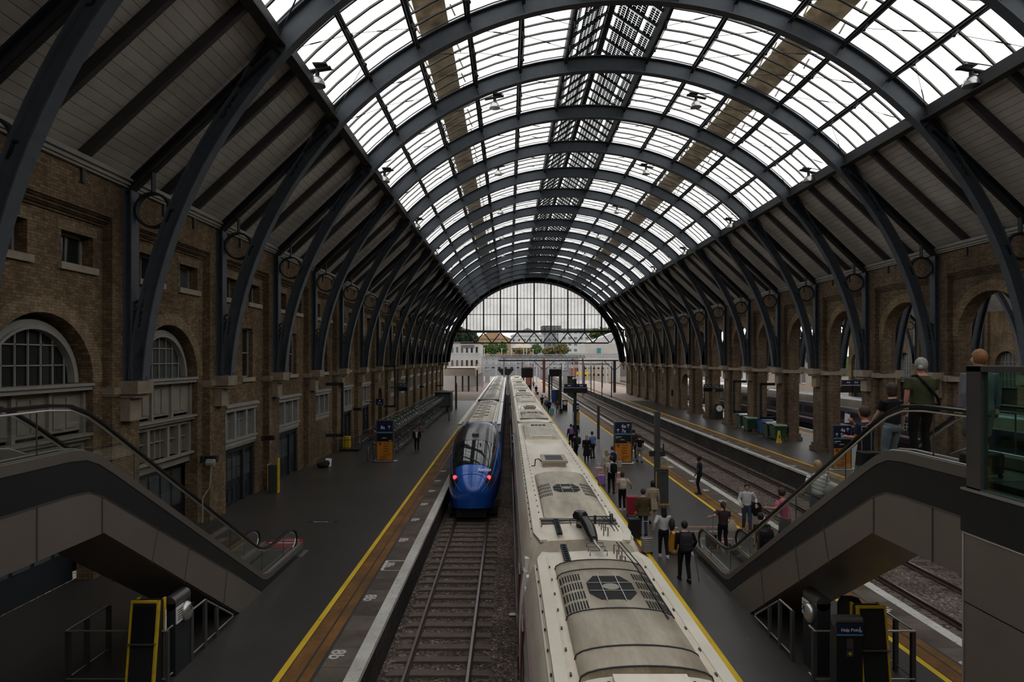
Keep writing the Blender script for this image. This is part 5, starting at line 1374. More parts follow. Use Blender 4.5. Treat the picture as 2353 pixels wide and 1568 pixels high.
# trolley cage, sacks, yellow-edged board by the wall, scooter
x, y = gr(765, 1035); x += 1.25; r = thing('trolley_cage', 'steel mesh trolley cage with a yellow crate by the brick wall', 'trolley', (x, y, 0))
b = MB()
for z in (.25, .8, 1.35): b.tube([(-.7, -.5, z), (.7, -.5, z), (.7, .5, z), (-.7, .5, z)], .025, 5, closed=True)
for xx in (-.7, -.25, .25, .7):
    for yy in (-.5, .5): b.tube([(xx, yy, .1), (xx, yy, 1.4)], .02, 5)
b.box(-.7, .7, -.5, .5, .1, .16); b.build('cage', 'iron_grey', r); b = MB(); b.box(-.45, .0, -.3, .2, .16, 1.0); b.build('crate', 'yellow_paint', r)
x, y = gr(742, 1075); b = MB(); b.ball((0, 0, .15), .3, 12, (1.3, .8, .6)); b.ball((.2, .1, .25), .2, 10, (1, 1, .9)); o = b.build('rubbish_sack', 'black_matt', smooth=True); o.location = (x, y, 0); tag(o, 'black rubbish sack slumped beside the trolley cage', 'sack')
x, y = gr(756, 1072); b = MB(); b.prism([(-.2, 0), (.2, .02), (.25, .5), (-.1, .55)], lambda u, v, t: (u, t, v), -.02, .02); o = b.build('leaning_board', 'sign_white'); o.location = (x, y-.25, 0); o.rotation_euler = (radians(-18), 0, .4); tag(o, 'pale grey board leaning on the rubbish sack', 'board')
x, y = gr(629, 1132); r = thing('leaning_board', 'tall narrow panel with yellow edges leaning on the brick pilaster by the doors', 'panel', (x, y, 0)); b = MB(); b.box(-.25, .2, -.1, .1, 0, 1.35); b.build('sheet', 'iron_grey', r)
b = MB(); b.box(.2, .26, -.1, .1, 0, 1.7); b.box(-.28, -.25, -.1, .1, .1, 1.4); b.build('yellow_edge', 'yellow_paint', r)
# bollards
for px, py, h, lab in ((846, 1062, .95, 'slim dark bollard left of the 8a totem'), (860, 1060, 1.0, 'thin steel rod bollard next to the 8a totem'), (1032, 968, 1.35, 'stout steel post past the end of the bicycle racks')):
    x, y = gr(px, py); b = MB(); b.lathe([(.0, 0), (.07, 0), (.07, h), (.055, h+.02), (0, h+.03)], n=12); o = b.build('bollard', 'steel_dark', smooth=True); o.location = (x, y, 0); tag(o, lab, 'bollard')
x, y = gr(1048, 940); b = MB(); b.box(-.13, .13, -.13, .13, 0, 3.4); o = b.build('platform_column', 'iron_grey'); o.location = (x, y, 0); tag(o, 'slender square column on the bicycle platform beyond the racks', 'column')
Y = 77.0; x = (1026-1168)*Y/FPX; r = thing('platform_hut', 'small dark glazed hut against the brick wall at the end of the bicycle racks', 'hut', (x-.3, Y, 0)); b = MB(); b.box(-.95, .95, -1.6, 1.6, 0, 2.35); b.build('hut_body', 'iron_dark', r); b = MB(); b.box(-1.05, 1.05, -1.75, 1.75, 2.35, 2.5); b.build('roof', 'steel_dark', r)
b = MB(); b.box(-.8, .8, -1.62, -1.6, .8, 2.2); b.build('window_pane', 'grey_pane', r)
Y = 41; x = (883-1168)*Y/FPX; z = CH-(927-825)*Y/FPX; x = -11.3; r = thing('cycle_sign', 'small blue square sign with a cycle parking symbol above the 8a totem', 'sign', ((873-1168)*52/FPX, 52, CH-(924-825)*52/FPX)); b = MB(); b.box(-.35, .3, -.04, .04, -.27, .27); b.build('sign_plate', 'blue_sign', r)
b = MB(); ring_torus(b, -.12, -.12, .05, .015, .01, 12); ring_torus(b, .08, -.12, .05, .015, .01, 12); b.bar((-.12, 0, -.12), (0, 0, .0), .02, .01); b.box(-.06, .04, -.005, .005, .06, .16); b.v = [(p[0], p[1]-.05, p[2]) for p in b.v]; b.build('cycle_symbol', 'sign_white', r)
b = MB(); b.bar((-.35, 0, 0), (-1.9, 0, 0), .05, .05); b.build('bracket', 'iron_dark', r)

# ---------------------------------------------------------------- dome lamps under the roof glass
def lamp0():
    r = thing('dome_lamp', '', 'lamp', (0, 0, 0), group='dome lamps hanging under the roof glass')
    b = MB(); b.lathe([(.0, .18), (.07, .16), (.14, .13), (.24, .02), (.29, -.14), (.3, -.2), (.28, -.2), (.0, -.12)], n=20); b.build('dome_shade', 'steel', r, smooth=True)
    b = MB(); b.lathe([(0, .42), (.06, .42), (.08, .3), (.08, .16), (0, .16)], n=10); b.build('lamp_gear', 'iron_dark', r)
    b = MB(); b.bar((-.55, .0, .28), (.5, .0, .48), .2, .06); b.bar((-.5, .3, .4), (.5, .3, .55), .03, .03); b.box(-.1, .4, -.28, .2, .5, .55); b.tube([(0, 0, .42), (0, 0, .66)], .02, 6); b.build('bracket', 'iron_dark', r)
    return r
LP = lamp0(); used = False
for side, x, z, ya, n, flip in (('along the bicycle side edge of the glass', -7.05, 17.0, 22.5, 7, False), ('on the bicycle side of the crown', -.75, 20.75, 33.6, 6, False),
                                ('on the arcade side of the crown', 10.35, 20.8, 33.6, 6, True), ('along the arcade side edge of the glass', 17.1, 17.0, 22.5, 7, True)):
    for i in range(n):
        o = LP if not used else dup(LP); used = True
        o.location = (x, ya+12.2*i, z-.12); o.rotation_euler = (0, 0, pi if flip else 0); o['label'] = f'silver dome lamp {side}, {ordn(i+1)} from the footbridge'
# ---------------------------------------------------------------- people
mat('skin_light', (.5, .3, .22), .55, 0, .08, 4); mat('skin_dark', (.12, .06, .04), .5, 0, .1, 4); mat('skin_red', (.5, .2, .15), .55, 0, .1, 4)
for n_, c_ in dict(black=(.012, .012, .014), charcoal=(.03, .03, .034), navy=(.018, .024, .045), white=(.6, .6, .62), cream=(.55, .48, .38), beige=(.42, .33, .23), olive=(.09, .065, .03),
                   green=(.06, .065, .028), jeans=(.045, .065, .1), pale_jeans=(.25, .3, .36), blue=(.12, .22, .5), pink=(.48, .12, .2), grey=(.16, .16, .19), brown=(.09, .05, .035), plum=(.05, .03, .035), purple=(.28, .12, .38)).items():
    mat('cloth_'+n_, c_, .85, 0, .3, 9, .15, .2)
for n_, c_ in dict(black=(.008, .007, .007), brown=(.05, .03, .02), blond=(.4, .29, .15), grey=(.38, .37, .35), ginger=(.3, .13, .045)).items(): mat('hair_'+n_, c_, .6, 0, .5, 30, .3)
def tube2(mb, pts, n=10):
    """limb: pts (x, y, z, r)"""
    mb.tube([p[:3] for p in pts], [p[3] for p in pts], n)
def fuse(mb, name, m, parent, vox=.016, it=4):
    """melt the gathered solids into one continuous skin"""
    me = bpy.data.meshes.new(name); me.from_pydata(mb.v, [], mb.f)
    bm = bmesh.new(); bm.from_mesh(me); bmesh.ops.recalc_face_normals(bm, faces=bm.faces); bm.to_mesh(me); bm.free()
    o = bpy.data.objects.new(name, me); COL.objects.link(o)
    r = o.modifiers.new('r', 'REMESH'); r.mode = 'VOXEL'; r.voxel_size = vox
    s = o.modifiers.new('s', 'SMOOTH'); s.iterations = it; s.factor = .5
    dg = bpy.context.evaluated_depsgraph_get(); m2 = bpy.data.meshes.new_from_object(o.evaluated_get(dg))
    bpy.data.objects.remove(o, do_unlink=True); m2.materials.clear(); m2.materials.append(M[m]); m2.shade_smooth(); m2.name = name
    q = bpy.data.objects.new(name, m2); COL.objects.link(q); q.parent = parent; return q
def ik(a, t, l1, l2, bend):
    a = Vector(a); t = Vector(t); d = t-a; L = min(d.length, (l1+l2)*.995); d.normalize()
    c = (l1*l1+L*L-l2*l2)/(2*l1*L); c = max(-1, min(1, c)); h = l1*sqrt(1-c*c); b = Vector(bend); b = (b-d*b.dot(d))
    b.normalize(); return a+d*l1*c+b*h, a+d*L
def person(label, x, y, z=0.0, rz=0.0, H=1.72, top='black', leg='black', skin='light', hair='black', style='short', sleeve='long', coat=0.0, shorts=False,
           stride=.0, lh=None, rh=None, lean=0.0, wide=1.0, look=(0, 0), shoes='black', vox=.018, face=False, cat='person', knee=None, collar=True):
    """stands at x, y, z facing local +y turned by rz; lh/rh = hand targets in body measures"""
    r = thing('person', label, cat, (x, y, z), rz); k = H/1.75; w = wide
    def P(a, b, c): b2 = b+lean*(c-.9) if c > .9 else b; return Vector((a*k, b2*k, c*k))
    hipL, hipR = P(-.09*w, 0, .92), P(.09*w, 0, .92)
    ftL, ftR = Vector((-.1*k, stride*k*.5, .085*k)), Vector((.1*k, -stride*k*.5, .085*k+abs(stride)*.06*k))
    knL, akL = ik(hipL, ftL, .43*k, .42*k, (0, 1, 0)); knR, akR = ik(hipR, ftR, .43*k, .42*k, (0, 1, 0))
    shL, shR = P(-.18*w, 0, 1.43), P(.18*w, 0, 1.43)
    tl = P(*(lh or (-.27, .03, .86))); tr = P(*(rh or (.27, .03, .86)))
    elL, wrL = ik(shL, tl, .28*k, .25*k, (-.6, -.8, -.4)); elR, wrR = ik(shR, tr, .28*k, .25*k, (.6, -.8, -.4))
    hc = P(0+look[0]*.02, .025, 1.635); sk = 'skin_'+skin
    def ell(c, a, b, n=14, dx=0, dy=0): return [(c[0]+a*cos(2*pi*i/n), c[1]+b*sin(2*pi*i/n), c[2]) for i in range(n)]
    # --- body: one continuous skin
    b = MB()
    b.loft([ell(P(0, -.01, zz), aa*k*w, bb*k*w) for zz, aa, bb in ((.84, .12, .09), (.95, .155, .105), (1.1, .125, .095), (1.28, .15, .11), (1.4, .165, .095), (1.46, .1, .07), (1.5, .055, .055))])
    tube2(b, [(*P(0, 0, 1.44), .062*k), (*P(0, .01, 1.54), .052*k), (*P(0, .02, 1.6), .055*k)])
    b.ball(hc, .1*k, 16, (.78, .98, 1.16)); b.ball(hc+Vector((0, .03*k, -.06*k)), .06*k, 12, (.9, 1.0, 1.0))
    cl, sl_ = cos(look[1]), sin(look[1])
    def hp(a, bb, c): return hc+Vector(((a*cl-bb*sl_)*k, (a*sl_+bb*cl)*k, c*k))
    nz = hp(0, .1, -.01); b.ball(nz, .017*k, 8, (.8, 1.2, 1.6)); b.ball(hp(-.082, 0, -.01), .02*k, 8, (.5, 1, 1.4)); b.ball(hp(.082, 0, -.01), .02*k, 8, (.5, 1, 1.4))
    for s_, e_, w_ in ((shL, elL, wrL), (shR, elR, wrR)):
        tube2(b, [(*s_, .058*k), (*(s_.lerp(e_, .5)), .05*k), (*e_, .04*k), (*(e_.lerp(w_, .35)), .042*k), (*w_, .027*k)])
        d = (w_-e_).normalized(); tube2(b, [(*w_, .028*k), (*(w_+d*.05*k), .04*k), (*(w_+d*.09*k), .036*k)], 8)
    for h_, n_, a_ in ((hipL, knL, akL), (hipR, knR, akR)):
        tube2(b, [(*h_, .088*k), (*(h_.lerp(n_, .4)), .08*k), (*n_, .055*k), (*(n_.lerp(a_, .35)), .056*k), (*a_, .036*k)])
        tube2(b, [(*(a_+Vector((0, -.04, -.02))*k), .036*k), (*(a_+Vector((0, .15, -.045))*k), .034*k)])
    body = fuse(b, 'body', sk, r, vox)
    f = MB()                                              # five fingers rooted in each palm
    for sd, e_, w_ in ((-1, elL, wrL), (1, elR, wrR)):
        d = (w_-e_).normalized(); side = d.cross(Vector((0, 1, 0)) if abs(d.y) < .8 else Vector((0, 0, 1))).normalized(); curl = Vector((0, 1, 0)) if abs(d.y) < .8 else Vector((0, 0, -1))
        for i, L_ in enumerate((.062, .07, .066, .05)):
            o_ = w_+d*.085*k+curl*0+side*(i-1.5)*.018*k; a1 = o_+d*L_*.55*k+curl*.01*k; f.tube([o_, a1, a1+(d*.5+curl*.8)*L_*.5*k], [.0095*k, .0088*k, .0075*k], 6)
        o_ = w_+d*.035*k-side*.028*k; f.tube([o_, o_+(d*.5-side*.6+curl*.3)*.045*k, o_+(d*1.1-side*.6+curl*.7)*.05*k], [.012*k, .0105*k, .009*k], 6)
    fo = f.build('fingers_tmp', sk, r, smooth=True)
    bm = bmesh.new(); bm.from_mesh(body.data); bm.from_mesh(fo.data); bm.to_mesh(body.data); bm.free(); body.data.shade_smooth(); bpy.data.objects.remove(fo, do_unlink=True)
    # --- clothes
    g = MB(); e = .018
    hem = coat or .9
    secs = [(hem, .165+(.06 if coat else 0), .12+(.05 if coat else 0))]+([(.92, .18, .13)] if coat else [])+[(1.05, .152, .115), (1.28, .172, .128), (1.4, .18, .108), (1.45, .12, .085), (1.475, .075, .07)]
    g.loft([ell(P(0, -.01, zz), aa*k*w, bb*k*w) for zz, aa, bb in secs])
    for s_, e_, w_ in ((shL, elL, wrL), (shR, elR, wrR)):
        pts = [(*(s_+Vector((0, 0, .0))), .075*k), (*(s_.lerp(e_, .55)), .066*k)]
        if sleeve == 'long': pts += [(*e_, .056*k), (*(w_.lerp(e_, .08)), .043*k)]
        elif sleeve == 'short': pts[-1] = (*(s_.lerp(e_, .72)), .068*k)
        else: pts = [(*s_, .07*k), (*(s_.lerp(e_, .18)), .064*k)]
        tube2(g, pts)
    fuse(g, {0: 'shirt'}.get(0) if not coat else 'coat', 'cloth_'+top, r, vox, 3)
    t = MB(); t.loft([ell(P(0, -.01, zz), aa*k*w, bb*k*w) for zz, aa, bb in ((.82, .13, .1), (.9, .17, .122), (.97, .166, .118), (1.03, .148, .108))])
    for h_, n_, a_ in ((hipL, knL, akL), (hipR, knR, akR)):
        if shorts: tube2(t, [(*h_, .105*k), (*(h_.lerp(n_, .5)), .105*k), (*(h_.lerp(n_, .95)), .1*k)])
        else: tube2(t, [(*h_, .1*k), (*(h_.lerp(n_, .45)), .09*k), (*n_, .07*k), (*(n_.lerp(a_, .5)), .064*k), (*(n_.lerp(a_, .97)), .057*k)])
    fuse(t, 'shorts' if shorts else 'trousers', 'cloth_'+leg, r, vox, 3)
    for a_ in (akL, akR):
        s_ = MB(); s_.loft([[(a_.x+px*k, a_.y+py*k, a_.z+pz*k) for px, py, pz in q] for q in (
            [(-.036, -.09, -.085), (.036, -.09, -.085), (.03, -.085, -.01), (-.03, -.085, -.01)], [(-.045, 0, -.085), (.045, 0, -.085), (.042, 0, .02), (-.042, 0, .02)],
            [(-.05, .1, -.085), (.05, .1, -.085), (.04, .1, -.02), (-.04, .1, -.02)], [(-.035, .19, -.085), (.035, .19, -.085), (.025, .18, -.055), (-.025, .18, -.055)])])
        s_.build('shoe', 'cloth_'+shoes, r, smooth=True)
    # --- hair
    if style != 'bald':
        h = MB(); h.ball(hp(0, -.012, .03), .118*k, 14, (.84, .98, 1.08))
        if style == 'long': h.loft([ell(hp(0, -.03-yy, zz), aa*k, bb*k, 10) for zz, aa, bb, yy in ((.03, .09, .09, 0), (-.06, .1, .08, .02), (-.16, .11, .06, .05), (-.26, .1, .045, .07), (-.33, .05, .03, .07))])
        if style == 'bob': h.loft([ell(hp(0, -.025, zz), aa*k, bb*k, 10) for zz, aa, bb in ((.03, .09, .1), (-.05, .1, .09), (-.12, .085, .075))])
        if style == 'pony': h.tube([hp(0, -.1, .03), hp(0, -.15, -.02), hp(0, -.14, -.12), hp(0, -.12, -.2)], [.03*k, .038*k, .03*k, .015*k], 8)
        if style == 'bun': h.ball(hp(0, -.13, -.03), .04*k, 8)
        # clear the face: the cap sits back on the skull
        def clr(p):
            q = Vector(p)-hc; f_ = -q.x*sl_+q.y*cl
            if q.z < .05*k and f_ > .045*k: q -= Vector((-sl_, cl, 0))*(f_-.045*k)
            return tuple(q+hc)
        h.v = [clr(p) for p in h.v]
        if style == 'cap': h.lathe([(0, 0), (.1*k, 0), (.13*k, -.02), (.1*k, -.01)], tuple(hp(0, .06, .05)), 12)
        fuse(h, 'cap' if style == 'cap' else 'hair', ('cloth_brown' if style == 'cap' else 'hair_'+hair), r, vox*.9, 2)
    if face:
        q = MB()
        for s_ in (-1, 1): q.ball(hp(s_*.032, .093, .012), .0095*k, 8)
        q.build('eyes', 'black_matt', r); q = MB(); q.ball(hp(0, .098, -.055), .018*k, 8, (1.1, .4, .3)); q.build('mouth', 'red_paint', r)
    return r
def backpack(x, y, z, rz, m, label, s=1.0):
    r = thing('backpack', label, 'backpack', (x, y, z), rz); b = MB()
    b.loft([[(sx*.15*s*k_, sy*.09*s*k_, zz*s) for sx, sy in ((-1, -.8), (-.8, -1), (.8, -1), (1, -.8), (1, .8), (.8, 1), (-.8, 1), (-1, .8))] for zz, k_ in ((-.22, .8), (-.18, 1), (.1, 1), (.2, .85), (.24, .4))])
    b.build('main_bag', m, r, smooth=True); b = MB(); b.box(-.11*s, .11*s, -.13*s, -.08*s, -.18*s, .0); b.build('pocket', m, r, bevel=.02)
    b = MB()
    for q in (-1, 1): b.tube([(q*.09*s, .07*s, .2*s), (q*.12*s, .16*s, .25*s), (q*.13*s, .27*s, .12*s), (q*.13*s, .2*s, -.12*s), (q*.1*s, .08*s, -.2*s)], .014, 6)
    b.build('straps', m, r); return r
def suitcase(x, y, rz, m, label, w=.42, h=.6, d=.25, handle=.4, tilt=0):
    r = thing('suitcase', label, 'suitcase', (x, y, 0), rz); b = MB(); b.box(-w/2, w/2, -d/2, d/2, .06, .06+h); b.build('shell', m, r, bevel=.035)
    b = MB()
    for i in range(5): b.box(-w/2+.05+i*(w-.1)/4-.008, -w/2+.05+i*(w-.1)/4+.008, -d/2-.006, -d/2+.002, .12, h)
    b.build('shell_ridges', m, r)
    for sx in (-1, 1):
        for sy in (-1, 1): q = MB(); q.lathe([(0, -.015), (.03, -.015), (.03, .015), (0, .015)], (sx*(w/2-.04), sy*(d/2-.04), .03), 8, 'x'); q.build('wheel', 'black_matt', r)
    if handle:
        b = MB(); b.tube([(-.09, d/2-.03, .06+h), (-.09, d/2-.03, .06+h+handle), (.09, d/2-.03, .06+h+handle), (.09, d/2-.03, .06+h)], .011, 6); b.build('telescopic_handle', 'steel', r)
    return r
mat('case_red', (.28, .02, .04), .4, 0, .1, 2); mat('case_yellow', (.6, .26, .02), .4, 0, .1, 2); mat('case_purple', (.35, .18, .5), .4, 0, .1, 2); mat('case_pink', (.62, .35, .35), .4, 0, .1, 2)
mat('case_teal', (.1, .42, .45), .4, 0, .1, 2); mat('case_black', (.014, .014, .015), .5, 0, .2, 2); mat('case_green', (.12, .3, .18), .5, 0, .2, 2)
def chev():
    t = NT('case_chevron'); x, y, z = t.sep(); u = t.math('ABSOLUTE', t.math('SUBTRACT', t.math('FRACT', t.math('MULTIPLY', t.math('ADD', x, y), 14)), .5))
    f = t.math('GREATER_THAN', t.math('FRACT', t.math('ADD', t.math('MULTIPLY', z, 16), t.math('MULTIPLY', u, 1.0))), .5)
    t.bsdf(t.mix(f, (.02, .02, .02), (.6, .58, .56)), .5); M['case_chevron'] = t.m
    t = NT('cloth_plaid'); x, y, z = t.sep(); a = t.math('GREATER_THAN', t.math('FRACT', t.math('MULTIPLY', z, 14)), .5); c = t.math('GREATER_THAN', t.math('FRACT', t.math('MULTIPLY', x, 14)), .5)
    t.bsdf(t.mix(a, t.mix(c, (.05, .07, .15), (.2, .24, .34)), t.mix(c, (.3, .34, .42), (.5, .52, .56))), .85); M['cloth_plaid'] = t.m
    t = NT('cloth_striped'); x, y, z = t.sep(); a = t.math('GREATER_THAN', t.math('FRACT', t.math('ADD', t.math('MULTIPLY', z, 11), t.math('MULTIPLY', x, 4))), .8)
    t.bsdf(t.mix(a, (.6, .6, .58), (.1, .1, .1)), .85); M['cloth_striped'] = t.m
chev()
def G(px, py): return gr(px, py)
# walkers on the middle platform, nearest first
x, y = G(1573, 1336); person('man in black with a black backpack, walking with a thin stick beside the train', x, y, top='black', leg='black', hair='black', stride=.3, H=1.76, rh=(.3, .1, .98), wide=1.12, vox=.014)
backpack(x, y-.2, 1.2, 0, 'cloth_charcoal', 'black backpack on the back of the man with the walking stick', 1.15)
r = thing('walking_stick', 'thin metal walking stick held by the man in black', 'walking stick', (x+.3, y+.1, 0)); b = MB(); b.tube([(.12, -.15, 0), (.0, 0, .95)], .012, 6); b.build('shaft', 'steel_dark', r); b = MB(); b.tube([(-.05, 0, .97), (.06, 0, .96)], .018, 6); b.build('grip', 'rubber', r)
x, y = G(1525, 1281); person('woman with long dark hair, white sweatshirt and black trousers, pulling a chevron suitcase', x, y, H=1.68, top='white', leg='black', hair='black', style='long', stride=.25, shoes='white', lh=(-.35, -.05, 1.0), vox=.014)
suitcase(*G(1487, 1272), .15, 'case_chevron', 'black and white chevron patterned suitcase pulled by the woman in the white sweatshirt', .34, .5, .24, .5)
suitcase(*G(1552, 1272), -.1, 'case_yellow', 'large mustard yellow suitcase between the white sweatshirt woman and the man in black', .44, .66, .28, .12)
b = MB(); b.ball((0, 0, 0), .17, 12, (.6, 1, 1.25)); o = b.build('shoulder_bag', 'cloth_plum', smooth=True); o.location = (x+.25, y-.08, 1.12); tag(o, 'dark plum shoulder bag hanging from the white sweatshirt woman', 'bag')
x, y = G(1478, 1232); person('man in an olive brown jacket and jeans seen from behind', x, y, H=1.74, top='olive', leg='jeans', hair='brown', wide=1.15, coat=.78, stride=.15, vox=.014)
x, y = G(1500, 1204); person('woman with black hair in a beige coat beside the man in the olive jacket', x, y, H=1.7, top='beige', leg='beige', hair='black', style='bob', coat=.6, stride=.1)
suitcase(*G(1453, 1186), 0, 'case_red', 'very large dark red hard suitcase standing near the train', .5, .78, .3, 0)
suitcase(*G(1457, 1240), .1, 'case_black', 'tall black suitcase in front of the dark red one', .4, .72, .28, 0)
suitcase(*G(1468, 1222), .1, 'case_green', 'small pale green case beside the tall black suitcase', .2, .5, .2, 0)
x, y = G(1430, 1173); person('woman in a cream top and black trousers with a cream backpack, arm held out', x, y, H=1.66, top='cream', leg='black', hair='brown', style='bob', sleeve='short', rh=(.42, .05, 1.05), shoes='white', vox=.014)
backpack(x, y-.19, 1.18, 0, 'cloth_cream', 'cream canvas backpack worn by the woman in the cream top', .95)
x, y = G(1405, 1133); person('young man in a white t-shirt with a black backpack over one shoulder', x, y, H=1.8, top='white', leg='black', hair='brown', sleeve='short', stride=.2)
backpack(x+.08, y-.2, 1.25, .3, 'cloth_black', 'black backpack of the young man in the white t-shirt')
suitcase(*G(1382, 1116), 0, 'case_purple', 'lilac hard suitcase standing by the white t-shirt man', .36, .5, .24, .1)
suitcase(*G(1376, 1100), 0, 'case_pink', 'pale pink suitcase behind the lilac one', .36, .55, .24, .2)
suitcase(*G(1424, 1112), 0, 'case_pink', 'pale pink suitcase partly hidden by the white t-shirt man and cream backpack woman', .38, .55, .24, 0)
x, y = G(1407, 1098); person('person in a blue plaid shirt with a dark rucksack walking toward the totem', x, y, H=1.72, top='plaid', leg='charcoal', hair='brown', sleeve='short', wide=1.1, stride=.2)
backpack(x+.03, y-.2, 1.2, 0, 'cloth_navy', 'dark blue rucksack on the plaid shirt')
x, y = G(1398, 1104); person('blonde woman with loose hair between the plaid shirt and the white t-shirt', x-.1, y, H=1.62, top='cream', leg='beige', hair='blond', style='long', stride=.1)
b = MB(); b.loft([[(-.16*k_, -.04, z_), (.16*k_, -.04, z_), (.16*k_, .04, z_), (-.16*k_, .04, z_)] for z_, k_ in ((-.2, .85), (.14, 1))]); b.tube([(-.1, 0, .14), (-.05, 0, .42), (.05, 0, .42), (.1, 0, .14)], .012, 5); o = b.build('tote_bag', 'cloth_cream'); x, y = G(1422, 1096); o.location = (x, y, .75); tag(o, 'cream tote bag hanging beside the orange notice of the totem', 'bag')
x, y = G(1348, 1060); person('blonde woman in a long black dress with a black bag', x, y, H=1.66, top='black', leg='black', hair='blond', style='long', coat=.35, wide=1.15)
x, y = G(1362, 1053); person('man in a light blue shirt and dark trousers beside the blonde woman in black', x, y, H=1.74, top='blue', leg='navy', skin='red', hair='brown', sleeve='short', lean=.1, rz=.4)
x, y = G(1327, 1056); person('man in black leaning toward the train with one arm out', x-.1, y, H=1.7, top='black', leg='black', lean=.25, lh=(-.5, .25, 1.05), rz=.5, sleeve='short')
backpack(x+.05, y-.15, 1.25, .5, 'cloth_charcoal', 'dark green-black backpack of the man leaning toward the train')
x, y = G(1312, 1030); person('person in dark clothes carrying a purple backpack', x, y, H=1.75, top='plum', leg='black', hair='black')
backpack(x, y-.2, 1.25, 0, 'cloth_purple', 'bright purple backpack seen beyond the man leaning toward the train')
x, y = G(1323, 1020); person('person in a black top with white collar next to the purple backpack', x, y, H=1.76, top='black', leg='black', hair='black')
x, y = G(1470, 1063); person('man in a dark red cap, black t-shirt and pale jeans right of the totem', x, y, H=1.74, top='black', leg='pale_jeans', style='cap', sleeve='short', stride=.4, lh=(-.4, .1, 1.0))
x, y = G(1456, 1052); person('person in dark clothes half hidden by the edge of the 6a and 7a totem', x, y, H=1.85, top='charcoal', leg='charcoal', hair='black', stride=.3)
x, y = G(1607, 1136); person('man in dark blue t-shirt and black trousers looking down at the platform edge line', x, y, H=1.86, top='navy', leg='black', skin='dark', hair='black', sleeve='short', rz=1.3, lh=(-.2, .2, .85), look=(0, 0), shoes='charcoal', vox=.014)
Y = 23.3; x = (1716-1168)*Y/FPX; person('man in a white shirt facing the footbridge, dark jacket over his arm', x, Y, H=1.82, top='white', leg='jeans', skin='light', hair='brown', rz=pi-.25, stride=.3, rh=(.22, .22, 1.02), lh=(-.3, .18, 1.05), face=True, vox=.014)
b = MB(); b.loft([[(sx*a_, sy*b_, z_) for sx, sy in ((-1, -.6), (0, -1), (1, -.5), (1, .6), (0, 1), (-1, .7))] for z_, a_, b_ in ((.1, .1, .1), (.0, .16, .12), (-.25, .18, .1), (-.42, .1, .06))]); o = b.build('folded_jacket', 'cloth_black', smooth=True); o.location = (x+.3, Y-.18, 1.05); tag(o, 'black jacket folded over the arm of the man in the white shirt', 'jacket')
x, y = (1662-1168)*20.9/FPX, 20.9; person('ponytailed woman in a dark top stepping onto the escalator with a pale bag', x, y, 0.02, H=1.66, top='plum', leg='black', hair='brown', style='pony', sleeve='short', lh=(-.48, .02, 1.2), wide=1.12, stride=.12, shoes='grey', vox=.014)
b = MB(); b.loft([[(sx*a_, sy*a_*.4, z_) for sx, sy in ((-1, -1), (1, -1), (1, 1), (-1, 1))] for z_, a_ in ((-.32, .1), (-.28, .15), (-.05, .14), (.08, .04))]); b.tube([(-.02, 0, .08), (-.04, 0, .4)], .012, 5); b.tube([(.03, 0, .08), (-.02, 0, .4)], .012, 5); o = b.build('cloth_bag', 'cloth_cream', smooth=True); o.location = (x+.27, y-.05, 1.02); tag(o, 'pale cloth bag hanging from the shoulder of the ponytail woman', 'bag')
suitcase((1634-1168)*21.3/FPX, 21.3, 0, 'case_black', 'small black cabin suitcase held by the ponytail woman at the escalator foot', .36, .42, .22, .62)
# left platform
x, y = G(958, 1038); person('man in a dark suit and white shirt walking past the bicycle racks', x, y, H=1.74, top='black', leg='black', skin='red', hair='brown', rz=pi, face=True, stride=.15, wide=1.15, coat=.8)
b = MB(); b.loft([[(-a_, -.13, z_), (a_, -.13, z_), (a_, -.1, z_), (-a_, -.1, z_)] for z_, a_ in ((1.0, .05), (1.42, .09))])
o = b.build('shirt_front', 'cloth_white'); o.location = (x, y-.03, 0); o.parent = None
pp = [q for q in COL.objects if q.get('label') == 'man in a dark suit and white shirt walking past the bicycle racks'][0]; o.parent = pp; o.location = (0, .03, 0); o.rotation_euler = (0, 0, pi)
# distant travellers
for px, py, lab, kw in ((1246, 938, 'distant traveller in black at the head of the small crowd', dict(top='black', leg='black')), (1253, 942, 'distant traveller in a grey and white top in the small crowd', dict(top='white', leg='charcoal', hair='brown')),
                        (1257, 946, 'distant traveller with a white rucksack in the small crowd', dict(top='grey', leg='plum', hair='blond')), (1262, 951, 'distant traveller in dark clothes with a turquoise suitcase', dict(top='navy', leg='black')),
                        (1281, 951, 'distant traveller in a brown jacket pulling a grey case by the boxed clock', dict(top='brown', leg='grey')), (1232, 907, 'far traveller in black with a small case near the train', dict(top='black', leg='black')), (1217, 902, 'far traveller close to the train beyond the small crowd', dict(top='charcoal', leg='navy')),
                        (1226, 893, 'very distant figure on the middle platform by the brown column', dict(top='grey', leg='black'))):
    person(lab, *G(px, py), H=1.74, stride=.2, vox=.03, **kw)
suitcase(*G(1268, 951), 0, 'case_teal', 'turquoise suitcase beside the distant traveller in dark clothes', .5, .6, .3, .3)
suitcase(*G(1289, 951), 0, 'case_black', 'dark grey suitcase of the traveller in the brown jacket', .4, .55, .3, .3)
suitcase(*G(1235, 908), 0, 'case_black', 'small dark case of the far traveller near the train', .4, .5, .3, .2)
x, y = G(1273, 925); b = MB(); b.box(-.35, .35, -.3, .3, 0, 1.9); o = b.build('vending_machine', 'bin_blue'); o.location = (x, y, 0); tag(o, 'blue ticket machine on the middle platform by the two dark posts', 'machine')
x, y = G(1283, 928); b = MB(); b.prism([(-.45, 0), (.45, 0), (.45, 1.8), (.3, 2.05), (-.3, 2.05), (-.45, 1.8)], lambda u, v, t: (u, t, v), -.05, .05); o = b.build('rounded_panel', 'iron_dark'); o.location = (x, y, 0); tag(o, 'dark round-topped board next to the blue ticket machine', 'board')
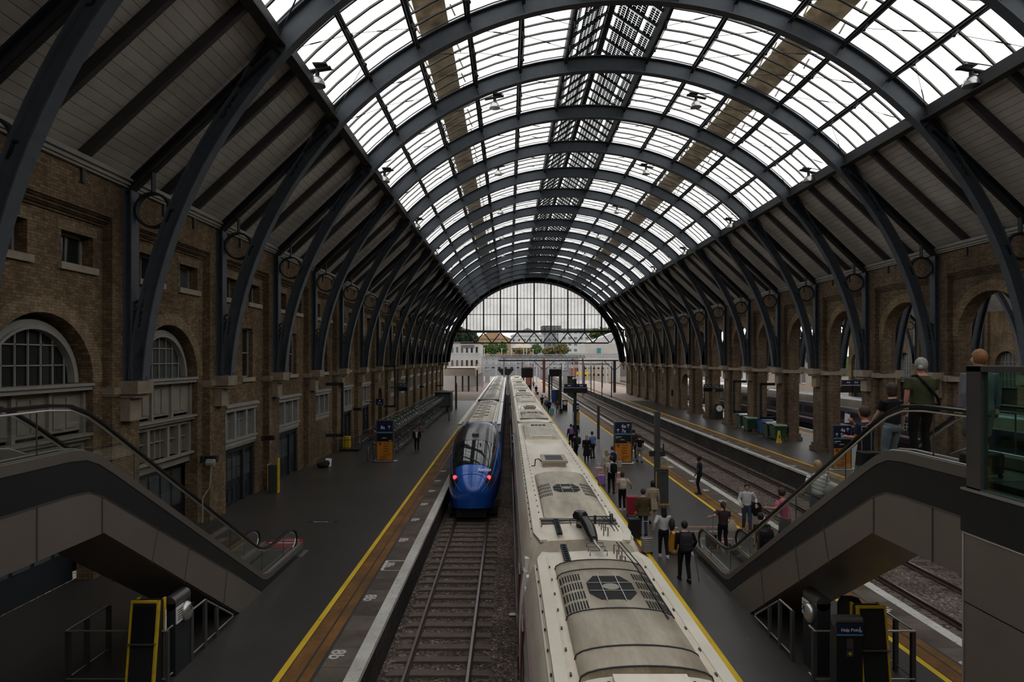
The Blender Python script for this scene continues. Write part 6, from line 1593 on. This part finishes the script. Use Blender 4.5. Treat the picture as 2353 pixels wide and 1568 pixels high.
# riders on the right escalator and landing
def rider(px, Yd, lab, **kw):
    x = (px-1168)*Yd/FPX; z = STEP(Yd)-.0 if Yd > 10.4 else 4.93; n = max(0, int((Yd-10.4)/((18.0-10.4)/24))); 
    if Yd > 10.4: z = 4.93-(n+1)*(4.93-.04)/24
    return x, Yd, person(lab, x, Yd, z, vox=.013, **kw), z
x, y, p, z = rider(2118, 10.0, 'grey-haired woman in an olive green t-shirt at the top of the escalator', H=1.66, top='green', leg='black', skin='red', hair='grey', style='bun', sleeve='short', wide=1.22, look=(.5, -.7), rz=.0, shoes='black', rh=(.28, .14, .9))
b = MB(); b.tube([(-.12, .06, 1.385), (-.12, -.06, 1.4), (-.07, -.15, 1.3), (.03, -.17, 1.18), (.14, -.165, 1.05), (.22, -.1, .93), (.23, .05, .9)], .022, 6); b.ball((.25, .06, .85), .12, 10, (.5, 1, .8)); o = b.build('crossbody_bag', 'cloth_black', smooth=True); o.location = (x, y, z); tag(o, 'black crossbody bag with its strap across the olive green t-shirt', 'bag')
x, y, p, z = rider(2050, 11.0, 'person with brown hair in black holding a suitcase handle on the upper escalator', H=1.62, top='black', leg='pale_jeans', hair='brown', style='bob', sleeve='short', lh=(-.22, .26, .98), rz=.2)
suitcase(x-.2, y+.35, 0, 'case_black', 'dark suitcase with a long handle held on the upper escalator', .4, .5, .25, .45).location.z = 4.93-int((y+.35-10.4)/(7.6/24)+1)*4.89/24
x, y, p, z = rider(1988, 11.9, 'man in a navy t-shirt holding white paper to his face on the escalator', H=1.74, top='navy', leg='black', skin='red', hair='brown', sleeve='short', rz=.6, rh=(.1, .28, 1.42), lh=(-.12, .28, 1.15), wide=1.15)
b = MB(); b.prism([(-.05, -.09), (.05, -.09), (.06, .08), (-.04, .1)], lambda u, v, t: (u, t, v), -.003, .003); o = b.build('paper_sheet', 'sign_white'); o.location = (x-.2, y+.28, z+1.5); tag(o, 'folded white paper held up by the man in the navy t-shirt', 'paper')
x, y, p, z = rider(1880, 13.6, 'blonde woman in a striped white top with a grey-blue handbag on the escalator', H=1.62, top='striped', leg='jeans', hair='blond', style='bob', sleeve='long', lh=(-.3, .1, 1.0))
b = MB(); b.ball((0, 0, 0), .15, 12, (1, .5, .9)); b.tube([(-.1, 0, .08), (.0, .05, .45), (.08, .1, .3)], .018, 5); o = b.build('handbag', 'cloth_grey', smooth=True); o.location = (x+.14, y-.22, z+.98); tag(o, 'grey-blue handbag on the back of the striped white top', 'bag')
x, y, p, z = rider(1805, 15.4, 'person in a pink t-shirt reaching both arms to luggage on the escalator', H=1.62, top='pink', leg='charcoal', skin='red', hair='brown', sleeve='short', rz=.5, lh=(-.4, .2, 1.25), rh=(.1, .4, .95), lean=.15)
x, y, p, z = rider(1755, 16.9, 'person in black bent over a bag low on the escalator', H=1.6, top='black', leg='black', hair='black', sleeve='short', lean=.3)
backpack(x-.05, y-.28, z+1.05, 0, 'cloth_black', 'black backpack with white print low on the escalator', 1.2)
x = 6.98; Yd = 9.0; person('man with reddish hair in a grey shirt and grey shorts behind the glass screen', (2252-1168)*Yd/FPX, Yd, 4.93, H=1.78, top='grey', leg='grey', skin='light', hair='ginger', shorts=True, sleeve='long', look=(0, .5), wide=1.1, vox=.013)
suitcase((2262-1168)*8.5/FPX, 8.55, .3, 'case_black', 'black holdall on the landing beside the man in shorts', .5, .3, .3, 0).location.z = 4.93

# ---------------------------------------------------------------- bicycles in two-tier racks
for n_, c_ in dict(silver=(.3, .3, .31), black=(.015, .015, .016), red=(.22, .02, .02), blue=(.02, .06, .2), white=(.5, .5, .5), green=(.02, .12, .05)).items(): mat('bike_'+n_, c_, .35, .3, .1, 3)
def make_bike(c):
    r = thing('bicycle', '', 'bicycle'); b = MB(); bb = (0, -.0, .28); st = (-.0, -.16, .75); hd = (0, .42, .78)
    for p, q in (((0, 0, .28), (0, -.14, .72)), ((0, 0, .28), (0, .44, .62)), ((0, -.12, .68), (0, .42, .74)), ((0, 0, .28), (0, -.52, .33)), ((0, -.12, .66), (0, -.52, .33)), ((0, .42, .8), (0, .46, .6)), ((0, .46, .6), (0, .56, .34))): b.tube([p, q], .02, 6)
    b.build('frame', 'bike_'+c, r)
    for yy in (-.52, .56):
        w = MB(); w.tube([(0, yy+.33*cos(2*pi*i/20), .34+.33*sin(2*pi*i/20)) for i in range(20)], .018, 5, closed=True)
        for i in range(8): w.bar((0, yy, .34), (0, yy+.32*cos(2*pi*i/8), .34+.32*sin(2*pi*i/8)), .006, .006)
        w.build('wheel', 'rubber', r); q = MB(); q.tube([(0, yy+.3*cos(2*pi*i/20), .34+.3*sin(2*pi*i/20)) for i in range(20)], .012, 4, closed=True); q.build('rim', 'steel', r)
    b = MB(); b.tube([(0, -.14, .72), (0, -.17, .88)], .014, 5); b.ball((0, -.18, .9), .08, 8, (.8, 1.4, .35)); b.build('saddle', 'black_matt', r)
    b = MB(); b.tube([(-.27, .34, .98), (-.2, .42, .98), (.2, .42, .98), (.27, .34, .98)], .014, 5); b.tube([(0, .42, .8), (0, .42, .98)], .016, 5); b.build('handlebar', 'steel', r)
    b = MB(); b.lathe([(.0, -.01), (.09, -.01), (.09, .01), (0, .01)], (0.04, 0, .28), 12, 'x'); b.bar((.06, 0, .28), (.06, .12, .2), .02); b.bar((-.06, 0, .28), (-.06, -.12, .36), .02); b.build('crank', 'steel_dark', r); return r
cols = ['silver', 'black', 'white', 'blue', 'red', 'green']; protos = {}
nb = {}
def put_bike(c, x, y, z, rz, where):
    if c not in protos: o = protos[c] = make_bike(c)
    else: o = dup(protos[c])
    o.location = (x, y, z); o.rotation_euler = (0, radians(random.uniform(-5, 5)), rz+random.uniform(-.08, .08)); nb[(c, where)] = nb.get((c, where), 0)+1
    o['label'] = f'{c} bicycle {where}, {ordn(nb[(c, where)])} {c} one along'; o['group'] = 'bicycles in the two-tier racks'
y = 42.6; i = 0
while y < 74:
    if not (54.5 < y < 57.5):
        put_bike(cols[(i*5+1) % 6], -8.4, y, .05, pi/2, 'on the lower tier'); put_bike(cols[(i*3+2) % 6], -8.6, y+.2, 1.35, pi/2, 'on the upper tier')
    y += .72; i += 1
y = 47.0
while y < 58: put_bike(cols[int(y*7) % 6], -10.7, y, .05, pi/2, 'in the row nearest the wall'); y += .85
for j, (ya, yb) in enumerate(((42.2, 54.4), (57.6, 74.2))):
    r = thing('bicycle_rack', f"two-tier steel bicycle rack on the left platform, {'nearer' if j == 0 else 'further'} section", 'bicycle rack'); b = MB()
    yy = ya
    while yy <= yb: b.bar((-7.6, yy, 0), (-7.6, yy, 1.3), .05); b.bar((-9.4, yy, 0), (-9.4, yy, 2.1), .05); b.bar((-9.4, yy, 1.3), (-7.5, yy, 1.3), .05); yy += 2.03
    b.build('posts', 'steel_dark', r); b = MB(); yy = ya+.3
    while yy < yb: b.bar((-9.3, yy, 1.36), (-7.5, yy, 1.33), .05, .02); yy += .72
    b.build('trays', 'steel_dark', r)
# ---------------------------------------------------------------- the open end: yard, gantries, buildings, trees
def leaf_mat(name, c):
    t = NT(name); n = t.noise(.9, 6, .8); col = t.ramp(n, (.3, tuple(v*.35 for v in c)), (.5, c), (.72, tuple(min(1, v*1.9) for v in c)))
    t.bsdf(col, .9, 0, t.bump(t.noise(2.5, 5), 1.0, .4), .15); M[name] = t.m
leaf_mat('leaves_green', (.09, .15, .045)); leaf_mat('leaves_dark', (.03, .05, .025)); leaf_mat('leaves_rust', (.2, .17, .07))
def tree(px, py, Y, w, h, m, label, seed=1):
    """crown of many small leafy tufts over a forked trunk"""
    rnd = random.Random(seed); x, _, z = at(px, py, Y); r = thing('tree', label, 'tree', (x, Y, z)); b = MB(); b.tube([(0, 0, (7.6 if Y > 271 else -1.15)-z), (0, 0, -h*.1), (w*.1, 0, h*.2)], [w*.05, w*.035, w*.02], 6); b.tube([(0, 0, -h*.15), (-w*.2, 0, h*.15)], w*.02, 5); b.build('tree_trunk', 'rail_rust', r)
    b = MB()
    for i in range(260):
        t, u = rnd.uniform(0, 2*pi), rnd.uniform(-1, 1); q = rnd.uniform(.45, 1)**.5; cx, cy, cz = w/2*q*cos(t)*sqrt(1-u*u), w/2*q*sin(t)*sqrt(1-u*u), h/2*q*u*(.8+.2*sin(3*t))
        s = w*rnd.uniform(.05, .11)
        for k in range(3):
            a = Vector((rnd.uniform(-1, 1), rnd.uniform(-1, 1), rnd.uniform(-1, 1)))*s; c = Vector((rnd.uniform(-1, 1), rnd.uniform(-1, 1), rnd.uniform(-1, 1)))*s; o = Vector((cx, cy, cz)); b.add([o-a, o-c, o+a, o+c], [(0, 1, 2, 3)])
    b.ball((0, 0, 0), w*.27, 12, (1, 1, h/w)); b.build('crown', m, r)
tint = {}
for n_, c_ in dict(portland=(.44, .41, .38), orange_brick=(.33, .21, .12), white_render=(.5, .5, .5), grey_slate=(.13, .12, .125), pale_grey=(.24, .24, .25), tan=(.4, .33, .27), brick_red=(.28, .1, .07)).items(): mat('wall_'+n_, c_, .85, 0, .18, .3, 0, .2)
def building(name, label, px0, px1, pyt, pyb, Y, depth, m, rows, cols_, wm='dark_pane', roof='flat', roofm='wall_grey_slate', band=None, rise=0, ww=.5, wh=.5, z0=-1.2):
    x0, _, zt = at(px0, pyt, Y); x1, _, zb = at(px1, pyb, Y); zb = min(zb, z0) if z0 is not None else zb
    r = thing(name, label, 'building', ((x0+x1)/2, Y, 0)); W_ = (x1-x0)/2; b = MB(); b.box(-W_, W_, 0, depth, zb, zt); b.build('walls', m, r)
    zlo = at(0, pyb, Y)[2]
    for i in range(rows):
        for j in range(cols_):
            cx = -W_+2*W_*(j+.5)/cols_; cz = zlo+(zt-zlo)*(i+.5)/rows; hw, hh = W_/cols_*ww, (zt-zlo)/rows*wh/2
            f = MB(); f.box(cx-hw, cx+hw, -.08, .0, cz-hh, cz+hh); f.box(cx-hw-.1, cx+hw+.1, -.12, 0, cz-hh-.15, cz-hh); w = f.build('window', 'wall_white_render', r)
            g = MB(); g.box(cx-hw*.9, cx+hw*.9, -.1, -.06, cz-hh*.9, cz+hh*.9); g.build('pane', wm, w)
    b = MB()
    if roof == 'gable': b.prism([(-W_*1.04, zt), (W_*1.04, zt), (0, zt+rise)], lambda u, v, t: (u, t, v), -.5, depth)
    elif roof == 'hip': b.add([(-W_*1.05, -.8, zt), (W_*1.05, -.8, zt), (W_*1.05, depth, zt), (-W_*1.05, depth, zt), (-W_*.2, depth*.5, zt+rise), (W_*.2, depth*.5, zt+rise)], [(0, 1, 5, 4), (1, 2, 5), (2, 3, 4, 5), (3, 0, 4), (0, 1, 2, 3)])
    elif roof == 'mono': b.prism([(-W_, zt), (W_, zt), (W_, zt+rise)], lambda u, v, t: (u, t, v), 0, depth)
    else: b.box(-W_-.1, W_+.1, -.2, depth, zt, zt+.35)
    b.build('roof', roofm, r); return r
bl = building('stone_building', 'white stone building with small dark windows just outside the open end, behind the canopy', 1000, 1101, 789, 850, 151, 24, 'wall_portland', 2, 9, ww=.45, wh=.5)
b = MB(); b.box(.95, 4.2, -.12, 0, 9.3, 10.05); b.build('dark_band', 'wall_grey_slate', bl)
building('brick_building', 'orange brick building with a broad white-edged gable roof beyond the yard', 1090, 1174, 779, 814, 330, 25, 'wall_orange_brick', 2, 5, 'pale_pane', 'gable', 'wall_orange_brick', rise=4.6, ww=.35, wh=.35, z0=7.6)
building('slate_roofed_hall', 'low hall with a grey-brown hipped roof between the bushes', 1177, 1226, 800, 813, 300, 20, 'wall_orange_brick', 1, 6, 'dark_pane', 'hip', 'wall_tan', rise=4.0, ww=.7, z0=7.6)
building('white_block', 'white apartment block with dark gable windows behind the grey roofed hall', 1174, 1250, 772, 812, 380, 14, 'wall_white_render', 2, 6, 'dark_pane', 'gable', 'wall_white_render', rise=5, ww=.35, wh=.3, z0=7.6)
building('glazed_block', 'pale grey block with steel balconies in the middle distance', 1246, 1290, 750, 812, 400, 20, 'wall_pale_grey', 5, 4, 'grey_pane', ww=.7, wh=.6, z0=7.6)
building('glazed_block', 'wide white apartment block with grey window bands behind the right-hand yard', 1290, 1368, 757, 812, 360, 22, 'wall_white_render', 4, 6, 'grey_pane', ww=.6, wh=.45, z0=7.6)
br = building('stone_building', 'pale stone warehouse with one teal window and a sloping roof outside the right wall', 1345, 1425, 790, 850, 200, 18, 'wall_portland', 1, 1, 'dark_pane', 'mono', 'wall_white_render', rise=4.5, ww=.02, wh=.02)
b = MB(); cx = (1376-1385)*200/FPX; b.box(cx-.85, cx+.85, -.15, 0, at(0, 814, 200)[2], at(0, 799, 200)[2]); w = b.build('window', 'wall_white_render', br); b = MB(); mat('teal_pane', (.05, .2, .22), .3); b.box(cx-.7, cx+.7, -.18, -.1, at(0, 813, 200)[2], at(0, 800, 200)[2]); b.build('pane', 'teal_pane', w)
building('brick_shed', 'small red brick lineside building at the right of the yard', 1322, 1345, 834, 862, 226, 6, 'wall_brick_red', 1, 2, 'dark_pane', ww=.4)
for i, (px, py, Y, w, h, m, lab) in enumerate(((1062, 776, 184, 9, 6, 'leaves_dark', 'dark tree rising above the white stone building'), (1040, 780, 194, 8, 5, 'leaves_dark', 'dark tree at the edge of the arch above the stone building'), (1109, 803, 300, 6, 6, 'leaves_green', 'green bush in front of the orange brick building, nearest the stone building'), (1133, 803, 295, 6, 7, 'leaves_green', 'green tree in front of the middle of the orange brick building'),
        (1155, 801, 297, 5, 7, 'leaves_green', 'yellow-green tree at the end of the orange brick building'), (1200, 809, 280, 7, 4, 'leaves_rust', 'low bush in front of the grey roofed hall'), (1232, 803, 285, 5, 6, 'leaves_green', 'green bush between the grey roofed hall and the glazed block'), (1262, 808, 285, 7, 4, 'leaves_rust', 'low rusty bush below the glazed block'),
        (1290, 803, 280, 7, 6, 'leaves_rust', 'broad rust-green bush below the wide white apartment block'), (1382, 768, 232, 9, 5, 'leaves_green', 'bright green tree behind the stone warehouse roof'), (1410, 765, 242, 7, 6, 'leaves_green', 'green tree at the edge of the arch beside the stone warehouse'), (1780, 770, 122, 8, 22, 'leaves_green', 'leafy tree seen through the arcade beyond the neighbouring hall'))):
    tree(px, py, Y, w, h, m, lab, i+3)
# low retaining wall with fence
Y = 270; x0, _, z1 = at(1090, 814, Y); x1, _, z0 = at(1350, 838, Y); r = thing('retaining_wall', 'grey retaining wall with a fence on top across the end of the yard', 'retaining wall'); b = MB(); b.box(x0-30, x1+30, Y, Y+1, -1.2, z1-1.2); b.build('masonry', 'wall_grey_slate', r); b = MB()
for i in range(60): xx = x0+(x1-x0)*i/59; b.box(xx-.04, xx+.04, Y-.1, Y, z1-1.2, z1)
b.box(x0, x1, Y-.1, Y, z1-.1, z1); b.box(x0, x1, Y-.1, Y, z1-.9, z1-.8); b.build('fence', 'iron_grey', r)
# overhead line gantries
def gantry(Y, pxa, pxb, pyt, pyb, m, label, legs, n=None):
    x0, _, zt = at(pxa, pyt, Y); x1, _, zb = at(pxb, pyb, Y); r = thing('line_gantry', label, 'gantry'); b = MB(); h = zt-zb; n = n or int((x1-x0)/max(h, .6)/1.2)
    for z in (zt, zb): b.box(x0, x1, Y-.07, Y+.07, z-.07, z+.07)
    for i in range(n): a, c, d = x0+(x1-x0)*i/n, x0+(x1-x0)*(i+.5)/n, x0+(x1-x0)*(i+1)/n; b.bar((a, Y, zb), (c, Y, zt), .1); b.bar((c, Y, zt), (d, Y, zb), .1)
    b.build('lattice_beam', m, r)
    for px in legs: x = (px-1168)*Y/FPX; q = MB(); q.box(x-.16, x+.16, Y-.16, Y+.16, -1.2, zb); q.build('mast', m, r)
    return r
mat('galvanised', (.42, .42, .43), .5, .4, .2, 1)
gantry(140, 1005, 1425, 815, 821, 'galvanised', 'galvanised lattice gantry spanning the tracks right outside the open end, upper one', (1108, 1200, 1303))
gantry(160, 1300, 1425, 813, 820, 'galvanised', 'short galvanised gantry with large triangles beside the stone warehouse', (1330,), 6)
gantry(180, 1040, 1330, 823, 828, 'galvanised', 'galvanised lattice gantry further out over the yard', (1120, 1186, 1260, 1330))
gantry(215, 1080, 1310, 826, 830, 'galvanised', 'thin distant gantry beyond the others', (1140, 1215, 1290))
for i, (px, Y, pt) in enumerate(((1200, 134, 832), (1204, 138, 832), (1290, 150, 835), (1318, 145, 830), (1225, 165, 835), (1355, 160, 840), (1384, 140, 832), (1406, 126, 832), (1341, 130, 832), (1358, 135, 832), (1305, 170, 836), (1240, 190, 838))):
    x, _, z = at(px, pt, Y); b = MB(); b.box(-.1, .1, -.1, .1, -1.2, z); b.box(-1.2, .1, -.05, .05, z-.4, z-.3); o = b.build('catenary_mast', 'galvanised' if i % 2 else 'iron_grey'); o.location = (x, Y, 0); tag(o, f'slender overhead line mast in the yard, {ordn(i+1)} of many', 'mast', 'overhead line masts')
# dark bridge beam on brown columns at the end of the middle platform
Y = 119; r = thing('end_gantry', 'black beam with knee braces on two brown columns just beyond the end screen', 'gantry'); b = MB(); x0, _, z = at(1145, 829, Y); x1 = at(1421, 829, Y)[0]; b.box(x0, x1, Y-.15, Y+.15, z-.12, z+.12)
for px in (1250, 1412): x = at(px, 829, Y)[0]; [b.bar((x+s*2.0, Y, z-.1), (x, Y, z-2.0), .12) for s in (-1, 1)]
b.build('beam', 'iron_dark', r)
for px in (1250, 1412): x = at(px, 829, Y)[0]; q = MB(); q.box(x-.25, x+.25, Y-.25, Y+.25, 0 if px == 1250 else 0, z-.1); q.build('column', 'wall_brick_red' if px == 1250 else 'iron_grey', r)
# black signal screens
for px, py, w, h, Y, lab in ((1276, 857, 28, 17, 100, 'large black information screen on two posts at the end of the middle platform'), (1211, 857, 26, 22, 118, 'tall black screen panel beyond the blue train'), (1162, 855, 36, 15, 134, 'black funnel-shaped hood over the track between the trains')):
    x, _, z = at(px, py, Y); W_ = w/2*Y/FPX; H_ = h/2*Y/FPX; r = thing('signal_screen', lab, 'screen', (x, Y, z)); b = MB()
    if px == 1162: b.loft([[(-W_*k_, -.3, zz), (W_*k_, -.3, zz), (W_*k_, .3, zz), (-W_*k_, .3, zz)] for zz, k_ in ((-H_, .5), (0, .8), (H_*.5, 1), (H_, 1.0))]); b.build('hood', 'black_matt', r)
    else: b.box(-W_, W_, -.2, .2, -H_, H_); b.build('screen_case', 'black_gloss', r)
    b = MB()
    for s in ((-.6, .7) if px != 1162 else (-.3, .3)): b.box(W_*s-.1, W_*s+.1, -.1, .1, -z if px != 1162 else -z-1, -H_)
    b.build('legs', 'iron_dark', r)
# canopy and clutter past the bicycle platform
Y = 122; x0, _, zt = at(1020, 847, Y); x1 = at(1127, 847, Y)[0]; r = thing('platform_canopy', 'flat-roofed pale canopy over the end of the bicycle platform', 'canopy'); b = MB(); b.box(x0, x1-3.2, Y, Y+28, zt-.1, zt+.1); b.box(x0, x1-3.2, Y, Y+.4, zt-1.5, zt); b.loft([[(x1-3.2, Y, zt-1.5), (x1-3.2, Y, zt), (x1-3.2, Y+28, zt), (x1-3.2, Y+28, zt-1.5)], [(x1-3.0, Y, zt-1.5), (x1-3.0, Y, zt), (x1-3.0, Y+28, zt), (x1-3.0, Y+28, zt-1.5)]]); b.build('roof', 'wall_tan', r)
for px in (1046, 1062, 1076, 1096):
    x = at(px, 847, Y)[0]; q = MB(); q.box(x-.15, x+.15, Y+1, Y+1.3, 0, zt-.3); q.build('column', 'iron_dark', r)
mat('concrete_pale', (.36, .3, .26), .85, 0, .25, .4)
flat('floor', -14, -3.2, 175, 330, -1.3, -.1, 'concrete_pale'); flat('floor', 3.1, 10.6, 175, 300, -1.3, -.02, 'concrete_pale'); flat('floor', 17.2, 26, 165, 330, -1.3, -.02, 'concrete_pale')
Y = 185; x0, _, z0 = at(1322, 861, Y); x1, _, z1 = at(1353, 855, Y); b = MB(); b.box(0, x1-x0, 0, .3, z0, z1); b.box(.3, .5, 0, .2, -1.2, z0); b.box(x1-x0-.5, x1-x0-.3, 0, .2, -1.2, z0); o = b.build('yellow_hoarding', 'yellow_paint'); o.location = (x0, Y, 0); tag(o, 'yellow hoarding strip across the right side of the yard', 'hoarding')
# platform columns out on the right
for i, (px, pb, Y) in enumerate(((1343, 0, 115), (1358, 0, 112), (1365, 0, 118), (1383, 0, 108), (1405, 0, 104))):
    x = at(px, 0, Y)[0]; b = MB(); b.box(-.07, .07, -.07, .07, 0, 5.3); o = b.build('platform_mast', 'iron_grey'); o.location = (x, Y, 0); tag(o, f'thin dark mast near the open end of the arcade platform, {ordn(i+1)} from the track', 'mast', 'masts near the open end')
for px, pt, Y, lab in ((1262, 862, 84, 'slim dark post left of the blue ticket machine'), (1288, 862, 76, 'slim dark post right of the round-topped board')):
    x = at(px, 0, Y)[0]; z = at(0, pt, Y)[2]; b = MB(); b.box(-.13, .13, -.13, .13, 0, z); o = b.build('platform_post', 'iron_dark'); o.location = (x, Y, 0); tag(o, lab, 'post')
# glazed screen and yard beyond the neighbouring hall

leaf_mat('grass_bank', (.07, .1, .035))
flat('ground', -150, 200, 271.2, 700, -1.2, 7.7, 'grass_bank')
building('yard_offices', 'long pale grey yard building with rows of windows below the retaining wall', 1084, 1338, 822, 850, 235, 12, 'wall_pale_grey', 3, 18, 'dark_pane', ww=.55, wh=.5)
building('maroon_shed', 'dark maroon lineside cabins at the right end of the yard', 1340, 1400, 838, 870, 188, 8, 'wall_tan', 2, 6, 'dark_pane', ww=.5, wh=.4)
building('brick_warehouse', 'sunlit tan brick warehouse with arched bays seen through the arcade beyond the neighbouring hall', 1788, 1905, 792, 892, 118, 10, 'wall_tan', 2, 5, 'grey_pane', ww=.35, wh=.55)
building('white_warehouse', 'white shed seen through the arcade beyond the end of the neighbouring hall', 1660, 1775, 818, 880, 160, 10, 'wall_white_render', 1, 8, 'grey_pane', ww=.4, wh=.3)
for i, (Y, a, c, t, bb, lab) in enumerate(((125, 1150, 1345, 818, 823, 'pale lattice gantry just behind the black beam'), (200, 1095, 1300, 832, 836, 'pale gantry low over the distant tracks'), (150, 1095, 1215, 838, 843, 'short pale gantry above the blue train'), (170, 1225, 1400, 840, 844, 'pale gantry low over the right-hand tracks'))):
    gantry(Y, a, c, t, bb, 'wall_white_render' if i % 2 else 'galvanised', lab, (a+8, (a+c)//2+3, c-6))
for i, (px, pt, pb, Y) in enumerate(((1153, 801, 838, 262), (1203, 790, 838, 255), (1210, 798, 838, 262), (1225, 803, 838, 262), (1113, 800, 838, 262))):
    x = at(px, 0, Y)[0]; b = MB(); b.tube([(0, 0, -1.15), (0, 0, at(0, pt, Y)[2])], .14, 6); b.box(-.5, .5, -.1, .1, at(0, pt, Y)[2]-.2, at(0, pt, Y)[2]); o = b.build('light_mast', 'wall_white_render'); o.location = (x, Y, 0); tag(o, f'tall white light mast in front of the bushes, {ordn(i+1)} one', 'mast', 'white light masts in the yard')
for i, (px, py, Y, m) in enumerate(((1215, 845, 145, 'wall_brick_red'), (1318, 848, 160, 'wall_brick_red'), (1300, 852, 140, 'galvanised'), (1312, 866, 120, 'iron_grey'), (1105, 858, 150, 'galvanised'), (1120, 852, 170, 'galvanised'))):
    x, _, z = at(px, py, Y); b = MB(); b.box(-.7, .7, -.4, .4, -1.15, z); b.box(-.8, .8, -.5, .5, z, z+.15); o = b.build('equipment_cabin', m); o.location = (x, Y, 0); tag(o, f'small lineside equipment cabin in the yard, {ordn(i+1)} one', 'cabin', 'lineside cabins')
